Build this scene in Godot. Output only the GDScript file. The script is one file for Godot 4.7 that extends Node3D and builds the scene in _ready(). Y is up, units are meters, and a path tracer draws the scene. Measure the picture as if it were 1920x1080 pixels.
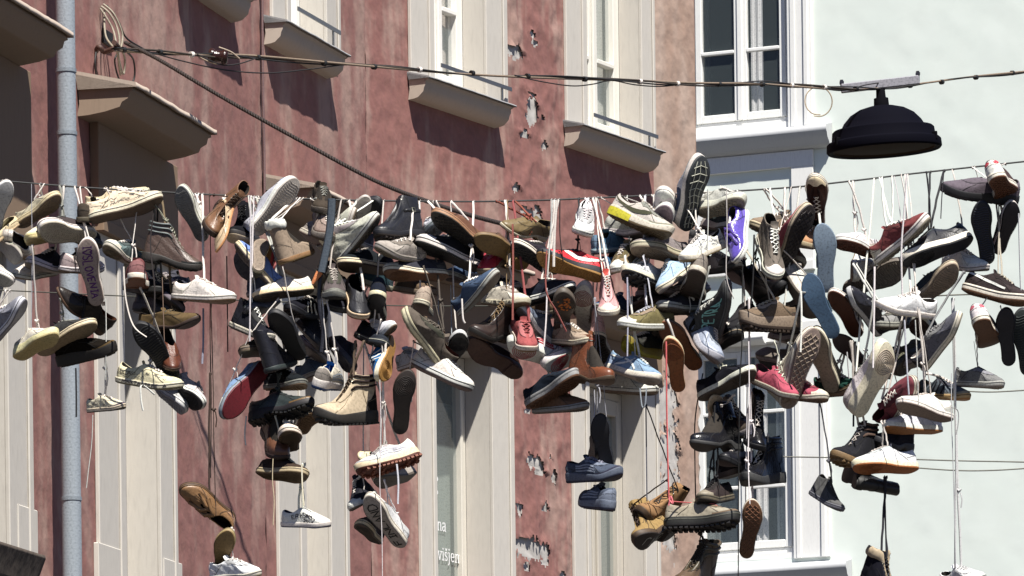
extends Node3D
# Old town facades with a line of hanging shoes across the street.

var taken := {}
var mats := {}
var tex := {}
var rng := RandomNumberGenerator.new()
var wire_pts := PackedVector3Array()

# ---------------------------------------------------------------- mesh helper
class MB:
	var v := PackedVector3Array()
	var ix := PackedInt32Array()
	var col := PackedColorArray()
	func grid(rows: Array, closed := false, cols = null) -> void:
		var b := v.size()
		var m: int = rows[0].size()
		var n := rows.size()
		for r in rows:
			v.append_array(r)
		if cols != null:
			for r in cols:
				col.append_array(r)
		for i in n - 1:
			for j in (m if closed else m - 1):
				var j2 := (j + 1) % m
				var a := b + i * m + j
				var c := b + i * m + j2
				var d := a + m
				var e := c + m
				ix.append_array([a, d, c, c, d, e])
	func tri(a: Vector3, b: Vector3, c: Vector3) -> void:
		var k := v.size()
		v.append_array([a, b, c])
		ix.append_array([k, k + 1, k + 2])
	func quad(a: Vector3, b: Vector3, c: Vector3, d: Vector3) -> void:
		var k := v.size()
		v.append_array([a, b, c, d])
		ix.append_array([k, k + 1, k + 2, k, k + 2, k + 3])
	func fan(ring: PackedVector3Array, flip := false) -> void:
		var k := v.size()
		var mid := Vector3.ZERO
		for p in ring:
			mid += p
		v.append(mid / ring.size())
		v.append_array(ring)
		var n := ring.size()
		for i in n:
			if flip:
				ix.append_array([k, k + 1 + (i + 1) % n, k + 1 + i])
			else:
				ix.append_array([k, k + 1 + i, k + 1 + (i + 1) % n])
	func box(c: Vector3, s: Vector3, bs := Basis.IDENTITY, bev := 0.0) -> void:
		var h := s * 0.5
		for ax in 3:
			for sg in [-1.0, 1.0]:
				var n := Vector3.ZERO
				n[ax] = sg
				var u := Vector3.ZERO
				u[(ax + 1) % 3] = 1.0
				var w := n.cross(u)
				var hu: float = h[(ax + 1) % 3] - bev
				var hw: float = h[(ax + 2) % 3] - bev
				var o: Vector3 = n * h[ax]
				quad(c + bs * (o - u * hu - w * hw), c + bs * (o - u * hu + w * hw), c + bs * (o + u * hu + w * hw), c + bs * (o + u * hu - w * hw))
		if bev > 0.0:
			for ax in 3:
				var a1 := (ax + 1) % 3
				var a2 := (ax + 2) % 3
				for s1 in [-1.0, 1.0]:
					for s2 in [-1.0, 1.0]:
						var p := Vector3.ZERO
						var q := Vector3.ZERO
						p[a1] = s1 * h[a1]
						p[a2] = s2 * (h[a2] - bev)
						q[a1] = s1 * (h[a1] - bev)
						q[a2] = s2 * h[a2]
						var l := Vector3.ZERO
						l[ax] = h[ax] - bev
						if s1 * s2 > 0.0:
							quad(c + bs * (p - l), c + bs * (p + l), c + bs * (q + l), c + bs * (q - l))
						else:
							quad(c + bs * (p + l), c + bs * (p - l), c + bs * (q - l), c + bs * (q + l))
	# tube of radius r along pts; flat < 1 squashes it into a band whose wide side is across `side`
	func tube(pts: PackedVector3Array, r: float, sides := 5, flat := 1.0, side := Vector3.ZERO, taper := 1.0) -> void:
		var rows := []
		var n := pts.size()
		var last := Vector3.ZERO
		for i in n:
			var t := (pts[mini(i + 1, n - 1)] - pts[maxi(i - 1, 0)]).normalized()
			if t.length() < 0.5:
				t = Vector3.UP
			var a := side if side != Vector3.ZERO else (last if last != Vector3.ZERO else (Vector3(0, 0, 1) if absf(t.z) < 0.9 else Vector3(1, 0, 0)))
			a = (a - t * a.dot(t)).normalized()
			if a.length() < 0.5:
				a = t.cross(Vector3(0.3, 0.5, 0.8)).normalized()
			last = a
			var b := t.cross(a)
			var rr := r * lerpf(1.0, taper, float(i) / maxf(1.0, n - 1))
			var row := PackedVector3Array()
			for k in sides:
				var g := TAU * k / sides
				row.append(pts[i] + a * cos(g) * rr + b * sin(g) * rr * flat)
			rows.append(row)
		grid(rows, true)
		fan(rows[0])
		fan(rows[n - 1], true)
	func lathe(prof: Array, seg: int, c := Vector3.ZERO, bs := Basis.IDENTITY) -> void:
		var rows := []
		for p in prof:
			var row := PackedVector3Array()
			for k in seg:
				var g := TAU * k / seg
				row.append(c + bs * Vector3(cos(g) * p.x, p.y, sin(g) * p.x))
			rows.append(row)
		grid(rows, true)
	func mesh() -> ArrayMesh:
		var nr := PackedVector3Array()
		nr.resize(v.size())
		for i in range(0, ix.size(), 3):
			var a := ix[i]
			var b := ix[i + 1]
			var c := ix[i + 2]
			var n := (v[c] - v[a]).cross(v[b] - v[a])
			nr[a] += n
			nr[b] += n
			nr[c] += n
		for i in nr.size():
			nr[i] = nr[i].normalized() if nr[i].length_squared() > 1e-20 else Vector3.UP
		var arr := []
		arr.resize(Mesh.ARRAY_MAX)
		arr[Mesh.ARRAY_VERTEX] = v
		arr[Mesh.ARRAY_NORMAL] = nr
		arr[Mesh.ARRAY_INDEX] = ix
		if col.size() == v.size() and col.size() > 0:
			arr[Mesh.ARRAY_COLOR] = col
		var m := ArrayMesh.new()
		m.add_surface_from_arrays(Mesh.PRIMITIVE_TRIANGLES, arr)
		return m

# ---------------------------------------------------------------- naming
func numbered(n: String) -> String:
	if not taken.has(n):
		taken[n] = 0
		return n
	taken[n] += 1
	return "%s_%03d" % [n, taken[n]]

func tag(o: Node, label: String, category: String, group := "", kind := "") -> Node:
	if label != "":
		o.set_meta("label", label)
	if category != "":
		o.set_meta("category", category)
	if group != "":
		o.set_meta("group", group)
	if kind != "":
		o.set_meta("kind", kind)
	return o

func thing(called: String, label: String, category: String, at := Vector3.ZERO, bs := Basis.IDENTITY, group := "") -> Node3D:
	var o := Node3D.new()
	o.name = numbered(called)
	add_child(o)
	o.transform = Transform3D(bs, at)
	tag(o, label, category, group)
	return o

func put(mb: MB, called: String, mat: Material, parent: Node) -> MeshInstance3D:
	var o := MeshInstance3D.new()
	o.name = numbered(called) if parent == self else called
	o.mesh = mb.mesh()
	o.material_override = mat
	parent.add_child(o, true)
	return o

# ---------------------------------------------------------------- materials
func noise_tex(key: String, freq: float, ramp: Array, oct := 4, kind := FastNoiseLite.TYPE_SIMPLEX_SMOOTH, nrm := 0.0, size := 512) -> Texture2D:
	if tex.has(key):
		return tex[key]
	var n := FastNoiseLite.new()
	n.seed = key.hash() % 10000
	n.noise_type = kind
	n.frequency = freq
	n.fractal_octaves = oct
	var t := NoiseTexture2D.new()
	t.width = size
	t.height = size
	t.seamless = true
	t.noise = n
	if nrm > 0.0:
		t.as_normal_map = true
		t.bump_strength = nrm
	elif ramp.size() > 0:
		var g := Gradient.new()
		var offs := PackedFloat32Array()
		var cs := PackedColorArray()
		for r in ramp:
			offs.append(r[0])
			var q: float = r[1]
			cs.append(Color(q, q, q))
		g.offsets = offs
		g.colors = cs
		t.color_ramp = g
	tex[key] = t
	return t

func weave_tex() -> Texture2D:
	if tex.has("weave"):
		return tex["weave"]
	var im := Image.create(128, 128, false, Image.FORMAT_RGB8)
	for y in 128:
		for x in 128:
			var a := absf(sin(x * PI / 4.0))
			var b := absf(sin(y * PI / 4.0))
			var h: float = a if ((x / 4 + y / 4) % 2 == 0) else b
			im.set_pixel(x, y, Color(h, h, h))
	im.bump_map_to_normal_map(2.0)
	var t := ImageTexture.create_from_image(im)
	tex["weave"] = t
	return t

# kinds: c canvas, l leather, s suede, r rubber, p patent, t textile lace, m metal, k knit/mesh
func mat(hex: String, kind := "c") -> StandardMaterial3D:
	var cq := Color(hex)
	var st := 8.0 if cq.get_luminance() > .2 else 4.0
	cq = Color8(int(roundf(cq.r8 / st) * st), int(roundf(cq.g8 / st) * st), int(roundf(cq.b8 / st) * st))
	hex = cq.to_html(false)
	var key := hex + kind
	if mats.has(key):
		return mats[key]
	var m := StandardMaterial3D.new()
	m.albedo_color = Color(hex)
	m.cull_mode = BaseMaterial3D.CULL_DISABLED
	m.uv1_triplanar = true
	var h := key.hash()
	m.uv1_offset = Vector3((h % 97) / 97.0, (h / 97 % 89) / 89.0, (h / 7 % 83) / 83.0)
	match kind:
		"c", "k":
			m.roughness = 0.92
			m.albedo_texture = noise_tex("grime", 0.012, [[0.0, 0.72], [0.3, 0.9], [0.5, 1.0], [1.0, 0.95]], 5)
			m.uv1_scale = Vector3.ONE * (9.0 if kind == "c" else 14.0)
			m.normal_enabled = true
			m.normal_texture = weave_tex() if kind == "k" else noise_tex("cloth_n", 0.02, [], 4, FastNoiseLite.TYPE_SIMPLEX_SMOOTH, 5.0)
			m.normal_scale = 0.6
			m.metallic_specular = 0.25
		"l", "p":
			m.roughness = 0.42 if kind == "l" else 0.22
			m.albedo_texture = noise_tex("scuff", 0.018, [[0.0, 0.82], [0.4, 0.96], [0.6, 1.0], [0.85, 1.0], [1.0, 0.9]], 5)
			m.uv1_scale = Vector3.ONE * 8.0
			m.normal_enabled = true
			m.normal_texture = noise_tex("leather_n", 0.025, [], 5, FastNoiseLite.TYPE_SIMPLEX_SMOOTH, 6.0)
			m.normal_scale = 0.55
		"s":
			m.roughness = 1.0
			m.metallic_specular = 0.2
			m.albedo_texture = noise_tex("suede", 0.014, [[0.0, 0.8], [0.4, 0.93], [0.6, 1.0], [1.0, 0.96]], 5)
			m.uv1_scale = Vector3.ONE * 8.0
		"r":
			m.roughness = 0.62
			m.albedo_texture = noise_tex("rubber", 0.014, [[0.0, 0.72], [0.3, 0.88], [0.5, 0.98], [0.75, 1.0], [1.0, 0.92]], 5)
			m.uv1_scale = Vector3.ONE * 10.0
			m.normal_enabled = true
			m.normal_texture = noise_tex("cloth_n", 0.02, [], 4, FastNoiseLite.TYPE_SIMPLEX_SMOOTH, 5.0)
			m.normal_scale = 0.25
		"b":
			m.roughness = 0.8
			m.metallic_specular = 0.12
			m.uv1_triplanar = false
		"m":
			m.metallic = 0.8
			m.roughness = 0.4
			m.uv1_triplanar = false
		_:
			m.roughness = 0.85
			m.albedo_texture = noise_tex("grime", 0.012, [[0.0, 0.72], [0.3, 0.9], [0.5, 1.0], [1.0, 0.95]], 5)
			m.uv1_scale = Vector3.ONE * 20.0
	mats[key] = m
	return m

# ---------------------------------------------------------------- shoes
# collar keys: (x, y, half width) from the heel along one side to the front of the throat, the shoe being 1 long
const UK := [0.0, 0.12, 0.25, 0.38, 0.5, 0.58, 0.8, 0.97, 1.0]
var COLLAR := {
	"low": [Vector3(.03, .27, 0), Vector3(.055, .268, .055), Vector3(.14, .238, .088), Vector3(.27, .225, .09), Vector3(.38, .285, .068), Vector3(.43, .315, .045), Vector3(.55, .272, .034), Vector3(.66, .222, .028), Vector3(.672, .219, 0)],
	"slip": [Vector3(.03, .25, 0), Vector3(.055, .245, .06), Vector3(.15, .21, .098), Vector3(.3, .195, .105), Vector3(.42, .225, .095), Vector3(.48, .25, .075), Vector3(.53, .255, .05), Vector3(.55, .253, .025), Vector3(.555, .252, 0)],
	"high": [Vector3(.03, .46, 0), Vector3(.05, .46, .06), Vector3(.12, .445, .085), Vector3(.22, .44, .085), Vector3(.31, .465, .065), Vector3(.345, .46, .042), Vector3(.46, .36, .036), Vector3(.64, .235, .028), Vector3(.655, .232, 0)],
	"boot": [Vector3(.02, .60, 0), Vector3(.04, .60, .07), Vector3(.12, .585, .1), Vector3(.24, .585, .1), Vector3(.33, .60, .075), Vector3(.36, .58, .048), Vector3(.44, .42, .038), Vector3(.62, .26, .03), Vector3(.64, .255, 0)],
	"shaft": [Vector3(.0, .62, 0), Vector3(.03, .62, .07), Vector3(.12, .61, .115), Vector3(.24, .61, .115), Vector3(.33, .62, .09), Vector3(.36, .62, .06), Vector3(.375, .62, .03), Vector3(.38, .62, .015), Vector3(.38, .62, 0)],
	"flat": [Vector3(.03, .17, 0), Vector3(.05, .165, .06), Vector3(.15, .135, .1), Vector3(.3, .115, .105), Vector3(.5, .11, .112), Vector3(.62, .115, .115), Vector3(.72, .125, .1), Vector3(.78, .13, .055), Vector3(.79, .13, 0)],
}
# collar, sole thickness, toe spring, heel lift, width, toe exponent, laces
var KINDS := {
	"low": ["low", .085, .045, 0.0, 1.0, 2.2, 5], "skate": ["low", .1, .04, 0.0, 1.08, 2.4, 5], "high": ["high", .085, .04, 0.0, 1.0, 2.2, 7],
	"run": ["low", .098, .075, 0.02, 1.03, 2.0, 6], "boot": ["boot", .085, .05, .045, 1.05, 2.2, 7], "hike": ["boot", .11, .06, .02, 1.1, 2.3, 7],
	"chelsea": ["shaft", .06, .05, .05, .98, 2.0, 0], "point": ["shaft", .05, .05, .08, .92, 1.35, 0], "ugg": ["shaft", .075, .03, 0.0, 1.12, 2.6, 0],
	"slip": ["slip", .085, .045, 0.0, 1.0, 2.2, 0], "flat": ["flat", .035, .03, .015, .95, 2.0, 0], "pump": ["flat", .03, .02, .2, .9, 1.5, 0],
	"dress": ["low", .04, .04, .05, .95, 1.7, 4], "loafer": ["slip", .05, .04, .045, .97, 1.9, 0], "wedge": ["slip", .13, .05, .03, 1.0, 2.1, 0], "flip": ["", .06, .03, 0.0, 1.02, 2.3, 0],
}

func half_width(x: float, te: float) -> float:
	var xs := [0.0, .25, .4, .55, .7, .8, .9, 1.0]
	var ws := [.112, .110, .107, .128, .157, .16, .155, .15]
	var w: float = ws[7]
	for i in 7:
		if x <= xs[i + 1]:
			w = lerpf(ws[i], ws[i + 1], smoothstep(0.0, 1.0, (x - xs[i]) / (xs[i + 1] - xs[i])))
			break
	if x < .13:
		w *= sqrt(maxf(0.0, 1.0 - pow((.13 - x) / .13, 2.0)))
	if x > .72:
		w *= pow(maxf(0.0, 1.0 - pow((x - .72) / .28, te)), .5)
	return w

func lut(xs: Array, ys: Array, x: float) -> float:
	for i in xs.size() - 1:
		if x <= xs[i + 1]:
			return lerpf(ys[i], ys[i + 1], clampf((x - xs[i]) / (xs[i + 1] - xs[i]), 0.0, 1.0))
	return ys[-1]

const NA := 22
const NV := 11
const VT := [0.0, .1, .2, .3, .4, .5, .6, .7, .8, .9, 1.0]

class Shape:
	var P := []        # per side (0: -z, 1: +z) per a: row of NV points
	var bend := 0.0
	var twist := 0.0
	var squash := 0.0
	func at(side: int, a: float, v: float) -> Vector3:
		var fa := clampf(a, 0.0, 1.0) * (NA - 1)
		var fv := clampf(v, 0.0, 1.0) * (NV - 1)
		var i := mini(int(fa), NA - 2)
		var j := mini(int(fv), NV - 2)
		var r0: PackedVector3Array = P[side][i]
		var r1: PackedVector3Array = P[side][i + 1]
		return r0[j].lerp(r0[j + 1], fv - j).lerp(r1[j].lerp(r1[j + 1], fv - j), fa - i)
	func nrm(side: int, a: float, v: float) -> Vector3:
		var e := 0.03
		var da := at(side, a + e, v) - at(side, a - e, v)
		var dv := at(side, a, v + e) - at(side, a, v - e)
		var n := da.cross(dv).normalized()
		var out := Vector3(0, .5, -1 if side == 0 else 1) if a < .85 else Vector3(1, .6, -.2 if side == 0 else .2)
		return n if n.dot(out) > 0.0 else -n
	func def(p: Vector3) -> Vector3:
		p.z *= 1.0 - squash * smoothstep(.1, .4, p.y)
		if bend != 0.0 and p.x > .48:
			var g := bend * smoothstep(.48, .85, p.x)
			var d := Vector2(p.x - .6, p.y)
			d = d.rotated(g)
			p.x = d.x + .6
			p.y = d.y
		if twist != 0.0:
			var g2 := twist * (p.x - .4)
			var q := Vector2(p.y - .1, p.z).rotated(g2)
			p.y = q.x + .1
			p.z = q.y
		return p

func ribbon(mb: MB, sh: Shape, side: int, pts: Array, off: float) -> void:
	# pts: Vector3(a, v, half width); laid on the upper
	var n := pts.size()
	var l := PackedVector3Array()
	var r := PackedVector3Array()
	for i in n:
		var p: Vector3 = sh.at(side, pts[i].x, pts[i].y)
		var i0 := maxi(i - 1, 0)
		var i1 := mini(i + 1, n - 1)
		var t: Vector3 = (sh.at(side, pts[i1].x, pts[i1].y) - sh.at(side, pts[i0].x, pts[i0].y)).normalized()
		var nn := sh.nrm(side, pts[i].x, pts[i].y)
		var w: Vector3 = nn.cross(t).normalized() * pts[i].z
		l.append(p + nn * off - w)
		r.append(p + nn * off + w)
	mb.grid([l, r])

func line_pts(a0: float, v0: float, a1: float, v1: float, hw: float, n := 6) -> Array:
	var o := []
	for i in n:
		var t := float(i) / (n - 1)
		o.append(Vector3(lerpf(a0, a1, t), lerpf(v0, v1, t), hw))
	return o

func patch(mb: MB, sh: Shape, side: int, a0: float, a1: float, v0: float, v1a: float, v1b: float, off: float, n := 7, m := 5) -> void:
	var rows := []
	for i in n:
		var t := float(i) / (n - 1)
		var a := lerpf(a0, a1, t)
		var vm := lerpf(v1a, v1b, smoothstep(0.0, 1.0, t))
		var row := PackedVector3Array()
		for j in m:
			var v := lerpf(v0, vm, float(j) / (m - 1))
			row.append(sh.at(side, a, v) + sh.nrm(side, a, v) * off)
		rows.append(row)
	mb.grid(rows)

func glyph_lines(ch: String) -> Array:
	var out := []
	match ch:
		"A": out = [[0, 0, 3, 9, 6, 0], [1.2, 3.5, 4.8, 3.5]]
		"D": out = [[0, 0, 0, 9, 3, 9, 5.5, 7, 5.5, 2.5, 3, 0, 0, 0]]
		"E": out = [[5, 0, 0, 0, 0, 9, 5, 9], [0, 4.6, 4, 4.6]]
		"F": out = [[0, 0, 0, 9, 5, 9], [0, 4.6, 4, 4.6]]
		"I": out = [[3, 0, 3, 9], [1.4, 0, 4.6, 0], [1.4, 9, 4.6, 9]]
		"L": out = [[0, 9, 0, 0, 5, 0]]
		"M": out = [[0, 0, 0.5, 9, 3, 3, 5.5, 9, 6, 0]]
		"N": out = [[0, 0, 0, 9, 5.5, 0, 5.5, 9]]
		"O": out = [[3, 0, 0.6, 2, 0, 4.5, 0.6, 7, 3, 9, 5.4, 7, 6, 4.5, 5.4, 2, 3, 0]]
		"P": out = [[0, 0, 0, 9, 4, 9, 5.4, 7.4, 4.6, 5, 0, 4.4]]
		"R": out = [[0, 0, 0, 9, 4, 9, 5.4, 7.2, 4, 4.8, 0, 4.4], [2.6, 4.5, 5.6, 0]]
		"S": out = [[5.2, 7.8, 3, 9, .6, 7.6, 1.2, 5.6, 4.6, 4, 5.4, 2, 3, 0, .2, 1.2]]
		"T": out = [[3, 0, 3, 9], [0, 9, 6, 9]]
		"U": out = [[0, 9, 0.2, 2.4, 2, 0, 4, 0, 5.6, 2.4, 5.8, 9]]
		"V": out = [[0, 9, 3, 0, 6, 9]]
		"H": out = [[0, 0, 0, 9], [5.5, 0, 5.5, 9], [0, 4.6, 5.5, 4.6]]
		"C": out = [[5.4, 8, 3, 9, .6, 7, 0, 4.5, .6, 2, 3, 0, 5.4, 1]]
		"J": out = [[4, 9, 4, 2, 2.6, 0, .6, 1]]
		"2": out = [[.4, 7, 2.4, 9, 5, 7.6, 4.4, 5, 0, 0, 5.4, 0]]
		"0": out = [[3, 0, 0.6, 2, 0, 4.5, 0.6, 7, 3, 9, 5.4, 7, 6, 4.5, 5.4, 2, 3, 0]]
		"1": out = [[1.4, 7, 3, 9, 3, 0]]
		"4": out = [[4.4, 0, 4.4, 9, 0, 3, 6, 3]]
		"*": out = [[3, 0, .2, 4.6, -.2, 7, 1.2, 8.8, 2.6, 8, 3, 6.6, 3.4, 8, 4.8, 8.8, 6.2, 7, 5.8, 4.6, 3, 0]]
	return out

func write_text(mb: MB, txt: String, to_surface: Callable, wobble := 0.35, thick := .0) -> void:
	# to_surface(x, y) with x in letters (0.8 a letter), y 0..1 gives [point, normal]
	var x0 := 0.0
	for ch in txt:
		for l in glyph_lines(ch):
			var pts := []
			for k in range(0, l.size(), 2):
				pts.append(Vector2(x0 + (l[k] + rng.randf_range(-wobble, wobble)) / 9.0, (l[k + 1] + rng.randf_range(-wobble, wobble)) / 9.0))
			var dense := []
			for k in pts.size() - 1:
				for s in 3:
					dense.append(pts[k].lerp(pts[k + 1], s / 3.0))
			dense.append(pts[-1])
			var lft := PackedVector3Array()
			var rgt := PackedVector3Array()
			for k in dense.size():
				var q: Array = to_surface.call(dense[k].x, dense[k].y)
				var qa: Array = to_surface.call(dense[maxi(k - 1, 0)].x, dense[maxi(k - 1, 0)].y)
				var qb: Array = to_surface.call(dense[mini(k + 1, dense.size() - 1)].x, dense[mini(k + 1, dense.size() - 1)].y)
				var w: Vector3 = (q[1] as Vector3).cross((qb[0] as Vector3) - (qa[0] as Vector3)).normalized() * thick
				lft.append(q[0] - w)
				rgt.append(q[0] + w)
			mb.grid([lft, rgt])
		x0 += .82 if ch != "I" and ch != "1" else .66

func shoe(called: String, kind: String, pos: Vector3, fwd: Vector3, up: Vector3, L: float, o: Dictionary, label: String, category: String, hang: Array) -> void:
	rng.seed = (label + called).hash()
	var K: Array = KINDS[kind]
	var bs := Basis(fwd, up, fwd.cross(up))
	var root := thing(called, label, category, pos, bs, "shoes hanging over the street")
	var cu: String = o.get("u", "77706a")
	var ms: String = o.get("m", "ddd8cc")
	var so: String = o.get("o", "77695a")
	var li: String = o.get("l", "35302c")
	var mk: String = o.get("k", "c")
	var th: float = K[1]
	var spring: float = K[2]
	var lift: float = K[3]
	var wide: float = K[4]
	var te: float = K[5]
	if o.has("th"):
		th = o.th
	# a shoe is sewn from pieces of slightly different shade
	o = o.duplicate()
	var tone := func(d: float) -> String:
		var c := Color(cu)
		return (c.lightened(d) if d > 0.0 else c.darkened(-d)).to_html(false)
	var dice1 := rng.randf()
	var dice2 := rng.randf()
	var dice3 := rng.randf()
	if kind in ["low", "skate", "high", "slip"] and not o.has("fx") and dice1 < .8:
		o.fx = Color(ms).darkened(.55 if dice2 < .6 else .3).to_html(false)
	if kind in ["low", "skate", "run", "high", "hike", "dress"] and not o.has("text"):
		if not o.has("hl") and dice2 < .7:
			o.hl = tone.call(-.22 if dice1 < .5 else .12)
		if not o.has("es") and dice3 < .7:
			o.es = tone.call(-.28 if dice2 < .6 else .15)
	if kind == "run" and not o.has("tip"):
		o.tip = tone.call(-.25)
	var lr := -1.0 if rng.randf() < .5 else 1.0
	var sh := Shape.new()
	sh.bend = o.get("b", rng.randf_range(-4.0, 9.0)) * PI / 180.0
	sh.twist = rng.randf_range(-.16, .16) if kind != "flip" else 0.0
	sh.squash = rng.randf_range(-.05, .22) if kind not in ["flat", "pump", "flip"] else 0.0
	var heel_block: bool = lift > .03 and kind != "pump" and kind != "wedge"
	var yb := func(x: float) -> float:
		var y := 0.0
		if heel_block:
			y = lift * smoothstep(.27, .3, x) * (1.0 - smoothstep(.36, .64, x))
		elif kind == "pump":
			y = lift * (1.0 - smoothstep(.12, .66, x))
		return y + spring * pow(maxf(0.0, (x - .7) / .3), 2.0) + .012 * pow(maxf(0.0, (.12 - x) / .12), 2.0)
	var yt := func(x: float) -> float:
		var y := th + lift * (1.0 - smoothstep(.3, .64, x)) if kind != "pump" else th + lift * (1.0 - smoothstep(.12, .66, x))
		if kind == "run" or kind == "hike":
			y += .025 * (1.0 - smoothstep(.25, .6, x)) + .008 * sin(x * 14.0)
		return y + spring * 1.08 * pow(maxf(0.0, (x - .7) / .3), 2.0)
	var cz := func(x: float) -> float: return lr * (.03 * (x - .35) - .035 * sin(x * PI) * smoothstep(.2, .6, x))
	# outline ring (side 1 from heel to toe, side 0 back)
	var out := [[], []]
	for s in 2:
		for i in NA:
			var a := float(i) / (NA - 1)
			var x := .5 - .5 * cos(PI * a)
			var sg := -1.0 if s == 0 else 1.0
			out[s].append(Vector3(x, 0, cz.call(x) + sg * half_width(x, te) * wide))
	var ring := PackedVector3Array()
	for i in NA:
		ring.append(out[1][i])
	for i in range(NA - 2, 0, -1):
		ring.append(out[0][i])
	var M := ring.size()
	var pn := PackedVector3Array()
	for i in M:
		var t := ring[(i + 1) % M] - ring[(i - 1 + M) % M]
		pn.append(Vector3(t.z, 0, -t.x).normalized())
	if pn[0].x > 0.0:
		for i in M:
			pn[i] = -pn[i]
	var sole_ring := func(f: float, d: float) -> PackedVector3Array:
		var row := PackedVector3Array()
		for i in M:
			var x := ring[i].x
			var p := ring[i] + pn[i] * d
			p.y = lerpf(yb.call(x), yt.call(x), f)
			row.append(p)
		return row
	var done := func(mb: MB, nm: String, mt: Material) -> MeshInstance3D:
		for i in mb.v.size():
			mb.v[i] = (sh.def(mb.v[i]) - Vector3(.5, 0, 0)) * L
		return put(mb, nm, mt, root)
	# soles
	var mid := MB.new()
	var fl: float = .008 if kind in ["low", "skate", "high", "slip"] else .004
	mid.grid([sole_ring.call(.24, fl - .002), sole_ring.call(.45, fl + .003), sole_ring.call(.8, fl + .002), sole_ring.call(.97, fl), sole_ring.call(1.0, fl - .006), sole_ring.call(1.0, -.03)], true)
	if kind == "flip":
		mid.fan(sole_ring.call(1.0, -.03))
	done.call(mid, "midsole", mat(ms, "r"))
	var os := MB.new()
	os.grid([sole_ring.call(0.0, fl - .012), sole_ring.call(.05, fl - .003), sole_ring.call(.24, fl - .001)], true)
	var brow := []
	for i in NA:
		var row := PackedVector3Array()
		for j in 7:
			var q: Vector3 = (out[0][i] as Vector3).lerp(out[1][i], j / 6.0)
			q.z = lerpf(q.z, cz.call(q.x), .07)
			q.y = yb.call(q.x) + .001
			row.append(q)
		brow.append(row)
	os.grid(brow)
	done.call(os, "outsole", mat(so, "r"))
	if o.has("fx"):
		var fx := MB.new()
		fx.grid([sole_ring.call(.66, fl + .006), sole_ring.call(.78, fl + .0055)], true)
		done.call(fx, "foxing_stripe", mat(o.fx, "r"))
	if o.has("hm"):
		var hm0 := MB.new()
		var hr := []
		for f in [[.04, .001], [.3, .006], [.55, .007], [.78, .005]]:
			var full: PackedVector3Array = sole_ring.call(f[0], fl + f[1])
			var part := PackedVector3Array()
			for i in range(-9, 10):
				part.append(full[(i + M) % M])
			hr.append(part)
		hm0.grid(hr)
		done.call(hm0, "heel_cushion", mat(o.hm, "r"))
	# tread
	var td: String = o.get("t", "" if o.has("stext") or kind in ["flat", "pump", "loafer", "flip", "dress", "point"] or dice3 > .62 else ["bars", "dia", "lines", "dia", "rings"][int(dice1 * 5.0)])
	var tm := MB.new()
	var under := func(x: float, f: float, d: float) -> Vector3:
		return Vector3(x, yb.call(x) - d, cz.call(x) + f * half_width(x, te) * wide)
	if td == "bars" or td == "lines":
		for k in 24:
			var x := .06 + k * .037
			var l := PackedVector3Array()
			for j in 5:
				l.append(under.call(x + .012 * sin(j * 1.6), -.78 + .39 * j, .003))
			tm.tube(l, .007 if td == "bars" else .0045, 4)
	elif td == "dia":
		for k in 11:
			for s in [-1.0, 1.0]:
				var l := PackedVector3Array()
				for j in 5:
					var x := .02 + k * .085 + j * .05
					if x > .04 and x < .95:
						l.append(under.call(x, s * (-.78 + .39 * j), .004))
				if l.size() > 1:
					tm.tube(l, .0075, 4)
	elif td == "rings":
		for k in 6:
			var l := PackedVector3Array()
			for j in 17:
				var g := TAU * j / 16.0
				l.append(under.call(.76 + cos(g) * .026 * (k + 1), clampf(sin(g) * .16 * (k + 1), -.9, .9), .003))
			tm.tube(l, .005, 4)
	elif td == "lug":
		for s in [-1.0, 1.0]:
			for k in 13:
				var x := .05 + k * .07
				var p: Vector3 = under.call(x, s * .72, .012)
				tm.box(p, Vector3(.045, .03, .055))
				if k % 2 == 0 and (k < 4 or k > 6):
					tm.box(under.call(x + .03, s * .2, .012), Vector3(.04, .028, .05), Basis(Vector3.UP, .5 * s))
	elif td == "mesh":
		for f in [-.55, 0.0, .5]:
			var l := PackedVector3Array()
			for j in 12:
				l.append(under.call(.06 + j * .08, f + .08 * sin(j * 1.3), .003))
			tm.tube(l, .006, 4)
		for k in 9:
			var x := .1 + k * .095
			tm.tube(PackedVector3Array([under.call(x, -.7, .003), under.call(x + .03, 0.0, .003), under.call(x, .7, .003)]), .005, 4)
	if tm.v.size() > 0:
		done.call(tm, "tread", mat(o.get("tc", so), "r"))
	if o.has("patchy"):
		var pm := MB.new()
		for k in 26:
			var p: Vector3 = under.call(rng.randf_range(.62, .9), rng.randf_range(-.6, .6), .004)
			pm.box(p, Vector3(.03, .01, .03), Basis(Vector3.UP, rng.randf()))
		done.call(pm, "sole_studs", mat(o.patchy, "r"))
	if o.has("stext"):
		var wm := MB.new()
		var txt: String = o.stext
		var n := txt.length()
		var dirn: float = o.get("sdir", 1.0)
		write_text(wm, txt, func(x: float, y: float) -> Array:
			var tx := .5 + dirn * (x / (n * .82) - .5) * .84
			var tz := dirn * (y - .5) * .95
			return [under.call(tx, tz, .004), Vector3(0, -1, 0)], .3, .009)
		done.call(wm, "sole_lettering", mat(o.get("sc", "1a1818"), "t"))
	if kind == "pump":
		var hm := MB.new()
		hm.tube(PackedVector3Array([Vector3(.07, lift + .01, 0), Vector3(.055, lift * .5, 0), Vector3(.06, -.01, 0)]), .06, 8, 1.0, Vector3.ZERO, .42)
		done.call(hm, "heel", mat(o.get("hc", cu), "l"))
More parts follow.
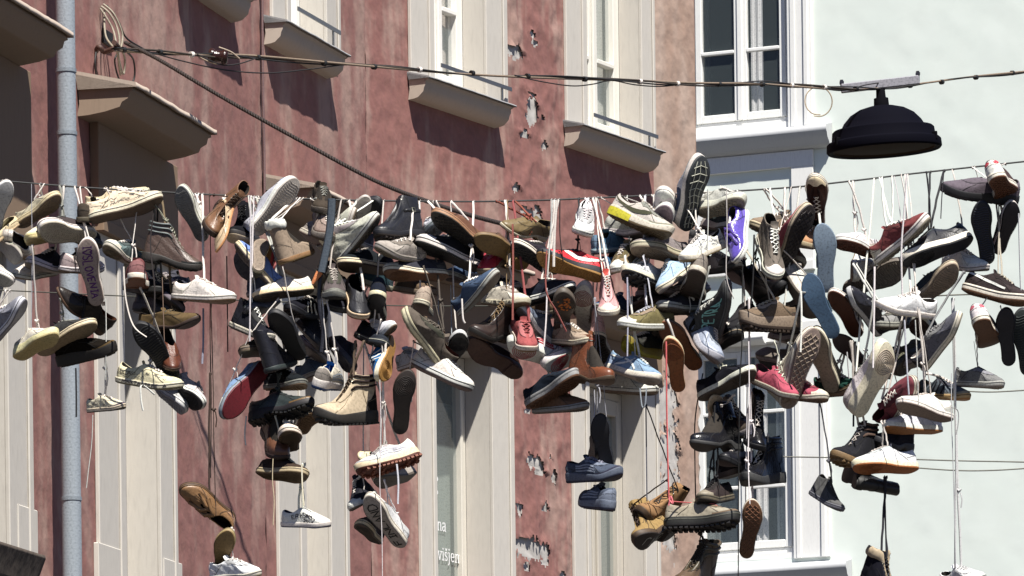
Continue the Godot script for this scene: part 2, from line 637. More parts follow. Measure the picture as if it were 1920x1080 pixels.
	if heel_block:
		var hb := MB.new()
		var r0 := PackedVector3Array()
		var r1 := PackedVector3Array()
		for j in 9:
			var g := -PI / 2.0 + PI * j / 8.0
			r0.append(Vector3(.13 - cos(g) * .118, -.012, sin(g) * .1 * wide))
			r1.append(Vector3(.13 - cos(g) * .122, lift * .9, sin(g) * .105 * wide))
		r0.append(Vector3(.27, -.012, .095 * wide))
		r1.append(Vector3(.275, lift * .9, .1 * wide))
		r0.append(Vector3(.27, -.012, -.095 * wide))
		r1.append(Vector3(.275, lift * .9, -.1 * wide))
		hb.grid([r0, r1], true)
		hb.fan(r0)
		done.call(hb, "heel_block", mat(o.get("hc", so), "r"))
	if kind == "flip":
		var fm := MB.new()
		for s in [-1.0, 1.0]:
			fm.tube(PackedVector3Array([Vector3(.78, th + .01, cz.call(.78)), Vector3(.68, th + .1, cz.call(.7) + s * .05), Vector3(.5, th + .13, s * .1), Vector3(.36, th + .01, s * .105)]), .018, 5, .5)
		done.call(fm, "strap", mat(o.get("stc", cu), "r"))
		_hang(root, [Vector3(.18 * L, (th + .1) * L, 0)], hang, bs, pos, o.get("lc", "dad6cc"))
		return
	# upper
	var CT: Array = COLLAR[K[0]]
	var ck: String = K[0]
	var ph := rng.randf() * TAU
	var slop: float = o.get("slop", rng.randf_range(.004, .022))
	var ytf: float = .225 if ck != "flat" else .13
	if ck == "shaft" or ck == "boot":
		ytf = .26
	var wt0 := .45
	var wt1 := .78
	if ck == "shaft":
		wt0 = .40
		wt1 = .58
	var gs_toe: Array = [0.0, .0, .02, .06, .14, .26, .4, .55, .7, .85, 1.0]
	var hs_toe: Array = [0.0, .13, .24, .33, .42, .52, .63, .74, .85, .94, 1.0]
	if ck == "shaft":
		gs_toe = [0.0, 0.0, .02, .08, .2, .36, .55, .72, .86, .95, 1.0]
		hs_toe = [0.0, .25, .45, .6, .72, .82, .9, .96, 1.0, 1.0, 1.0]
	var C := [[], []]
	for s in 2:
		var sg := -1.0 if s == 0 else 1.0
		var side_rows := []
		for i in NA:
			var a := float(i) / (NA - 1)
			var k := 0
			while k < 7 and a > UK[k + 1]:
				k += 1
			var t: float = (a - UK[k]) / (UK[k + 1] - UK[k])
			var c: Vector3 = (CT[k] as Vector3).cubic_interpolate(CT[k + 1], CT[maxi(k - 1, 0)], CT[mini(k + 2, 8)], t)
			var cl := lift * (1.0 - smoothstep(.3, .64, c.x)) if kind != "pump" else lift * (1.0 - smoothstep(.12, .66, c.x))
			var rag := (1.0 - smoothstep(.5, .7, a))
			var cp := Vector3(c.x, c.y + cl + maxf(0.0, th - .085) + slop * rag * sin(a * 9.0 + ph + s * 2.0), sg * maxf(c.z, 0.0) * wide + slop * rag * cos(a * 7.0 + ph) + cz.call(c.x) * .7)
			if i == 0 or i == NA - 1:
				cp.z = cz.call(c.x) * .7
			C[s].append(cp)
			var op: Vector3 = out[s][i]
			op += (Vector3(.5, 0, cz.call(.5)) - op) * .02
			op.y = yt.call(op.x) - .012
			var wt := smoothstep(wt0, wt1, a)
			var wh := 1.0 - smoothstep(0.0, .22, a)
			var row := PackedVector3Array()
			for j in NV:
				var v: float = VT[j]
				var gsd: float = lut([0, .2, .4, .6, .8, 1], [0, -.02, .05, .26, .6, 1], v)
				var hsd: float = lut([0, .2, .4, .6, .8, 1], [0, .3, .56, .77, .91, 1], v)
				if ck == "shaft" or ck == "boot" or ck == "high":
					gsd = lut([0, .2, .4, .6, .8, 1], [0, .1, .4, .7, .9, 1], v)
					hsd = lut([0, .2, .4, .6, .8, 1], [0, .18, .38, .58, .8, 1], v)
				var ghl: float = lut([0, .2, .4, .6, .8, 1], [0, -.25, -.15, .3, .7, 1], v)
				gsd = lerpf(gsd, ghl, wh)
				var g := lerpf(gsd, gs_toe[j], wt)
				var yy := lerpf(op.y + (cp.y - op.y) * hsd, op.y + (minf(ytf, cp.y) + yt.call(op.x) * .35 - .03 - op.y) * hs_toe[j] + maxf(0.0, cp.y - minf(ytf, cp.y) - yt.call(op.x) * .35 + .03) * pow(smoothstep(.4 if ck != "shaft" else .6, 1.0, v), 1.4), wt)
				var p := op.lerp(cp, g)
				p.y = yy
				row.append(p)
			row[NV - 1] = cp
			side_rows.append(row)
		sh.P.append(side_rows)
	# creases across the vamp
	var crease := rng.randf_range(.004, .011)
	for s in 2:
		for i in NA:
			for j in range(2, NV - 1):
				var p: Vector3 = sh.P[s][i][j]
				var q := smoothstep(.55, .62, p.x) * (1.0 - smoothstep(.74, .82, p.x))
				sh.P[s][i][j] = p + Vector3(0, crease * q * sin(p.x * 90.0 + p.z * 8.0), 0) + Vector3(0, 0, .5 * crease * sin(p.x * 31.0 + p.y * 47.0 + ph) * (1.0 - smoothstep(.8, .95, p.x)))
	var idx := []
	for i in NA:
		idx.append([1, i])
	for i in range(NA - 2, 0, -1):
		idx.append([0, i])
	var upm := MB.new()
	var rows := []
	for j in NV:
		var row := PackedVector3Array()
		for q in idx:
			row.append(sh.P[q[0]][q[1]][j])
		rows.append(row)
	var xf: float = CT[8].x
	var inset := func(d: float, dy: float) -> PackedVector3Array:
		var row := PackedVector3Array()
		for q in idx:
			var c: Vector3 = C[q[0]][q[1]]
			var mid_p := Vector3(clampf(c.x, .1, xf - .05), c.y, cz.call(c.x) * .7)
			var dv := mid_p - c
			var ln := dv.length()
			row.append(c + (dv / maxf(ln, 1e-4)) * minf(d, ln * .7) + Vector3(0, dy, 0))
		return row
	rows.append(inset.call(.006, .007))
	rows.append(inset.call(.016, .004))
	upm.grid(rows, true)
	done.call(upm, "upper", mat(cu, mk))
	var lin := MB.new()
	var floor_row := PackedVector3Array()
	for q in idx:
		var p: Vector3 = out[q[0]][q[1]]
		p = p.lerp(Vector3(.4, 0, 0), .16)
		p.y = yt.call(p.x) + .004
		floor_row.append(p)
	lin.grid([inset.call(.0165, .004), inset.call(.02, -.03), inset.call(.016, -.08), floor_row], true)
	lin.fan(floor_row)
	done.call(lin, "lining", mat(li, "c"))
	# tongue, laces, eyelets
	var nl: int = K[6]
	if o.has("nl"):
		nl = o.nl
	var lace_starts := []
	if nl > 0:
		var tg := MB.new()
		var trows := []
		for i in 9:
			var t := i / 8.0
			var a := lerpf(.99, .52, minf(t * 1.25, 1.0))
			var c: Vector3 = ((sh.at(0, a, 1.0) + sh.at(1, a, 1.0)) * .5)
			var extra := maxf(0.0, t * 1.25 - 1.0) / .25
			c += Vector3(-.03 * extra, -.012 + (.07 if ck != "boot" else .04) * extra, 0)
			var row := PackedVector3Array()
			for j in 5:
				var zz := (j - 2) * .024 * (1.0 + .25 * t)
				row.append(c + Vector3(0, .008 - zz * zz * 3.5, zz))
			trows.append(row)
		tg.grid(trows)
		done.call(tg, "tongue", mat(o.get("tg", cu), mk))
		var lm := MB.new()
		var em := MB.new()
		var prev := []
		for i in nl:
			var a := lerpf(.93, .57, float(i) / (nl - 1))
			var pts := []
			for s in 2:
				var p: Vector3 = sh.at(s, a, .92)
				var n := sh.nrm(s, a, .9)
				n = (n + Vector3(0, .6, 0)).normalized()
				pts.append(p + n * .008)
				var u := n.cross(Vector3(1, 0, 0)).normalized()
				var w := n.cross(u)
				var er := PackedVector3Array()
				var er2 := PackedVector3Array()
				for k in 6:
					var g := TAU * k / 6.0
					er.append(p + n * .0045 + (u * cos(g) + w * sin(g)) * .015)
					er2.append(p + n * .0075 + (u * cos(g) + w * sin(g)) * .006)
				em.grid([er, er2], true)
			if i == nl - 1:
				lace_starts = [pts[0], pts[1]]
			if not o.has("nolace"):
				if i == 0:
					lm.tube(PackedVector3Array([pts[0], (pts[0] + pts[1]) * .5 + Vector3(.004, .014, 0), pts[1]]), .0135, 4, .5, Vector3(1, .4, 0))
				else:
					for s in 2:
						lm.tube(PackedVector3Array([prev[s], (prev[s] + pts[1 - s]) * .5 + Vector3(.003, .018 + .003 * s, 0), pts[1 - s]]), .0135, 4, .5, Vector3(1, .4, 0))
			prev = pts
		if lm.v.size() > 0:
			done.call(lm, "laces", mat(o.get("lc", "dedad0"), "t"))
		done.call(em, "eyelets", mat(o.get("ey", "8a8680"), "m"))
	else:
		lace_starts = [sh.at(0, .52, 1.0), sh.at(1, .52, 1.0)]
		if ck == "shaft":
			lace_starts = [sh.at(0, .2, 1.0), sh.at(1, .2, 1.0)]
		if ck == "flat":
			lace_starts = [sh.at(0, .05, 1.0), sh.at(1, .05, 1.0)]
	# trim
	if o.has("cap"):
		var cm := MB.new()
		for s in 2:
			patch(cm, sh, s, o.get("capa", .74), 1.0, 0.0, .3, .62, .006, 8, 6)
		done.call(cm, "toe_cap", mat(o.cap, "r"))
	if o.has("tip"):
		var cm := MB.new()
		for s in 2:
			patch(cm, sh, s, .62, 1.0, 0.0, .12, .34, .005, 9, 4)
		done.call(cm, "toe_guard", mat(o.tip, o.get("tipk", mk)))
	if o.has("hl"):
		var hm := MB.new()
		for s in 2:
			patch(hm, sh, s, 0.0, .3, 0.0, .98, .3, .005, 7, 6)
		done.call(hm, "heel_counter", mat(o.hl, mk))
	if o.has("es"):
		var hm := MB.new()
		for s in 2:
			patch(hm, sh, s, .5, .97, .68, 1.0, 1.0, .004, 9, 3)
		done.call(hm, "eyestay", mat(o.es, mk))
	# seams
	if not o.has("noseam"):
		var sm := MB.new()
		for s in 2:
			ribbon(sm, sh, s, line_pts(.28, .05, .44, .95, .004, 8), .0062)
			ribbon(sm, sh, s, line_pts(.62, .6, .7, .06, .004, 6), .0045)
			ribbon(sm, sh, s, line_pts(.5, .66, .96, .66, .004, 8), .0058)
			ribbon(sm, sh, s, line_pts(.0, .45, .3, .28, .0035, 6), .0068)
		done.call(sm, "seams", mat(o.get("se", Color(cu).darkened(.5).to_html(false)), "t"))
	var st: String = o.get("st", "")
	if st != "":
		var sm := MB.new()
		for s in 2:
			match st:
				"three":
					for k in 3:
						ribbon(sm, sh, s, line_pts(.4 + k * .085, .05, .5 + k * .08, .72, .017, 6), .006)
				"swoosh":
					var pts := []
					for i in 15:
						var t := i / 14.0
						var a := lerpf(.66, .06, t)
						var v := .62 - .5 * sin(minf(t * 2.2, 1.0) * PI * .5) + .62 * pow(t, 1.6)
						pts.append(Vector3(a, clampf(v, .06, .8), .03 * pow(sin(PI * pow(clampf(t + .02, 0, 1), .5)), 1.1) + .002))
					ribbon(sm, sh, s, pts, .006)
				"wave":
					var pts := []
					for i in 15:
						var t := i / 14.0
						var a := lerpf(.08, .62, t)
						var v := .62 - .36 * smoothstep(.35, .9, t) + .16 * sin(clampf(t * 1.6, 0, 1) * PI)
						pts.append(Vector3(a, v, .013 + .004 * sin(t * PI)))
					ribbon(sm, sh, s, pts, .006)
				"cross":
					ribbon(sm, sh, s, line_pts(.3, .1, .56, .75, .014, 6), .006)
					ribbon(sm, sh, s, line_pts(.42, .75, .56, .1, .014, 6), .0075)
					ribbon(sm, sh, s, line_pts(.16, .5, .4, .9, .012, 6), .006)
				"panel":
					patch(sm, sh, s, .3, .52, .1, .8, .5, .006, 5, 4)
				"bands":
					for k in 3:
						ribbon(sm, sh, s, line_pts(.34, .2 + k * .2, .62, .2 + k * .14, .011, 6), .006)
		done.call(sm, "side_stripes", mat(o.get("stc", "e2ded4"), mk if mk != "s" else "l"))
	if o.has("velcro"):
		var vm := MB.new()
		for k in 2:
			var a := .62 + k * .14
			var l := PackedVector3Array()
			for j in 7:
				var t := j / 6.0
				var sd := 0 if t < .5 else 1
				var vv := 1.0 - absf(t - .5) * 1.0
				l.append(sh.at(sd, a, vv) + sh.nrm(sd, a, minf(vv, .92)) * .012 + Vector3(0, .012 * (1.0 - absf(t - .5) * 2.0), 0))
			vm.tube(l, .034, 4, .25, Vector3(1, -.4, 0))
		done.call(vm, "velcro_strap", mat(o.velcro, mk))
	if o.has("buckle"):
		var bm := MB.new()
		var l := PackedVector3Array()
		for j in 17:
			var t := j / 16.0
			var sd := 0 if t < .5 else 1
			var a := .45 - absf(t - .5) * .8
			l.append(sh.at(sd, .06 + (.5 - absf(t - .5)) * 1.0, .62) + sh.nrm(sd, a, .6) * .01)
		bm.tube(l, .026, 4, .3, Vector3.UP)
		done.call(bm, "ankle_strap", mat(cu, mk))
		var km := MB.new()
		for s in 2:
			var p: Vector3 = sh.at(s, .34, .62) + sh.nrm(s, .34, .62) * .02
			km.tube(PackedVector3Array([p + Vector3(-.03, -.03, 0), p + Vector3(.03, -.03, 0), p + Vector3(.03, .03, 0), p + Vector3(-.03, .03, 0), p + Vector3(-.03, -.03, 0)]), .007, 4)
		done.call(km, "buckle", mat("9a948a", "m"))
	if o.has("cuff"):
		var fm := MB.new()
		var frows := []
		for j in 7:
			var g := -PI * .5 + PI * 1.25 * j / 6.0
			var row := PackedVector3Array()
			for q in idx:
				var c: Vector3 = C[q[0]][q[1]]
				var dv := Vector3(c.x - .19, 0, c.z).normalized()
				row.append(c + dv * (.012 + .035 * cos(g)) + Vector3(0, .01 + .07 * sin(g) - .03, 0) + Vector3(rng.randf_range(-.006, .006), rng.randf_range(-.006, .006), rng.randf_range(-.006, .006)))
			frows.append(row)
		fm.grid(frows, true)
		done.call(fm, "fleece_cuff", mat(o.cuff, "s"))
	if o.has("pad"):
		var fm := MB.new()
		for k in 3:
			var row := PackedVector3Array()
			for q in idx:
				if q[1] < NA * .55:
					row.append(sh.at(q[0], float(q[1]) / (NA - 1), .97 - k * .13) + sh.nrm(q[0], float(q[1]) / (NA - 1), .9 - k * .1) * .006)
			fm.tube(row, .022, 5, .7)
		done.call(fm, "collar_padding", mat(o.pad, mk))
	if o.has("tab"):
		var fm := MB.new()
		var p: Vector3 = sh.at(0, 0.0, 1.0)
		fm.tube(PackedVector3Array([p + Vector3(-.006, -.06, 0), p + Vector3(-.012, 0, 0), p + Vector3(-.008, .035, 0), p + Vector3(.012, .03, 0), p + Vector3(.012, -.02, 0)]), .022, 4, .3, Vector3(0, 0, 1))
		done.call(fm, "pull_tab", mat(o.tab, "t"))
	if o.has("logo"):
		var fm := MB.new()
		for s in 2:
			var l := []
			for k in 9:
				var g := TAU * k / 8.0
				l.append(Vector3(.1 + .05 * cos(g), .62 + .13 * sin(g), .006))
			ribbon(fm, sh, s, l, .007)
			ribbon(fm, sh, s, line_pts(.07, .62, .14, .62, .012, 3), .007)
		done.call(fm, "heel_emblem", mat(o.logo, "t"))
	if o.has("text"):
		var wm := MB.new()
		var txt: String = o.text
		var n := txt.length()
		var ta: float = o.get("ta", .28)
		var tb: float = o.get("tb", .72)
		var v0: float = o.get("tv", .14)
		var v1: float = o.get("tw", .5)
		for s in 2:
			write_text(wm, txt, func(x: float, y: float) -> Array:
				var f := x / (n * .82)
				var a := lerpf(ta, tb, f if s == 1 else 1.0 - f)
				var v := lerpf(v0, v1, y)
				var nn := sh.nrm(s, a, v)
				return [sh.at(s, a, v) + nn * .006, nn], .3, o.get("tt", .005))
		done.call(wm, "lettering", mat(o.get("tcol", "262228"), "t"))
	if o.has("text2"):
		var wm := MB.new()
		var n3: int = (o.text2 as String).length()
		for s in 2:
			write_text(wm, o.text2, func(x: float, y: float) -> Array:
				var f := x / (n3 * .82)
				var a := lerpf(.52, .7, f if s == 1 else 1.0 - f)
				var v := lerpf(.06, .22, y)
				var nn := sh.nrm(s, a, v)
				return [sh.at(s, a, v) + nn * .006, nn], .3, .006)
		done.call(wm, "lettering", mat("262228", "t"))
	if o.has("stripe_text"):
		var wm := MB.new()
		var txt2: String = o.stripe_text
		var n2 := txt2.length()
		for s in 2:
			var sg := -1.0 if s == 0 else 1.0
			write_text(wm, txt2, func(x: float, y: float) -> Array:
				var f := x / (n2 * .82)
				var xx := lerpf(.14, .84, f if s == 1 else 1.0 - f)
				return [Vector3(xx, lerpf(yb.call(xx), yt.call(xx), .32 + .5 * y), cz.call(xx) + sg * (half_width(xx, te) * wide + fl + .006)), Vector3(0, 0, sg)], .3, .006)
		done.call(wm, "sole_edge_lettering", mat("2a262a", "t"))
	if o.has("scrib"):
		var wm := MB.new()
		for s in 2:
			for k in 26:
				var a := rng.randf_range(.08, .72)
				var v := rng.randf_range(.12, .62)
				var pts := []
				for j in 6:
					pts.append(Vector3(a + j * .009, v + rng.randf_range(-.07, .07), .003))
				ribbon(wm, sh, s, pts, .005)
		done.call(wm, "pen_scribbles", mat(o.scrib, "t"))
	# loose lace ends
	var starts := []
	for p in lace_starts:
		starts.append((sh.def(p) - Vector3(.5, 0, 0)) * L)
	_hang(root, starts, hang, bs, pos, o.get("lc", "dedad0"))

func _hang(root: Node3D, starts: Array, hang: Array, bs: Basis, pos: Vector3, hex: String) -> void:
	if hang.is_empty():
		return
	var mb := MB.new()
	var inv := bs.transposed()
	for k in hang.size():
		var s: Vector3 = starts[k % starts.size()]
		var e: Vector3 = inv * (hang[k] - pos)
		var l := PackedVector3Array()
		var side := Vector3(rng.randf_range(-1, 1), rng.randf_range(-.2, .2), rng.randf_range(-1, 1)).normalized()
		var sway := inv * (Vector3(rng.randf_range(-.006, .006), 0, rng.randf_range(-.01, .01)))
		for i in 9:
			var t := i / 8.0
			l.append(s.lerp(e, t) + sway * sin(t * PI) + inv * Vector3(.0012 * sin(t * 17.0 + k), 0, 0))
		# over the wire and a short way down again
		l.append(e + inv * Vector3(.001, .004, -.004))
		l.append(e + inv * Vector3(.002, -.006, -.008))
		mb.tube(l, .005, 5, .4, inv * side)
		if rng.randf() < .4:
			var kp: Vector3 = s.lerp(e, rng.randf_range(.1, .5))
			var kb := MB.new()
			mb.tube(PackedVector3Array([kp, kp + inv * Vector3(.008, -.012, .006), kp + inv * Vector3(.012, -.04, .008), kp + inv * Vector3(.008, -.07, .006)]), .003, 4, .5)
			mb.tube(PackedVector3Array([kp + inv * Vector3(-.007, .004, .004), kp + inv * Vector3(.0, -.004, .007), kp + inv * Vector3(.008, .003, .003)]), .0055, 4)
	put(mb, "hanging_lace", mat(hex, "t"), root)

# ---------------------------------------------------------------- facades
# a facade frame: [origin, direction along it, outward normal]
var FB: Array = [Vector3(-0.7806, 0, -30.3578), Vector3(0.4633, 0, -0.8862), Vector3(0.8862, 0, 0.4633)]
var FM: Array = [Vector3(-1.2778, 0, -28.7315), Vector3(0.2924, 0, -0.9563), Vector3(0.9563, 0, 0.2924)]
var FA: Array = [Vector3(-2.355, 0, -24.2445), Vector3(0.2334, 0, -0.9724), Vector3(0.9724, 0, 0.2334)]
var FC: Array = [Vector3(1.0971, 0, -48), Vector3(0.909, 0, 0.4168), Vector3(-0.4168, 0, 0.909)]

func F(f: Array, s: float, y: float, out := 0.0) -> Vector3:
	return (f[0] as Vector3) + (f[1] as Vector3) * s + Vector3(0, y, 0) + (f[2] as Vector3) * out

func fb(f: Array) -> Basis:
	return Basis(f[1], Vector3.UP, f[2])

# a block standing on a facade: from s0 to s1 along it, y0 to y1 high, o0 to o1 proud of it
func block(mb: MB, f: Array, s0: float, s1: float, y0: float, y1: float, o0: float, o1: float, bev := 0.004) -> void:
	mb.box(F(f, (s0 + s1) / 2, (y0 + y1) / 2, (o0 + o1) / 2), Vector3(s1 - s0, y1 - y0, o1 - o0), fb(f), bev)

func noise(sd: int, freq: float, oct := 4) -> FastNoiseLite:
	var n := FastNoiseLite.new()
	n.seed = sd
	n.noise_type = FastNoiseLite.TYPE_SIMPLEX_SMOOTH
	n.frequency = freq
	n.fractal_octaves = oct
	return n

func steps(a: float, b: float, res: float, cuts: Array) -> PackedFloat32Array:
	var ks := [a, b]
	for c in cuts:
		if c > a + .002 and c < b - .002:
			ks.append(c)
	ks.sort()
	var o := PackedFloat32Array()
	for i in ks.size() - 1:
		if ks[i + 1] - ks[i] < .001:
			continue
		var n := maxi(1, int(ceil((ks[i + 1] - ks[i]) / res)))
		for k in n:
			o.append(lerpf(ks[i], ks[i + 1], float(k) / n))
	o.append(b)
	return o

# plaster wall with openings [s0, y0, s1, y1] and places where it has come off [s, y, radius along, radius up]
func plaster(f: Array, s0: float, s1: float, y0: float, y1: float, res: float, holes: Array, spots: Array, paint: Callable, bulge: Callable, parent: Node3D, called: String, m: Material) -> void:
	var cs := []
	var cy := []
	for h in holes:
		cs.append_array([h[0], h[2]])
		cy.append_array([h[1], h[3]])
	var ss := steps(s0, s1, res, cs)
	var ys := steps(y0, y1, res, cy)
	var nr := noise(11, 5.0, 4)
	var ne := noise(12, 9.0, 3)
	var mb := MB.new()
	var w := ss.size()
	var gone := PackedByteArray()
	gone.resize(w * ys.size())
	for j in ys.size():
		for i in w:
			var s := ss[i]
			var y := ys[j]
			var o := nr.get_noise_2d(s, y) * .006 + (bulge.call(s, y) as float)
			for h in holes:
				if s >= h[0] - .001 and s <= h[2] + .001 and y >= h[1] - .001 and y <= h[3] + .001:
					o = 0.0
			var cut := false
			for q in spots:
				var dx: float = (s - q[0]) / q[2]
				var dy: float = (y - q[1]) / q[3]
				if absf(dx) > 2.6 or absf(dy) > 2.6:
					continue
				var e := ne.get_noise_2d(s * 2.2, y * 2.2)
				var d := sqrt(dx * dx + dy * dy) + e * .9 + .5 * ne.get_noise_2d(s * 7.0 + 40.0, y * 7.0)
				if d < 1.0:
					cut = true
				else:
					var lip := exp(-(d - 1.0) * 3.2)
					o += lip * (.014 + .014 * e) * (1.0 if dy > 0.1 else .22)
			gone[j * w + i] = 1 if cut else 0
			mb.v.append(F(f, s, y, o))
			mb.col.append(paint.call(s, y))
	for j in ys.size() - 1:
		for i in w - 1:
			var ms := (ss[i] + ss[i + 1]) / 2
			var my := (ys[j] + ys[j + 1]) / 2
			var skip := false
			for h in holes:
				if ms > h[0] and ms < h[2] and my > h[1] and my < h[3]:
					skip = true
			if skip:
				continue
			var a := j * w + i
			if gone[a] + gone[a + 1] + gone[a + w] + gone[a + w + 1] >= 2:
				continue
			mb.ix.append_array([a, a + w, a + 1, a + 1, a + w, a + w + 1])
	put(mb, called, m, parent)
	var n2 := noise(31, 14.0, 5)
	for q in spots:
		var sb := MB.new()
		var rows := []
		var cols := []
		var k := 14
		for j in k + 1:
			var row := PackedVector3Array()
			var cr := PackedColorArray()
			for i in k + 1:
				var s: float = q[0] + q[2] * 2.2 * (2.0 * i / k - 1.0)
				var y: float = q[1] + q[3] * 2.2 * (2.0 * j / k - 1.0)
				var inside := s > s0 and s < s1
				for h in holes:
					if s > h[0] - .01 and s < h[2] + .01 and y > h[1] and y < h[3]:
						inside = false
				var e := n2.get_noise_2d(s, y)
				row.append(F(f, clampf(s, s0, s1), y, -.006 + e * .008 if inside else -.05))
				var g := .45 + .2 * e
				cr.append(Color(g, g * .95, g * .9))
			rows.append(row)
			cols.append(cr)
		sb.grid(rows, false, cols)
		put(sb, "bare_render", m, parent)

func tinted(rough := .93, fine := 7.0) -> StandardMaterial3D:
	var key := "tinted%s" % fine
	if mats.has(key):
		return mats[key]
	var m := StandardMaterial3D.new()
	m.vertex_color_use_as_albedo = true
	m.roughness = rough
	m.cull_mode = BaseMaterial3D.CULL_DISABLED
	m.uv1_triplanar = true
	m.uv1_world_triplanar = true
	m.uv1_scale = Vector3.ONE * fine * .12
	m.albedo_texture = noise_tex("plaster", .02, [[0.0, .88], [.3, .96], [.5, 1.0], [1.0, .98]], 6) if fine > 2.0 else noise_tex("even", .03, [[0.0, .97], [.5, 1.0], [1.0, .99]], 6)
	m.normal_enabled = true
	m.normal_texture = noise_tex("plaster_n", .03, [], 6, FastNoiseLite.TYPE_SIMPLEX_SMOOTH, 5.0)
	m.normal_scale = .2 if fine > 2.0 else .025
	mats[key] = m
	return m

func stone(hex: String, rough := .9, scale := 1.6, worn := false) -> StandardMaterial3D:
	var key := "stone%s%s" % [hex, worn]
	if mats.has(key):
		return mats[key]
	var m := StandardMaterial3D.new()
	m.albedo_color = Color(hex)
	m.roughness = rough
	m.cull_mode = BaseMaterial3D.CULL_DISABLED
	m.uv1_triplanar = true
	m.uv1_world_triplanar = true
	m.uv1_scale = Vector3(scale, scale * .4, scale) if worn else Vector3(scale * 1.6, scale * .22, scale * 1.6)
	m.albedo_texture = noise_tex("weather", .016, [[0.0, .5], [.25, .76], [.45, .95], [.6, 1.0], [1.0, .9]], 6) if worn else noise_tex("fine", .03, [[0.0, .93], [.3, .975], [.5, 1.0], [1.0, .98]], 6)
	m.normal_enabled = true
	m.normal_texture = noise_tex("plaster_n", .03, [], 6, FastNoiseLite.TYPE_SIMPLEX_SMOOTH, 5.0)
	m.normal_scale = .3 if worn else .06
	mats[key] = m
	return m

func glass(tint := "9fb0b0", a := .22) -> StandardMaterial3D:
	var key := "glass" + tint + str(a)
	if mats.has(key):
		return mats[key]
	var m := StandardMaterial3D.new()
	m.transparency = BaseMaterial3D.TRANSPARENCY_ALPHA
	m.albedo_color = Color(Color(tint), a)
	m.roughness = .04
	mats[key] = m
	return m

func profile(mb: MB, f: Array, s0: float, s1: float, y: float, prof: Array, jag := 0.0, taper := 0.0) -> void:
	# prof: Vector2(out, height) from the wall, along the top, round the nose and back below; ends step in by taper * out
	var rows := []
	var n := maxi(3, int((s1 - s0) / .04)) if jag > 0.0 else 3
	var nz := noise(51, 6.0, 3)
	for i in n + 1:
		var t := float(i) / n
		var row := PackedVector3Array()
		for p in prof:
			var s := lerpf(s0 + taper * (prof[1].x - p.x), s1 - taper * (prof[1].x - p.x), t)
			var w := nz.get_noise_2d(s, y) * jag
			row.append(F(f, s, y + p.y + w * (1.0 if p.x > .04 else .3), p.x + w))
		rows.append(row)
	mb.grid(rows)
	for e in [0, n]:
		var c := F(f, s0 if e == 0 else s1, y + prof[prof.size() / 2].y, 0.01)
		var row: PackedVector3Array = rows[e]
		for k in row.size() - 1:
			mb.tri(c, row[k], row[k + 1])

func sill(f: Array, s0: float, s1: float, y: float, p: float, parent: Node3D) -> void:
	var mb := MB.new()
	var pr := [Vector2(0, .0), Vector2(p * .98, -.022), Vector2(p, -.036), Vector2(p * .88, -.038), Vector2(p * .87, -.062), Vector2(p * .8, -.078), Vector2(p * .76, -.1), Vector2(p * .5, -.128), Vector2(p * .3, -.134), Vector2(0, -.138)]
	profile(mb, f, s0, s1, y, pr, .0012, 0.0)
	var o := put(mb, "window_sill", stone("aea296", .9), parent)
	var fm := MB.new()
	profile(fm, f, s0 - .012, s1 + .012, y + .004, [Vector2(0, .012), Vector2(p + .014, -.024), Vector2(p + .016, -.034), Vector2(p + .006, -.03), Vector2(0, .004)], .002)
	put(fm, "lead_flashing", stone("8d8d8e", .6), o)

func hood(f: Array, s0: float, s1: float, y: float, p: float, parent: Node3D) -> void:
	var mb := MB.new()
	var pr := [Vector2(0, .05), Vector2(p * .98, -.004), Vector2(p, -.03), Vector2(p * .94, -.034), Vector2(p * .91, -.062), Vector2(p * .8, -.078), Vector2(p * .76, -.1), Vector2(p * .7, -.104), Vector2(p * .5, -.118), Vector2(p * .2, -.13), Vector2(0, -.134)]
	profile(mb, f, s0, s1, y, pr, .002)
	var o := put(mb, "window_hood", stone("877666", .9), parent)
	var fm := MB.new()
	profile(fm, f, s0 - .02, s1 + .02, y + .006, [Vector2(0, .066), Vector2(p + .02, .0), Vector2(p + .022, -.022), Vector2(p + .01, -.016), Vector2(0, .05)], .003)
	put(fm, "roof_flashing", stone("a99b8e", .7), o)

func surround(f: Array, s0: float, s1: float, y0: float, y1: float, bl: float, br: float, parent: Node3D, depth: float, hex := "bfbab2", wide_step := false) -> void:
	# plaster band round an opening and the reveals that lead in to the frame
	var mb := MB.new()
	if bl > 0.0:
		block(mb, f, s0 - bl, s0, y0, y1 + br, 0.0, .022)
		block(mb, f, s0 - bl * .22, s0 + .002, y0, y1, .022, .034)
	if br > 0.0:
		block(mb, f, s1, s1 + br, y0, y1 + br, 0.0, .022)
		block(mb, f, s1 + br * .72, s1 + br * .9, y0, y1 + br * .8, .022, .034, .006)
	block(mb, f, s0, s1, y1, y1 + maxf(br, .1), 0.0, .022)
	put(mb, "surround", stone(hex), parent)
	var rm := MB.new()
	block(rm, f, s0 - .05, s0, y0, y1, -depth, .001, 0.0)
	block(rm, f, s1, s1 + .05, y0, y1, -depth, .001, 0.0)
	block(rm, f, s0, s1, y1, y1 + .05, -depth, .001, 0.0)
	block(rm, f, s0, s1, y0 - .05, y0, -depth, .001, 0.0)
	put(rm, "reveal", stone(hex), parent)

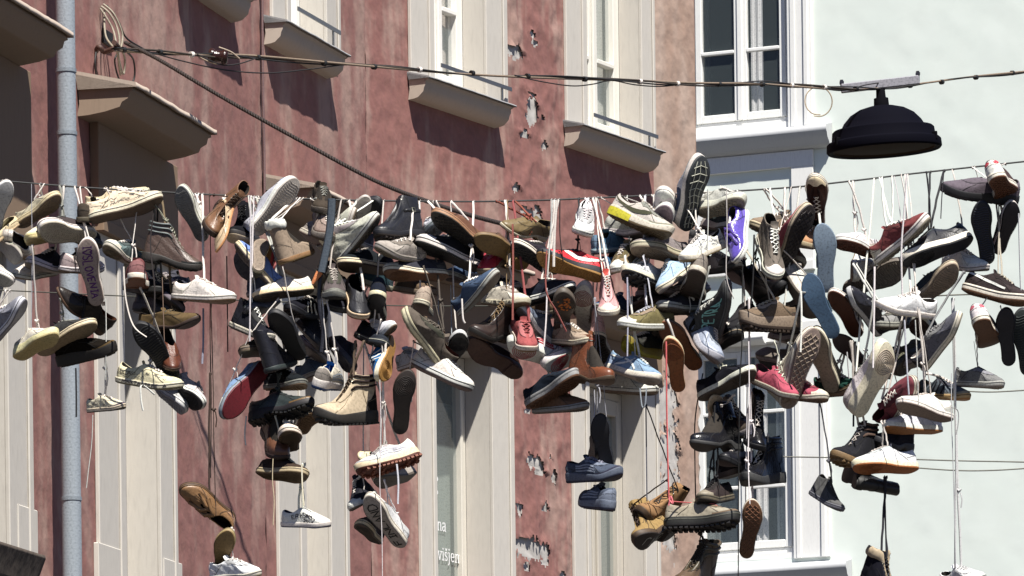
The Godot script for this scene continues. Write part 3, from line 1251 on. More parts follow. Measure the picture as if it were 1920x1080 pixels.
func room(f: Array, s0: float, s1: float, y0: float, y1: float, d0: float, deep: float, hex: String, parent: Node3D) -> void:
	var mb := MB.new()
	block(mb, f, s0 - .45, s1 + .45, y0 - .3, y1 + .3, -d0 - deep - .05, -d0 - deep, 0.0)
	block(mb, f, s0 - .5, s0 - .45, y0 - .3, y1 + .3, -d0 - deep, -d0, 0.0)
	block(mb, f, s1 + .45, s1 + .5, y0 - .3, y1 + .3, -d0 - deep, -d0, 0.0)
	block(mb, f, s0 - .45, s1 + .45, y1 + .25, y1 + .3, -d0 - deep, -d0, 0.0)
	block(mb, f, s0 - .45, s1 + .45, y0 - .3, y0 - .25, -d0 - deep, -d0, 0.0)
	block(mb, f, s0 - .45, s0 - .001, y0 - .25, y1 + .25, -d0 - .02, -d0, 0.0)
	block(mb, f, s1 + .001, s1 + .45, y0 - .25, y1 + .25, -d0 - .02, -d0, 0.0)
	put(mb, "room_walls", stone(hex), parent)

func curtain(f: Array, s0: float, s1: float, y0: float, y1: float, d: float, hex: String, parent: Node3D, waves := 5.0) -> void:
	var rows := []
	for j in 5:
		var row := PackedVector3Array()
		for i in 41:
			var t := i / 40.0
			row.append(F(f, lerpf(s0, s1, t), lerpf(y0, y1, j / 4.0), -d + .007 * sin(t * TAU * waves) * (1.0 - .3 * j / 4.0) + .002 * sin(t * 41.0)))
		rows.append(row)
	var mb := MB.new()
	mb.grid(rows)
	var m: StandardMaterial3D = mat(hex, "c").duplicate()
	m.backlight_enabled = true
	m.backlight = Color(.3, .3, .28)
	put(mb, "curtain", m, parent)

# casement window set back by `depth`: outer frame, two sashes with a glazing bar at each height in bars, panes
func casement(f: Array, s0: float, s1: float, y0: float, y1: float, depth: float, bars: Array, hex: String, parent: Node3D, tint := "9fb0b0", alpha := .22, mull := .05, rail := .05, single := false) -> MeshInstance3D:
	var mb := MB.new()
	var o0 := -depth - .05
	var o1 := -depth
	block(mb, f, s0, s0 + .045, y0, y1, o0, o1)
	block(mb, f, s1 - .045, s1, y0, y1, o0, o1)
	block(mb, f, s0 + .045, s1 - .045, y1 - .05, y1, o0, o1)
	block(mb, f, s0 + .045, s1 - .045, y0, y0 + .05, o0, o1)
	var w := put(mb, "window", stone(hex, .7, 4.0), parent)
	var mid := (s0 + s1) / 2
	for h in (1 if single else 2):
		var a := s0 + .047 if h == 0 else mid + .002
		var b := mid - .002 if h == 0 and not single else s1 - .047
		var sm := MB.new()
		block(sm, f, a, a + mull, y0 + .052, y1 - .052, o0 + .006, o1 + .012)
		block(sm, f, b - mull, b, y0 + .052, y1 - .052, o0 + .006, o1 + .012)
		block(sm, f, a + mull, b - mull, y0 + .052, y0 + .052 + rail * 1.3, o0 + .006, o1 + .012)
		block(sm, f, a + mull, b - mull, y1 - .052 - rail, y1 - .052, o0 + .006, o1 + .012)
		put(sm, "sash", stone(hex, .7, 4.0), w)
		var ys := [y0 + .052 + rail * 1.3]
		for q in bars:
			var gm := MB.new()
			block(gm, f, a + mull, b - mull, q - .014, q + .014, o0 + .012, o1 + .016)
			put(gm, "glazing_bar", stone(hex, .7, 4.0), w)
			ys.append(q)
		ys.append(y1 - .052 - rail)
		for k in ys.size() - 1:
			var pm := MB.new()
			pm.quad(F(f, a + mull, ys[k], -depth - .02), F(f, a + mull, ys[k + 1], -depth - .02), F(f, b - mull, ys[k + 1], -depth - .02), F(f, b - mull, ys[k], -depth - .02))
			put(pm, "pane", glass(tint, alpha), w)
	if single:
		return w
	var cm := MB.new()
	block(cm, f, mid - .022, mid + .022, y0 + .053, y1 - .053, o1 + .0125, o1 + .03)
	put(cm, "meeting_stile", stone(hex, .7, 4.0), w)
	return w

func rail(f: Array, s0: float, s1: float, y: float, out: float, parent: Node3D) -> void:
	var mb := MB.new()
	block(mb, f, s0, s1, y, y + .022, out, out + .006, 0.0)
	block(mb, f, s1 - .12, s1 - .105, y - .09, y, out - .004, out + .004, 0.0)
	put(mb, "flower_rail", mat("7d8282", "m"), parent)

func strand(pts: PackedVector3Array, sag: float, n: int) -> PackedVector3Array:
	var o := PackedVector3Array()
	for i in pts.size() - 1:
		for k in n:
			var t := float(k) / n
			o.append(pts[i].lerp(pts[i + 1], t) - Vector3(0, sag * 4.0 * t * (1.0 - t), 0))
	o.append(pts[-1])
	return o

func smooth_path(pts: Array, n := 6) -> PackedVector3Array:
	var o := PackedVector3Array()
	for i in pts.size() - 1:
		for k in n:
			o.append((pts[i] as Vector3).cubic_interpolate(pts[i + 1], pts[maxi(i - 1, 0)], pts[mini(i + 2, pts.size() - 1)], float(k) / n))
	o.append(pts[-1])
	return o

func around(path: PackedVector3Array, r: float, turns: float, ph: float) -> PackedVector3Array:
	# a strand that winds round a path
	var o := PackedVector3Array()
	var n := path.size()
	for i in n:
		var t := (path[mini(i + 1, n - 1)] - path[maxi(i - 1, 0)]).normalized()
		var a := t.cross(Vector3(0, 0, 1)).normalized()
		var b := t.cross(a)
		var g := ph + TAU * turns * i / n
		o.append(path[i] + (a * cos(g) + b * sin(g)) * r)
	return o

func lamp(at: Vector3, tilt: float) -> void:
	var o := thing("street_lamp", "black dome street lamp hanging from the overhead cable in front of the mint wall", "street lamp", at, Basis(Vector3(0, 0, 1), tilt) * Basis(Vector3(1, 0, 0), .045) * Basis.from_scale(Vector3.ONE * 1.43))
	var mb := MB.new()
	mb.lathe([Vector2(.022, .10), Vector2(.026, .07), Vector2(.05, .066), Vector2(.09, .055), Vector2(.125, .035), Vector2(.15, .008), Vector2(.165, -.018), Vector2(.192, -.02), Vector2(.198, -.026), Vector2(.202, -.062), Vector2(.216, -.066), Vector2(.222, -.072), Vector2(.224, -.098), Vector2(.218, -.106), Vector2(.2, -.1)], 48)
	put(mb, "lamp_shade", mat("0b0c12", "b"), o)
	mb = MB.new()
	mb.lathe([Vector2(.2, -.1), Vector2(.19, -.092), Vector2(.12, -.05), Vector2(.04, -.03), Vector2(.001, -.028)], 40)
	put(mb, "reflector", mat("30281f", "b"), o)
	mb = MB.new()
	mb.lathe([Vector2(.199, -.094), Vector2(.12, -.1), Vector2(.001, -.102)], 40)
	put(mb, "lamp_glass", mat("2a221a", "b"), o)
	mb = MB.new()
	mb.lathe([Vector2(.001, .14), Vector2(.017, .138), Vector2(.019, .1), Vector2(.028, .098), Vector2(.03, .066)], 16)
	put(mb, "neck", mat("101014", "b"), o)
	for k in 3:
		mb = MB.new()
		mb.box(Vector3(cos(k * 2.1 + .5) * .216, -.07, sin(k * 2.1 + .5) * .216), Vector3(.02, .03, .012), Basis(Vector3.UP, -(k * 2.1 + .5)), .002)
		put(mb, "clip", mat("101014", "b"), o)
	mb = MB.new()
	mb.box(Vector3(0, .152, 0), Vector3(.305, .034, .03), Basis(Vector3(0, 0, 1), .045), .003)
	put(mb, "mounting_bar", mat("8f9296", "r"), o)
	for s in [-1.0, 1.0]:
		mb = MB.new()
		mb.tube(PackedVector3Array([Vector3(s * .148, .145 + s * .007, 0), Vector3(s * .148, .186 + s * .007, 0)]), .007, 6)
		mb.box(Vector3(s * .148, .175 + s * .007, 0), Vector3(.016, .01, .026))
		put(mb, "bolt", mat("4a4a4c", "m"), o)

func hanging_line(called: String, a: Array, r: float, label: String, cat: String, m: Material) -> void:
	var mb := MB.new()
	mb.tube(smooth_path(a), r, 5)
	tag(put(mb, called, m, self), label, cat)

func _ready() -> void:
	# camera
	var cam := Camera3D.new()
	cam.name = "camera"
	cam.projection = Camera3D.PROJECTION_FRUSTUM
	cam.near = .1
	cam.far = 400.0
	cam.size = .1 * 1080.0 / 10500.0
	cam.frustum_offset = Vector2(-1610.0 * sin(.0125), 1610.0 * cos(.0125)) * .1 / 10500.0
	cam.position = Vector3(0, 1.6, 0)
	cam.rotation.z = -.0125
	add_child(cam)
	cam.current = true
	# sky, exposure
	var we := WorldEnvironment.new()
	we.name = "world_environment"
	var env := Environment.new()
	env.background_mode = Environment.BG_SKY
	var sk := ProceduralSkyMaterial.new()
	sk.sky_top_color = Color(.42, .54, .78)
	sk.sky_horizon_color = Color(.76, .84, .94)
	sk.sky_curve = .12
	sk.ground_bottom_color = Color(.3, .28, .26)
	sk.ground_horizon_color = Color(.5, .48, .45)
	var sky := Sky.new()
	sky.sky_material = sk
	env.sky = sky
	env.background_energy_multiplier = .34
	env.tonemap_mode = Environment.TONE_MAPPER_LINEAR
	env.tonemap_exposure = 1.76
	env.sdfgi_enabled = true
	env.ssao_enabled = true
	env.ssil_enabled = true
	we.environment = env
	add_child(we)
	var sun := DirectionalLight3D.new()
	sun.name = "sun"
	sun.light_energy = 1.6
	sun.light_color = Color(1.0, .98, .945)
	sun.light_angular_distance = .5
	sun.shadow_enabled = true
	add_child(sun)
	sun.look_at_from_position(Vector3.ZERO, Vector3(-.062, -.273, -.145))

	# ground
	var g := MB.new()
	g.quad(Vector3(-150, 0, 60), Vector3(-150, 0, -240), Vector3(150, 0, -240), Vector3(150, 0, 60))
	tag(put(g, "street", stone("46423d", .9, .5), self), "stone paved street below the shoes", "street", "", "structure")
	_pink()
	_mint()
	_wires()
	_shoes()
	_loose()

func _pink() -> void:
	var house := thing("pink_house", "old dusky pink plaster townhouse with peeling paint and stone window sills", "house")
	var n1 := noise(1, .55, 4)
	var n2 := noise(2, 1.7, 4)
	var n3 := noise(3, 9.0, 3)
	var rose := Color(.246, .111, .097)
	var pale := Color(.37, .253, .212)
	var paint := func(s: float, y: float, f: int) -> Color:
		var q := n2.get_noise_2d(s * 1.6 + f * 30.0, y * .45) + .6 * n1.get_noise_2d(s + f * 11.0, y) + .35 * n3.get_noise_2d(s * 2.0, y * .4 + f * 5.0)
		var t := smoothstep(-.1, .7, q + (.02 + .3 * smoothstep(5.6, 6.6, y) * smoothstep(1.8, 2.6, s) if f == 2 else (.12 * smoothstep(5.9, 6.8, y) if f == 1 else -.04)))
		var c := rose.lerp(pale, t * .72)
		return c * (1.0 + .12 * n3.get_noise_2d(s * 3.0 + 9.0, y * 3.0))
	var beige := func(s: float, y: float) -> Color:
		if s > 3.5222:
			var e := n2.get_noise_2d(s * 1.5, y * .6)
			return Color(.36, .245, .19).lerp(Color(.44, .33, .27), smoothstep(-.4, .5, e))
		return paint.call(s, y, 0)
	var flat := func(_s: float, _y: float) -> float: return 0.0
	var nb := noise(7, 2.6, 3)
	var blister := func(s: float, y: float) -> float:
		var zone := smoothstep(1.5008, 1.7291, s) * (1.0 - smoothstep(2.2957, 2.4658, s))
		return zone * .016 * pow(maxf(0.0, nb.get_noise_2d(s * 1.5, y * 1.1) + .15), 1.2)
	# openings
	var top := 9.4
	var u3: Array = [0.7320, 7.5, 1.3701, top]
	var u4: Array = [2.6038, 7.53, 3.3485, top]
	var l3: Array = [0.7010, 3.4, 1.3829, 6.0564]
	var l4: Array = [2.5806, 3.4, 3.3243, 6.07]
	var u2: Array = [0.3973, 7.41, 1.0047, top]
	var l2: Array = [0.5470, 3.4, 0.9764, 6.1379]
	var l1: Array = [2.1388, 3.4, 2.7239, 5.8674]
	var l0: Array = [-.6, 3.4, 0.4644, 5.5738]
	var spots := [
		[1.721, 7.837, 0.132, 0.034],
		[1.975, 7.977, 0.027, 0.022],
		[1.994, 7.931, 0.032, 0.015],
		[1.950, 7.539, 0.060, 0.093],
		[2.075, 7.510, 0.021, 0.015],
		[1.853, 7.383, 0.079, 0.019],
		[2.104, 7.361, 0.032, 0.022],
		[1.740, 7.062, 0.042, 0.020],
		[1.855, 6.945, 0.053, 0.030],
		[1.985, 6.890, 0.060, 0.105],
		[1.922, 5.519, 0.093, 0.040],
		[2.000, 5.472, 0.080, 0.015],
		[2.160, 5.457, 0.027, 0.040],
		[1.730, 5.238, 0.042, 0.032],
		[2.061, 5.270, 0.037, 0.025],
		[1.862, 5.019, 0.173, 0.056],
		[2.054, 4.999, 0.040, 0.062],
		[1.681, 5.852, 0.021, 0.012],
		[1.863, 5.806, 0.048, 0.017],
		[2.252, 4.900, 0.027, 0.012],
		[2.136, 5.566, 0.021, 0.012],
		[3.669, 6.038, 0.117, 0.155],
		[3.676, 5.750, 0.132, 0.186],
		[3.654, 5.508, 0.102, 0.124],
		[3.683, 5.239, 0.073, 0.077],
		[1.813, 4.911, 0.042, 0.020],
	]
	var mt := tinted()
	plaster(FB, 0.0, 4.1099, 4.6, 9.1, .0135, [u3, u4, l3, l4], spots, beige, blister, house, "wall", mt)
	plaster(FM, 0.0, 1.7006, 3.7, 9.1, .03, [u2, l2], [], func(s: float, y: float) -> Color: return paint.call(s, y, 1), flat, house, "wall", mt)
	plaster(FA, -1.5, 4.6145, 3.7, 9.1, .03, [l1, l0], [], func(s: float, y: float) -> Color: return paint.call(s, y, 2), flat, house, "wall", mt)
	# the corner's return, the ground storey and the top storey beyond the frame
	for q in [[FB, 0.0, 4.1099], [FM, 0.0, 1.7006], [FA, -1.5, 4.6145]]:
		for h in [[0.0, 4.6 if q[0] == FB else 3.7], [9.1, 12.0]]:
			var rm := MB.new()
			block(rm, q[0], q[1], q[2], h[0], h[1], -.35, 0.0, 0.0)
			put(rm, "wall", stone("7d5752"), house)
	var cm := MB.new()
	var cs: float = 4.1099
	var nz := noise(9, 7.0, 4)
	var rows := []
	var cols := []
	for j in 150:
		var row := PackedVector3Array()
		var cr := PackedColorArray()
		var y := 4.6 + j * .03
		var bare := smoothstep(5.4355, 5.5004, y) * (1.0 - smoothstep(6.2794, 6.3444, y))
		for i in 7:
			var e := nz.get_noise_2d(i * .3, y * 1.6)
			row.append(F(FB, cs + .003 + (e * .03 - .012) * bare, y, .004 - i * .07 + (e * .02) * bare))
			cr.append(Color(.38, .27, .22).lerp(Color(.36, .32, .29) * (.8 + .7 * e), bare))
		rows.append(row)
		cols.append(cr)
	cm.grid(rows, false, cols)
	put(cm, "corner_stones", mt, house)
	# upper windows
	sill(FB, 0.4811, 1.4914, 7.5, .125, house)
	sill(FB, 2.3550, 3.4046, 7.53, .125, house)
	sill(FM, 0.0615, 1.0494, 7.42, .12, house)
	sill(FA, 3.1416, 4.0932, 7.42, .12, house)
	surround(FB, u3[0], u3[2], u3[1], top, .25, .26, house, .13)
	surround(FB, u4[0], u4[2], u4[1], top, .24, .18, house, .13)
	surround(FM, u2[0], u2[2], u2[1], top, .25, .22, house, .13)
	var w := casement(FB, u3[0], u3[2], u3[1], top, .13, [7.9844], "e4e2dc", house)
	curtain(FB, u3[0] - .05, u3[2] + .25, u3[1] - .1, top, .2, "d6d3c8", w, 4.0)
	w = casement(FB, u4[0], u4[2], u4[1], top, .13, [8.0106], "dedbd2", house)
	curtain(FB, u4[0] - .05, u4[2] + .25, u4[1] - .1, top, .2, "d0cfc5", w, 4.0)
	w = casement(FM, u2[0], u2[2], u2[1], top, .13, [8.2], "e6e6e2", house)
	curtain(FM, u2[0] - .05, u2[2] + .25, u2[1] - .1, top, .2, "c3c2b8", w, 3.0)
	rail(FB, u3[0] + .02, u3[2] + .22, 7.58, .06, house)
	rail(FB, u4[0] + .02, u4[2] + .12, 7.6, .06, house)
	rail(FM, u2[0] + .02, u2[2] + .1, 7.52, .06, house)
	for q in [[FB, u3], [FB, u4], [FM, u2]]:
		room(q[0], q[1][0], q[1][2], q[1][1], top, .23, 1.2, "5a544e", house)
	# hoods over the lower windows
	hood(FA, 1.5648, 2.8161, 6.5, .27, house)
	hood(FA, -1.4, 0.6095, 6.55, .27, house)
	hood(FM, 0.0297, 0.7403, 6.54, .26, house)
	hood(FB, 0.5003, 1.4510, 6.52, .24, house)
	hood(FB, 2.3666, 3.3562, 6.46, .2, house)
	# added boards between the hoods and openings, shade and dirt painted into their brown
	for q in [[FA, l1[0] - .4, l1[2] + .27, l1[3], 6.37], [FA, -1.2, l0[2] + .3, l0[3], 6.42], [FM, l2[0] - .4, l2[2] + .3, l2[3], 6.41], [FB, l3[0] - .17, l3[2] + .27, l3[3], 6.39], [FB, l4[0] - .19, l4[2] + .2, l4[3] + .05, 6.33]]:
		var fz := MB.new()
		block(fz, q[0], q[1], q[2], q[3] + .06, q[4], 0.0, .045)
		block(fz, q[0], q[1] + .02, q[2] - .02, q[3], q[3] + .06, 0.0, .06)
		put(fz, "shade_board", stone("7f6a56", .9), house)
	# lower windows
	surround(FB, l3[0], l3[2], 3.4, l3[3], .17, .27, house, .15)
	surround(FB, l4[0], l4[2], 3.4, l4[3], .19, .2, house, .13)
	surround(FM, l2[0], l2[2], 3.4, l2[3], .4, .3, house, .13)
	surround(FA, l1[0], l1[2], 3.4, l1[3], .38, .27, house, .15)
	surround(FA, l0[0], l0[2], 3.4, l0[3], .3, .34, house, .15)
	w = casement(FB, l3[0], l3[2], 3.4, l3[3], .15, [], "cdc8bd", house, "a9b5b1", .3, .03, .05, true)
	_lettering(w)
	curtain(FB, l3[0] - .1, l3[2] + .3, 3.4, 5.8, .235, "9a9c94", w, 3.0)
	w = casement(FB, l4[0], l4[2], 3.4, l4[3], .13, [], "b9b3a8", house, "a9b5b1", .3, .05, .09)
	curtain(FB, l4[0], l4[2] + .1, 3.4, 5.9, .21, "8f8c84", w, 5.0)
	w = casement(FM, l2[0], l2[2], 3.4, l2[3], .13, [5.2], "c7c1b4", house)
	curtain(FM, l2[0], l2[2], 3.4, 5.9, .2, "9a9a92", w, 3.0)
	w = casement(FA, l1[0], l1[2], 3.4, l1[3], .16, [5.2], "c4bdae", house)
	curtain(FA, l1[0], l1[2], 3.4, 5.9, .3, "8a8a84", w, 3.0)
	for q in [[FB, l3, .27], [FB, l4, .24], [FM, l2, .22], [FA, l1, .25], [FA, l0, .25]]:
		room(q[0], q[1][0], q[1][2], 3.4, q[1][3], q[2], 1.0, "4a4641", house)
	# stone plinth blocks at the foot of two surrounds
	var pb := MB.new()
	block(pb, FA, l0[2] + .1, l0[2] + .37, 3.4, 4.4722, .0, .028)
	put(pb, "plinth_block", stone("bfbab2"), house)
	pb = MB.new()
	block(pb, FA, l1[2] + .02, l1[2] + .32, 3.4, 4.4516, .0, .028)
	put(pb, "plinth_block", stone("bfbab2"), house)
	pb = MB.new()
	block(pb, FA, l1[0] - .42, l1[0] - .02, 3.4, 4.4212, .0, .028)
	put(pb, "plinth_block", stone("bfbab2"), house)
	# corrugated awning low on the left
	var aw := MB.new()
	var arow := []
	for i in 40:
		var t := i / 39.0
		var s := lerpf(-1.2, -0.0421, t)
		var wv := .0
		arow.append(PackedVector3Array([F(FA, s, 4.1710 + .12 + wv, .01), F(FA, s, 4.1710 + .05 + wv, .18), F(FA, s, 4.1710 + wv, .35), F(FA, s, 4.1710 - .015 + wv, .352), F(FA, s, 4.1710 - .12 + wv, .31), F(FA, s, 4.1710 - .4, .27)]))
	aw.grid(arow)
	put(aw, "awning", stone("4a4038", .9, 1.6, true), house)
	# cable running down the wall and a crack beside it
	var cb := MB.new()
	var cl := []
	for k in 9:
		cl.append(F(FA, 4.6145 - .012 + .006 * sin(k * 2.0), 6.4 + k * .3, .018))
	cb.tube(smooth_path(cl), .007, 5)
	put(cb, "wall_cable", mat("6d5a55", "r"), house)
	# drainpipe
	var dp := thing("drainpipe", "grey metal drainpipe running down the pink wall at the left", "drainpipe")
	var pc: float = 1.0371
	for k in 3:
		var pm := MB.new()
		var ya: float = [3.0, 4.5464, 6.1925][k]
		var yz: float = [4.5464, 6.1925, 9.3][k]
		pm.tube(PackedVector3Array([F(FA, pc, ya, .12), F(FA, pc, yz, .12)]), [.044, .0435, .043][k], 24)
		put(pm, "pipe", mat("8d979c", "l"), dp)
	for yy in [4.5464, 6.1925, 6.4752]:
		var pm := MB.new()
		pm.tube(PackedVector3Array([F(FA, pc, yy - .012, .12), F(FA, pc, yy + .004, .12)]), .047, 24)
		put(pm, "joint", mat("7d878c", "l"), dp)
	for yy in [5.9, 7.6]:
		var pm := MB.new()
		pm.tube(PackedVector3Array([F(FA, pc, yy, .0), F(FA, pc, yy, .09)]), .008, 6)
		put(pm, "wall_bracket", mat("7d878c", "m"), dp)

func _lettering(w: Node3D) -> void:
	var font := SystemFont.new()
	font.font_names = PackedStringArray(["Droid Serif"])
	font.font_italic = true
	for q in [["na", Vector2(1.0461, 5.0847), .30], ["višjem", Vector2(1.0481, 4.9206), .30], ["nivoju", Vector2(1.0495, 4.7355), .30]]:
		var t := TextMesh.new()
		t.text = q[0]
		t.font = font
		t.font_size = 64
		t.pixel_size = q[2] / 64.0 * .31
		t.depth = .001
		t.horizontal_alignment = HORIZONTAL_ALIGNMENT_LEFT
		t.vertical_alignment = VERTICAL_ALIGNMENT_BOTTOM
		var o := MeshInstance3D.new()
		o.name = "lettering"
		o.mesh = t
		o.material_override = mat("f2f2ee", "t")
		w.add_child(o, true)
		var p: Vector2 = q[1]
		o.transform = Transform3D(fb(FB), F(FB, p.x, p.y - .05, -.16))
	for q in [Vector2(1.0279, 5.3457), Vector2(1.0260, 5.2709)]:
		var mb := MB.new()
		var p: Vector2 = q
		var c := F(FB, p.x + .02, p.y, -.16)
		var ring := PackedVector3Array()
		for k in 12:
			ring.append(c + fb(FB) * Vector3(cos(TAU * k / 12) * .02, sin(TAU * k / 12) * .016, 0))
		mb.fan(ring)
		put(mb, "printed_dot", mat("f2f2ee", "t"), w)

func _mint() -> void:
	var house := thing("mint_house", "pale mint green house with white framed windows behind the pink one", "house")
	var n2 := noise(22, .5, 4)
	var paint := func(s: float, y: float) -> Color:
		var e := n2.get_noise_2d(s, y * .7)
		return Color(.72, .78, .73) * (1.0 + .015 * e)
	var flat := func(_s: float, _y: float) -> float: return 0.0
	var sl: float = -0.0000
	var w0: float = 0.4733
	var w1: float = 1.3938
	var up: Array = [w0, 10.2574, w1, 12.4]
	var lo: Array = [w0 - .02, 6.6074, 1.3968, 8.3920]
	plaster(FC, -1.0, 8.5, 4.0, 13.5, .12, [up, lo], [], paint, flat, house, "wall", tinted(.95, 1.5))
	for h in [[0.0, 4.0], [13.5, 15.0]]:
		var rm := MB.new()
		block(rm, FC, -1.0, 8.5, h[0], h[1], -.35, 0.0, 0.0)
		put(rm, "wall", stone("c9d6cd"), house)
	for q in [up, lo]:
		var white := "e4e4e1"
		var is_up: bool = q == up
		var out_s: float = 1.6167 if is_up else 1.7261
		var mb := MB.new()
		block(mb, FC, q[2], out_s, q[1] - .06, q[3] + .16, 0.0, .03)
		block(mb, FC, q[2] + .03, q[2] + .075, q[1] - .06, q[3] + .02, .03, .042)
		block(mb, FC, out_s - .07, out_s - .03, q[1] - .06, q[3] + .1, .03, .05)
		block(mb, FC, q[0] - .4, q[2], q[3], q[3] + .16, 0.0, .03)
		put(mb, "surround", stone(white, .8, 3.0), house)
		var rv := MB.new()
		block(rv, FC, q[2], q[2] + .05, q[1], q[3], -.16, .001, 0.0)
		block(rv, FC, q[0], q[2], q[3], q[3] + .05, -.16, .001, 0.0)
		block(rv, FC, q[0], q[2], q[1] - .05, q[1], -.16, .001, 0.0)
		put(rv, "reveal", stone(white, .8, 3.0), house)
		var bars: Array = [10.9014] if is_up else [7.1875, 7.8218]
		var w := casement(FC, q[0], q[2], q[1], q[3], .06, bars, white, house, "8f9c9c", .12, .055, .05)
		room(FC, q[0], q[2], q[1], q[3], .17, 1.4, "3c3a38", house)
		curtain(FC, 0.9697, 1.0821, q[1], q[3], .2, "dde2e0", w, 2.0)
		if not is_up:
			curtain(FC, 1.1602, 1.2868, q[1], q[3], .2, "b9bfbe", w, 2.0)
			curtain(FC, q[0], q[2], q[1], q[3], .3, "7f8a88", w, 9.0)
		else:
			var bl := MB.new()
			block(bl, FC, 0.3579, 0.4724, q[1], q[3], -.5, -.45)
			put(bl, "inner_shutter", stone("5f625f"), w)
			# pigeon-like folded cloth on the inner ledge is left as a small grey bundle
		var sp := .14
		var sm := MB.new()
		var ytop: float = 10.1765 if is_up else 6.4879
		profile(sm, FC, q[0] - .4, 1.7835 if is_up else 1.9125, ytop, [Vector2(0, .03), Vector2(sp * .98, .0), Vector2(sp, -.05), Vector2(sp * .9, -.06), Vector2(sp * .8, -.1), Vector2(sp * .5, -.14), Vector2(sp * .4, -.17), Vector2(0, -.18)])
		put(sm, "window_sill", stone("b7b9bb", .8, 3.0), house)
		# recessed panel under the sill
		var pm := MB.new()
		var pb := ytop - .18
		var pz := pb - (9.9767 - 8.9626)
		block(pm, FC, q[0] - .4, out_s, pb - .14, pb, 0.0, .03)
		block(pm, FC, 1.4156, out_s, pz + .08, pb - .14, 0.0, .03)
		block(pm, FC, q[0] - .4, out_s, pz, pz + .08, 0.0, .045)
		block(pm, FC, q[0] - .4, 0.6138, pz + .08, pb - .14, 0.0, .03)
		put(pm, "apron_panel", stone(white, .8, 3.0), house)
	# ledge over the lower window
	var lm := MB.new()
	profile(lm, FC, w0 - .4, 1.1680, 8.4489, [Vector2(0, .03), Vector2(.1, .01), Vector2(.1, -.03), Vector2(.06, -.06), Vector2(0, -.07)])
	put(lm, "window_head", stone("e4e4e1", .8, 3.0), house)

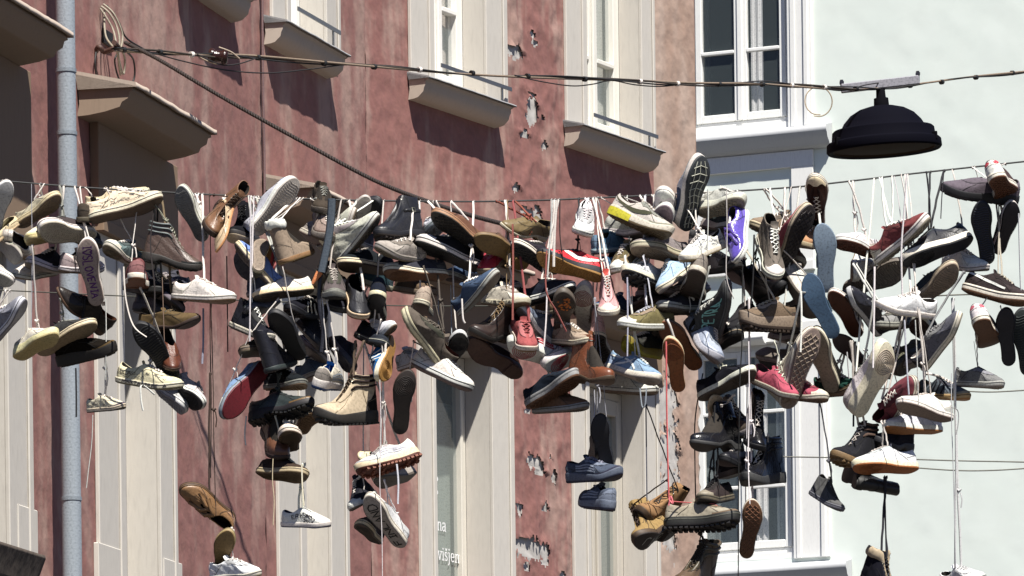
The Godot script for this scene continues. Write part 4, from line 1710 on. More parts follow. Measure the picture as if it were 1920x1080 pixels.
func _wires() -> void:
	# the wire that carries the shoes
	hanging_line("shoe_wire", [Vector3(-2.2572, 5.4395, -22), Vector3(-2.006, 5.4196, -22), Vector3(-1.6921, 5.3905, -22), Vector3(-1.3362, 5.3651, -22), Vector3(-1.0012, 5.3442, -22), Vector3(-0.6661, 5.3274, -22), Vector3(-0.2053, 5.3154, -22), Vector3(0.0881, 5.3159, -22), Vector3(0.2977, 5.3216, -22), Vector3(0.717, 5.3363, -22), Vector3(0.9266, 5.3452, -22), Vector3(1.1363, 5.3573, -22), Vector3(1.3461, 5.3777, -22), Vector3(1.5559, 5.4002, -22), Vector3(1.7657, 5.4206, -22), Vector3(2.0175, 5.4447, -22), Vector3(2.2692, 5.4688, -22)], .0036, "thin dark steel wire from which most of the shoes hang", "wire", mat("2c2a2a", "r"))
	hanging_line("wire", [Vector3(-2.2612, 5.0629, -22.4), Vector3(-1.9627, 5.0464, -22.4), Vector3(-1.5576, 5.0221, -22.4), Vector3(-1.0885, 4.9992, -22.4), Vector3(-0.6408, 4.9765, -22.4), Vector3(-0.2995, 4.9659, -22.4), Vector3(0.08445, 4.9632, -22.4), Vector3(0.5965, 4.9632, -22.4)], .0026, "thin dark lower wire crossing behind the left and middle shoes", "wire", mat("3a3632", "r"))
	hanging_line("wire", [Vector3(1.3707, 4.9793, -22.5), Vector3(1.5637, 4.9919, -22.5), Vector3(1.7781, 4.9999, -22.5), Vector3(1.9281, 5.0023, -22.5), Vector3(2.0782, 5.009, -22.5), Vector3(2.2283, 5.0157, -22.5)], .0032, "thin grey wire with loops crossing behind the shoes at the right edge", "wire", mat("6a6662", "r"))
	hanging_line("wire", [Vector3(1.0654, 4.4827, -23.5), Vector3(1.3339, 4.4749, -23.5), Vector3(1.6471, 4.4643, -23.5), Vector3(1.8708, 4.4547, -23.5), Vector3(2.184, 4.4441, -23.5), Vector3(2.43, 4.4299, -23.5)], .003, "upper of two thin grey wires in front of the mint wall low at right", "wire", mat("6a6662", "r"))
	hanging_line("wire", [Vector3(1.417, 4.4393, -23.4), Vector3(1.6174, 4.4212, -23.4), Vector3(1.84, 4.4028, -23.4), Vector3(1.996, 4.4008, -23.4), Vector3(2.1744, 4.4097, -23.4), Vector3(2.4198, 4.4267, -23.4)], .003, "lower slack one of two thin grey wires in front of the mint wall at right", "wire", mat("6a6662", "r"))
	hanging_line("wire", [Vector3(1.046, 4.6864, -23), Vector3(1.3089, 4.6897, -23), Vector3(1.6157, 4.6946, -23), Vector3(1.8346, 4.6809, -23), Vector3(1.9659, 4.6749, -23), Vector3(2.1413, 4.6815, -23), Vector3(2.3823, 4.685, -23)], .003, "thin grey wire low behind the shoes right of the lower mint window", "wire", mat("6a6662", "r"))
	# rope
	var path := smooth_path([Vector3(-1.8011, 6.8064, -26.2949), Vector3(-1.6064, 6.619, -25.767), Vector3(-1.2872, 6.3419, -25.2392), Vector3(-0.9331, 6.0551, -24.7113), Vector3(-0.5929, 5.7831, -24.1835), Vector3(-0.3558, 5.5989, -23.6557), Vector3(-0.1724, 5.4502, -23.1278), Vector3(0.003121, 5.315, -22.6)], 60)
	var rt := thing("steel_rope", "thick dark twisted rope running from the wall hook down to the shoes", "rope")
	for k in 3:
		var mb := MB.new()
		mb.tube(around(path, .0048, 66.0, TAU * k / 3.0), .0054, 6)
		put(mb, "strand", mat("2a2420", "r"), rt)
	# cable bundle with the lamp
	var cp := smooth_path([Vector3(-1.8317, 6.7011, -25.9087), Vector3(-1.6311, 6.735, -26.171), Vector3(-1.4335, 6.768, -26.4293), Vector3(-1.2318, 6.8092, -26.6929), Vector3(-0.8164, 6.8733, -27.236), Vector3(-0.5128, 6.9252, -27.6329), Vector3(-0.1472, 6.9885, -28.1108), Vector3(0.2589, 7.0633, -28.6415), Vector3(0.6807, 7.1437, -29.1927), Vector3(0.9709, 7.1982, -29.5721), Vector3(1.3296, 7.2826, -30.0406), Vector3(1.575, 7.3317, -30.3612), Vector3(1.8574, 7.3834, -30.7302), Vector3(2.082, 7.4419, -31.0235), Vector3(2.3441, 7.5243, -31.3656), Vector3(2.6462, 7.6316, -31.7596), Vector3(2.9909, 7.7499, -32.2092), Vector3(3.4176, 7.8983, -32.7657)], 10)
	var cab := thing("overhead_cable", "bundled beige and black overhead cable strung from the wall hook to the street lamp", "cable")
	for k in 3:
		var mb := MB.new()
		mb.tube(around(cp, [.007, .0075, .0095][k], [3.0, 5.0, 7.0][k], k * 2.0), [.0057, .005, .004][k], 6)
		put(mb, "strand", mat(["80735c", "3a332b", "1c1a1a"][k], "r"), cab)
	rng.seed = 5
	for k in range(3, cp.size() - 2, 7):
		var mb := MB.new()
		var p := cp[k]
		var t := (cp[k + 1] - p).normalized()
		mb.tube(PackedVector3Array([p - t * .011, p + t * .008]), .0145, 8)
		put(mb, "cable_tie", mat("e4e0d4" if rng.randf() < .5 else "1d1b1b", "r"), cab)
	for q in [[Vector3(-1.6542, 6.7245, -26.1409), Vector3(-1.539, 6.7175, -26.2919), Vector3(-1.3517, 6.7197, -26.5372), Vector3(-1.1606, 6.7501, -26.7871), Vector3(-0.99, 6.806, -27.0097), Vector3(-0.8039, 6.8763, -27.2523)], [Vector3(-1.4675, 6.7605, -26.3634), Vector3(-1.4162, 6.7454, -26.4308), Vector3(-1.3504, 6.7386, -26.5172), Vector3(-1.2791, 6.7633, -26.6104), Vector3(-1.207, 6.806, -26.7042)], [Vector3(0.02695, 7.0218, -28.3383), Vector3(0.1489, 7.021, -28.4981), Vector3(0.3137, 7.0354, -28.7138), Vector3(0.4254, 7.0698, -28.8595), Vector3(0.527, 7.113, -28.9919), Vector3(0.6518, 7.1203, -29.1553), Vector3(0.7956, 7.1458, -29.3433), Vector3(0.9416, 7.1969, -29.5337)], [Vector3(1.0299, 7.2064, -29.6491), Vector3(1.2089, 7.2599, -29.8828), Vector3(1.3602, 7.3069, -30.0803), Vector3(1.5133, 7.3287, -30.2804), Vector3(1.6683, 7.3449, -30.4832), Vector3(1.8255, 7.3643, -30.6888), Vector3(1.9533, 7.4235, -30.8552), Vector3(2.05, 7.4609, -30.9813)]]:
		var mb := MB.new()
		mb.tube(smooth_path(q), .0034, 5)
		put(mb, "slack_wire", mat("24201e", "r"), cab)
	var lp := MB.new()
	var lpts := []
	var lc: Vector3 = Vector3(1.7073, 7.3565, -31)
	for k in 15:
		var a := -PI * .62 + TAU * k / 13.0
		lpts.append(lc + Vector3(cos(a) * .076, sin(a) * .08, .02 + .004 * k))
	lp.tube(smooth_path(lpts, 3), .0036, 5)
	put(lp, "wire_loop", mat("b3a284", "r"), cab)
	var ins := thing("insulator", "dark brown glazed insulator in the overhead cable near the wall", "insulator", Vector3(-1.377, 6.7766, -26.5032), Basis(Vector3(0, 0, 1), -.12) * Basis.from_scale(Vector3.ONE * 1.35))
	var im := MB.new()
	im.lathe([Vector2(.001, .034), Vector2(.02, .034), Vector2(.026, .028), Vector2(.026, .016), Vector2(.021, .012), Vector2(.021, -.012), Vector2(.026, -.016), Vector2(.026, -.028), Vector2(.02, -.034), Vector2(.001, -.034)], 20, Vector3.ZERO, Basis(Vector3(0, 0, 1), PI / 2))
	put(im, "ceramic_body", mat("2a1210", "p"), ins)
	for s in [-1.0, 1.0]:
		im = MB.new()
		im.tube(smooth_path([Vector3(s * .075, .0, 0), Vector3(s * .045, s * .018, .01), Vector3(0, .03 * s, .012)]), .0035, 5)
		put(im, "wire_loop", mat("8d8272", "r"), ins)
	# wall hook with the cables that come out of the wall
	var hk := thing("wall_hook", "rusty wall hook and dangling cable ends where the overhead cables leave the wall", "hook")
	var hm := MB.new()
	hm.tube(smooth_path([Vector3(-1.9213, 6.7202, -26.051), Vector3(-1.9025, 6.7299, -26.0008), Vector3(-1.8789, 6.7098, -26.0134), Vector3(-1.8365, 6.7143, -25.976), Vector3(-1.8126, 6.7217, -25.9896), Vector3(-1.8254, 6.7277, -25.8937)]), .013, 8)
	put(hm, "hook", mat("4a3326", "r"), hk)
	for q in [[Vector3(-1.8979, 6.9395, -26.1058), Vector3(-1.86, 6.9039, -26.0921), Vector3(-1.8286, 6.8468, -26.0945), Vector3(-1.8131, 6.7754, -26.0735), Vector3(-1.8177, 6.6847, -26.054), Vector3(-1.8108, 6.6158, -26.0831), Vector3(-1.8166, 6.7061, -25.9731)], [Vector3(-1.9018, 6.9263, -26.0895), Vector3(-1.8722, 6.8801, -26.0844), Vector3(-1.8426, 6.824, -26.0788), Vector3(-1.8248, 6.7485, -26.0248), Vector3(-1.8104, 6.6533, -26.0846), Vector3(-1.8014, 6.6363, -26.1648), Vector3(-1.7946, 6.7032, -26.1504), Vector3(-1.8012, 6.7259, -26.0374)], [Vector3(-1.8901, 6.9559, -26.138), Vector3(-1.8442, 6.9108, -26.1151), Vector3(-1.811, 6.8428, -26.1251), Vector3(-1.8014, 6.7923, -26.122), Vector3(-1.8073, 6.7294, -26.0546)], [Vector3(-1.8866, 6.929, -26.1528), Vector3(-1.8826, 6.8404, -26.0839), Vector3(-1.8707, 6.7784, -26.0476), Vector3(-1.8364, 6.7243, -25.9764)]]:
		hm = MB.new()
		hm.tube(smooth_path(q), .0052, 6)
		put(hm, "cable_end", mat("8f8676", "r"), hk)
	for q in [[Vector3(-1.8175, 6.7147, -26.0552), Vector3(-1.8336, 6.668, -26.0307), Vector3(-1.8195, 6.6004, -26.1324), Vector3(-1.7888, 6.5944, -26.2604), Vector3(-1.7626, 6.6492, -26.3264), Vector3(-1.7635, 6.7229, -26.28), Vector3(-1.7881, 6.7349, -26.1347)], [Vector3(-1.9165, 6.7023, -25.9853), Vector3(-1.9208, 6.6444, -25.9674), Vector3(-1.9164, 6.5819, -26.0287), Vector3(-1.9115, 6.5615, -26.0919)], [Vector3(-1.8763, 6.9537, -26.1527), Vector3(-1.8207, 6.8732, -26.1274), Vector3(-1.7897, 6.8067, -26.1706), Vector3(-1.7349, 6.7892, -26.3133), Vector3(-1.6875, 6.7887, -26.4679)]]:
		hm = MB.new()
		hm.tube(smooth_path(q), .0045, 6)
		put(hm, "black_cable_loop", mat("1c1a1a", "r"), hk)
	hm = MB.new()
	block(hm, FA, 1.9420, 2.0901, 6.7760, 6.8464, -.002, .012)
	put(hm, "junction_box", mat("17120f", "r"), hk)
	lamp(Vector3(2.0631, 7.2369, -31), .055)

func _loose() -> void:
	rng.seed = 77
	loose_lace([Vector3(-1.0111, 5.2989, -21.72), Vector3(-1.0117, 5.0879, -21.72), Vector3(-1.0161, 4.9017, -21.72), Vector3(-1.0202, 4.7363, -21.72)], "e6e3dc", "long white lace hanging straight down left of the white gum edged sneaker", 0.0042)
	loose_lace([Vector3(-1.0003, 5.3123, -21.8), Vector3(-1.0064, 5.1629, -21.8), Vector3(-1.0105, 4.9968, -21.8)], "dedbd4", "second white lace close beside the long one left of the gum edged sneaker", 0.0042)
	loose_lace([Vector3(-1.182, 5.1222, -22), Vector3(-1.1879, 4.8206, -22), Vector3(-1.1874, 4.5272, -22), Vector3(-1.193, 4.2423, -22)], "3a2f2c", "long dark thread down to the brown strap shoe over the pink wall", 0.0028)
	loose_lace([Vector3(-1.1244, 5.129, -22.1), Vector3(-1.1244, 4.9606, -22.1), Vector3(-1.1249, 4.7501, -22.1)], "3a2c2a", "short dark thread hanging beneath the beige ballerina", 0.0028)
	loose_lace([Vector3(-1.874, 5.3882, -21.9), Vector3(-1.8754, 5.1066, -21.9), Vector3(-1.8811, 4.8188, -21.9)], "b9b9c0", "thin pale thread down to the cream soled white sneaker at left", 0.0028)
	loose_lace([Vector3(-1.2085, 4.8938, -21.9), Vector3(-1.2101, 4.7645, -21.9), Vector3(-1.2154, 4.677, -21.9)], "8f929f", "grey lace end dangling under the white canvas sneaker half in shade", 0.0042)
	loose_lace([Vector3(-1.3961, 4.5448, -21.8), Vector3(-1.4455, 4.5828, -21.8), Vector3(-1.4502, 4.5351, -21.8), Vector3(-1.4426, 4.4831, -21.8)], "e0ddd4", "white lace end curling down under the cream written sneaker", 0.0042)
	loose_lace([Vector3(-1.5861, 4.9285, -21.85), Vector3(-1.5856, 4.8037, -21.85), Vector3(-1.59, 4.6123, -21.85)], "e2e0da", "white lace falling past the black wedge shoe", 0.0042)
	loose_lace([Vector3(-1.6454, 4.4821, -21.9), Vector3(-1.651, 4.3737, -21.9), Vector3(-1.6648, 4.2696, -21.9), Vector3(-1.674, 4.1967, -21.9)], "d9d6d0", "white lace end below the small cream child's sneaker", 0.0042)
	loose_lace([Vector3(-1.6943, 4.6385, -21.7), Vector3(-1.6935, 4.5351, -21.7), Vector3(-1.6946, 4.4483, -21.7)], "17171a", "black lace in front of the drainpipe under the black wedge shoe", 0.0042)
	loose_lace([Vector3(-0.5181, 4.5852, -21.75), Vector3(-0.5163, 4.4028, -21.75), Vector3(-0.523, 4.1958, -21.75), Vector3(-0.5173, 3.9885, -21.75), Vector3(-0.5176, 3.8021, -21.75)], "dedbd4", "white lace running down past the white running shoe to the bottom edge", 0.0042)
	loose_lace([Vector3(-0.4549, 4.251, -21.7), Vector3(-0.4496, 4.1786, -21.7), Vector3(-0.4527, 4.0959, -21.7)], "c9cad0", "grey white lace end beneath the white running shoe", 0.0042)
	loose_lace([Vector3(-0.585, 4.7711, -22), Vector3(-0.5898, 4.5616, -22), Vector3(-0.5925, 4.3395, -22)], "d5d5d9", "pale thread down to the cream pump", 0.0028)
	loose_lace([Vector3(-0.2914, 5.0266, -22.05), Vector3(-0.2908, 4.9006, -22.05), Vector3(-0.2907, 4.741, -22.05)], "b5bcc8", "pale blue lace before the shaded window right of the grey suede sneaker", 0.0042)
	loose_lace([Vector3(-0.2413, 4.9945, -22.05), Vector3(-0.2404, 4.9, -22.05), Vector3(-0.2397, 4.7866, -22.05)], "b5bcc8", "pale lace down to the grey black shoe with white rim", 0.0042)
	loose_lace([Vector3(-0.6214, 5.3585, -22.2), Vector3(-0.5055, 5.1583, -22.2), Vector3(-0.5925, 4.9691, -22.2), Vector3(-0.5883, 4.7999, -22.2)], "b9b5b0", "grey lace crossing behind the black canvas low sneaker", 0.0042)
	loose_lace([Vector3(0.596, 4.7204, -21.75), Vector3(0.595, 4.4718, -21.75), Vector3(0.5965, 4.2646, -21.75), Vector3(0.5987, 4.1092, -21.75)], "d8646a", "bright pink cord down to the grey suede hiking shoe", 0.0042)
	loose_lace([Vector3(0.5973, 4.1035, -21.7), Vector3(0.6136, 4.0826, -21.7), Vector3(0.6057, 4.1137, -21.7), Vector3(0.597, 4.0766, -21.7)], "e0787c", "knot and bow of the bright pink cord", 0.0042)
	loose_lace([Vector3(0.005166, 5.1753, -21.7), Vector3(0.005166, 5.0099, -21.7), Vector3(0.0005165, 4.8033, -21.7)], "93504a", "thin red cord down to the brick red shoe", 0.0042)
	loose_lace([Vector3(0.1613, 5.2663, -21.7), Vector3(0.1514, 5.1321, -21.7), Vector3(0.1369, 4.967, -21.7)], "e2e0d8", "thick bundle of white laces left of the small white sneaker", 0.0055)
	loose_lace([Vector3(0.1783, 5.2746, -21.75), Vector3(0.1685, 5.1608, -21.75), Vector3(0.1626, 5.0158, -21.75)], "d5d2ca", "white lace beside the thick white bundle", 0.0055)
	loose_lace([Vector3(0.1911, 5.2829, -21.8), Vector3(0.1894, 5.1479, -21.8), Vector3(0.2006, 5.044, -21.8)], "2a2628", "dark lace beside the thick white bundle", 0.0055)
	loose_lace([Vector3(0.137, 4.941, -21.8), Vector3(0.1313, 4.8164, -21.8), Vector3(0.1217, 4.7127, -21.8)], "dedbd4", "white lace with a red cord in front of the navy canvas sneaker", 0.0042)
	loose_lace([Vector3(0.1361, 5.0703, -21.7), Vector3(0.1321, 4.9153, -21.7), Vector3(0.1724, 4.8322, -21.7), Vector3(0.2087, 4.7552, -21.7)], "a8605a", "red cord curving down to the chestnut boot", 0.0042)
	loose_lace([Vector3(0.4479, 4.9708, -21.75), Vector3(0.4479, 4.8051, -21.75), Vector3(0.4441, 4.6643, -21.75)], "c0c3cc", "pale lace down to the pale blue denim sneaker", 0.0042)
	loose_lace([Vector3(0.3162, 4.5577, -21.9), Vector3(0.3175, 4.4951, -21.9), Vector3(0.3148, 4.4451, -21.9)], "b5b8c2", "pale lace down to the black slipper sole", 0.0042)
	loose_lace([Vector3(0.4922, 4.5394, -21.75), Vector3(0.4996, 4.4689, -21.75), Vector3(0.5122, 4.477, -21.75), Vector3(0.5171, 4.5391, -21.75)], "8f96a2", "loop of a grey lace under the pale blue denim sneaker", 0.0042)
	loose_lace([Vector3(0.5177, 4.4926, -21.9), Vector3(0.5175, 4.3049, -21.9), Vector3(0.5172, 4.1172, -21.9)], "55585f", "dark thread down to the folded tan boot shaft", 0.0028)
	loose_lace([Vector3(0.7632, 5.3002, -21.7), Vector3(0.7641, 5.2071, -21.7), Vector3(0.7581, 5.0625, -21.7)], "d9d6ce", "white lace in front of the grid soled running shoe", 0.0042)
	loose_lace([Vector3(0.8335, 5.2845, -21.65), Vector3(0.8335, 5.1155, -21.65), Vector3(0.8293, 4.9505, -21.65), Vector3(0.8572, 4.8677, -21.65)], "dcd9d2", "white lace left of the glossy purple shoe", 0.0042)
	loose_lace([Vector3(0.9107, 4.6949, -21.6), Vector3(0.9097, 4.448, -21.6), Vector3(0.903, 4.2424, -21.6), Vector3(0.907, 4.0675, -21.6)], "eceae4", "thick bright white lace down to the brown diamond patterned sole", 0.0055)
	loose_lace([Vector3(0.8979, 5.0145, -21.8), Vector3(0.8922, 4.7239, -21.8), Vector3(0.8787, 4.4749, -21.8), Vector3(0.866, 3.7898, -21.8)], "1a1a1c", "long black lace falling to the bottom edge before the mint window", 0.0042)
	loose_lace([Vector3(0.7458, 4.6287, -22), Vector3(0.7144, 4.4615, -22), Vector3(0.7102, 4.2939, -22), Vector3(0.7128, 4.0005, -22)], "2a2420", "dark thread along the corner of the pink house", 0.0028)
	loose_lace([Vector3(1.1198, 4.8968, -21.7), Vector3(1.1206, 4.7893, -21.7), Vector3(1.1149, 4.6654, -21.7)], "e0ddd8", "white lace down to the diamond soled high top", 0.0042)
	loose_lace([Vector3(1.1958, 4.5008, -21.9), Vector3(1.1937, 4.3382, -21.9), Vector3(1.1936, 4.1609, -21.9)], "4a4a50", "dark thread down to the small grey suede bootee", 0.0028)
	loose_lace([Vector3(1.4063, 4.9924, -21.7), Vector3(1.4021, 4.8271, -21.7), Vector3(1.3951, 4.5999, -21.7)], "dcd9d4", "pale lace down to the chunky white trainer", 0.0042)
	loose_lace([Vector3(1.4953, 5.3687, -21.85), Vector3(1.5109, 5.2852, -21.85), Vector3(1.5221, 5.181, -21.85), Vector3(1.5333, 5.0768, -21.85)], "dcd9d6", "thin white lace with a knot above the burgundy sneaker", 0.0042)
	loose_lace([Vector3(1.5418, 5.3657, -21.8), Vector3(1.5295, 5.2142, -21.8), Vector3(1.5173, 5.069, -21.8), Vector3(1.5191, 4.8821, -21.8)], "dedbd8", "white doubled lace right of the burgundy sneaker", 0.0042)
	loose_lace([Vector3(1.5571, 4.7765, -21.65), Vector3(1.5631, 4.5908, -21.65), Vector3(1.5654, 4.4464, -21.65)], "e0ddd8", "white lace slanting down to the white leather sneaker", 0.0042)
	loose_lace([Vector3(1.5124, 4.7697, -21.6), Vector3(1.5186, 4.605, -21.6), Vector3(1.5253, 4.4815, -21.6)], "c9c9cc", "grey white lace in front of the maroon trainer", 0.0042)
	loose_lace([Vector3(1.7065, 4.5891, -21.8), Vector3(1.7044, 4.423, -21.8), Vector3(1.7096, 4.1738, -21.8), Vector3(1.7136, 3.8291, -21.8)], "cfcfd0", "long pale thread down to the bottom edge before the mint wall", 0.0028)
	loose_lace([Vector3(1.7009, 4.4497, -21.75), Vector3(1.7256, 4.437, -21.75), Vector3(1.7271, 4.3914, -21.75), Vector3(1.7182, 4.3438, -21.75)], "a9a9a8", "curled grey lace end beside the long pale thread", 0.0028)
	loose_lace([Vector3(1.4464, 4.1973, -21.9), Vector3(1.4489, 4.0638, -21.9), Vector3(1.4508, 3.8761, -21.9)], "1f1f26", "black doubled lace down to the fleece lined boot at the bottom", 0.0042)
	loose_lace([Vector3(1.9759, 5.2087, -21.8), Vector3(1.9779, 5.0425, -21.8), Vector3(1.9804, 4.9075, -21.8)], "cfcfce", "pale lace at the right edge beside the white rimmed sneaker", 0.0042)
	loose_lace([Vector3(1.6224, 5.3817, -21.85), Vector3(1.6316, 5.2837, -21.85), Vector3(1.6385, 5.1692, -21.85)], "23222a", "black lace leading to the large black leather sneaker", 0.0042)
	loose_lace([Vector3(1.6912, 5.3891, -21.85), Vector3(1.6815, 5.2831, -21.85), Vector3(1.6763, 5.1999, -21.85)], "2a2730", "second black lace leading to the large black leather sneaker", 0.0042)
	loose_lace([Vector3(1.8035, 4.7269, -21.9), Vector3(1.8168, 4.6224, -21.9)], "3a3a42", "dark thread to the heather grey knitted shoe", 0.0028)
	loose_lace([Vector3(0.9429, 5.1304, -21.75), Vector3(0.9367, 4.9647, -21.75), Vector3(0.9272, 4.8613, -21.75)], "17171b", "black lace beside the white eyelet sneaker", 0.0042)
	loose_lace([Vector3(-1.3851, 5.234, -21.7), Vector3(-1.399, 5.1102, -21.7), Vector3(-1.3846, 4.9446, -21.7), Vector3(-1.3905, 4.8, -21.7)], "2a2424", "dark lace in front of the tall brown boot", 0.0042)
	loose_lace([Vector3(-1.3551, 4.9856, -21.7), Vector3(-1.3525, 4.8616, -21.7), Vector3(-1.3499, 4.7375, -21.7)], "8a6f60", "brown lace down to the large black sole", 0.0042)
	loose_lace([Vector3(-1.5034, 5.0288, -21.7), Vector3(-1.4967, 4.9047, -21.7), Vector3(-1.469, 4.801, -21.7), Vector3(-1.4179, 4.7549, -21.7)], "cfcac2", "long pale lace curving round to the large black sole", 0.0042)
	loose_lace([Vector3(-0.8246, 4.2617, -21.75), Vector3(-0.8236, 4.1788, -21.75), Vector3(-0.8184, 4.1, -21.75)], "d9cfb8", "thick cream lace down to the white lettered leather shoe", 0.0055)
	loose_lace([Vector3(-0.9341, 4.2776, -21.7), Vector3(-0.9372, 4.195, -21.7), Vector3(-0.932, 4.1123, -21.7), Vector3(-0.9373, 4.0193, -21.7)], "cdbf9f", "cream lace dangling below the worn denim shoe", 0.0042)
	loose_lace([Vector3(-1.0401, 4.4573, -21.8), Vector3(-1.0472, 4.3848, -21.8), Vector3(-1.0436, 4.3432, -21.8)], "4a4a4e", "dark lace end left of the black walking shoe", 0.0042)
	loose_lace([Vector3(-0.1934, 4.8657, -21.55), Vector3(-0.1902, 4.7918, -21.55), Vector3(-0.1823, 4.7711, -21.55)], "e6e3da", "white lace ends dangling from the slate grey sneaker", 0.0042)
	loose_lace([Vector3(1.3405, 4.7327, -21.9), Vector3(1.3321, 4.5659, -21.9), Vector3(1.328, 4.3991, -21.9)], "2a2a2e", "black lace down to the tan soled work boot", 0.0042)
	loose_lace([Vector3(1.3066, 4.6914, -21.9), Vector3(1.3136, 4.587, -21.9)], "cfcfcc", "short white lace above the green and tan shoe", 0.0042)
	loose_lace([Vector3(0.7868, 4.4893, -21.9), Vector3(0.7805, 4.3225, -21.9), Vector3(0.7829, 4.1764, -21.9)], "1b1b1e", "black lace to the taupe toed dark shoe", 0.0042)
	# wide strap
	var sp := MB.new()
	sp.tube(smooth_path([Vector3(-0.6973, 5.3002, -21.8), Vector3(-0.7001, 5.2421, -21.8), Vector3(-0.7095, 5.1592, -21.8), Vector3(-0.7271, 5.0763, -21.8), Vector3(-0.7424, 5.0142, -21.8)]), .0165, 6, .14, Vector3(1, 0, .25))
	tag(put(sp, "leather_strap", mat("4a4d55", "l"), self), "wide dark grey strap slung over the wire left of the white high top", "strap")
	sp = MB.new()
	sp.tube(smooth_path([Vector3(-0.7397, 5.0428, -21.85), Vector3(-0.7532, 4.9597, -21.85), Vector3(-0.7501, 4.8765, -21.85), Vector3(-0.7387, 4.7931, -21.85), Vector3(-0.748, 4.71, -21.85)]), .009, 6, .3, Vector3(1, 0, .25))
	tag(put(sp, "leather_strap", mat("22222a", "l"), self), "narrow black strap dangling beside the black three stripe shoe", "strap")

func loose_lace(pts: Array, hex: String, label: String, w := .0045) -> void:
	var mb := MB.new()
	mb.tube(smooth_path(pts, 5), w, 5, .4, Vector3(rng.randf_range(-1, 1), 0, rng.randf_range(-1, 1)).normalized())
	tag(put(mb, "shoelace", mat(hex, "t"), self), label, "shoelace", "loose laces on the wire")

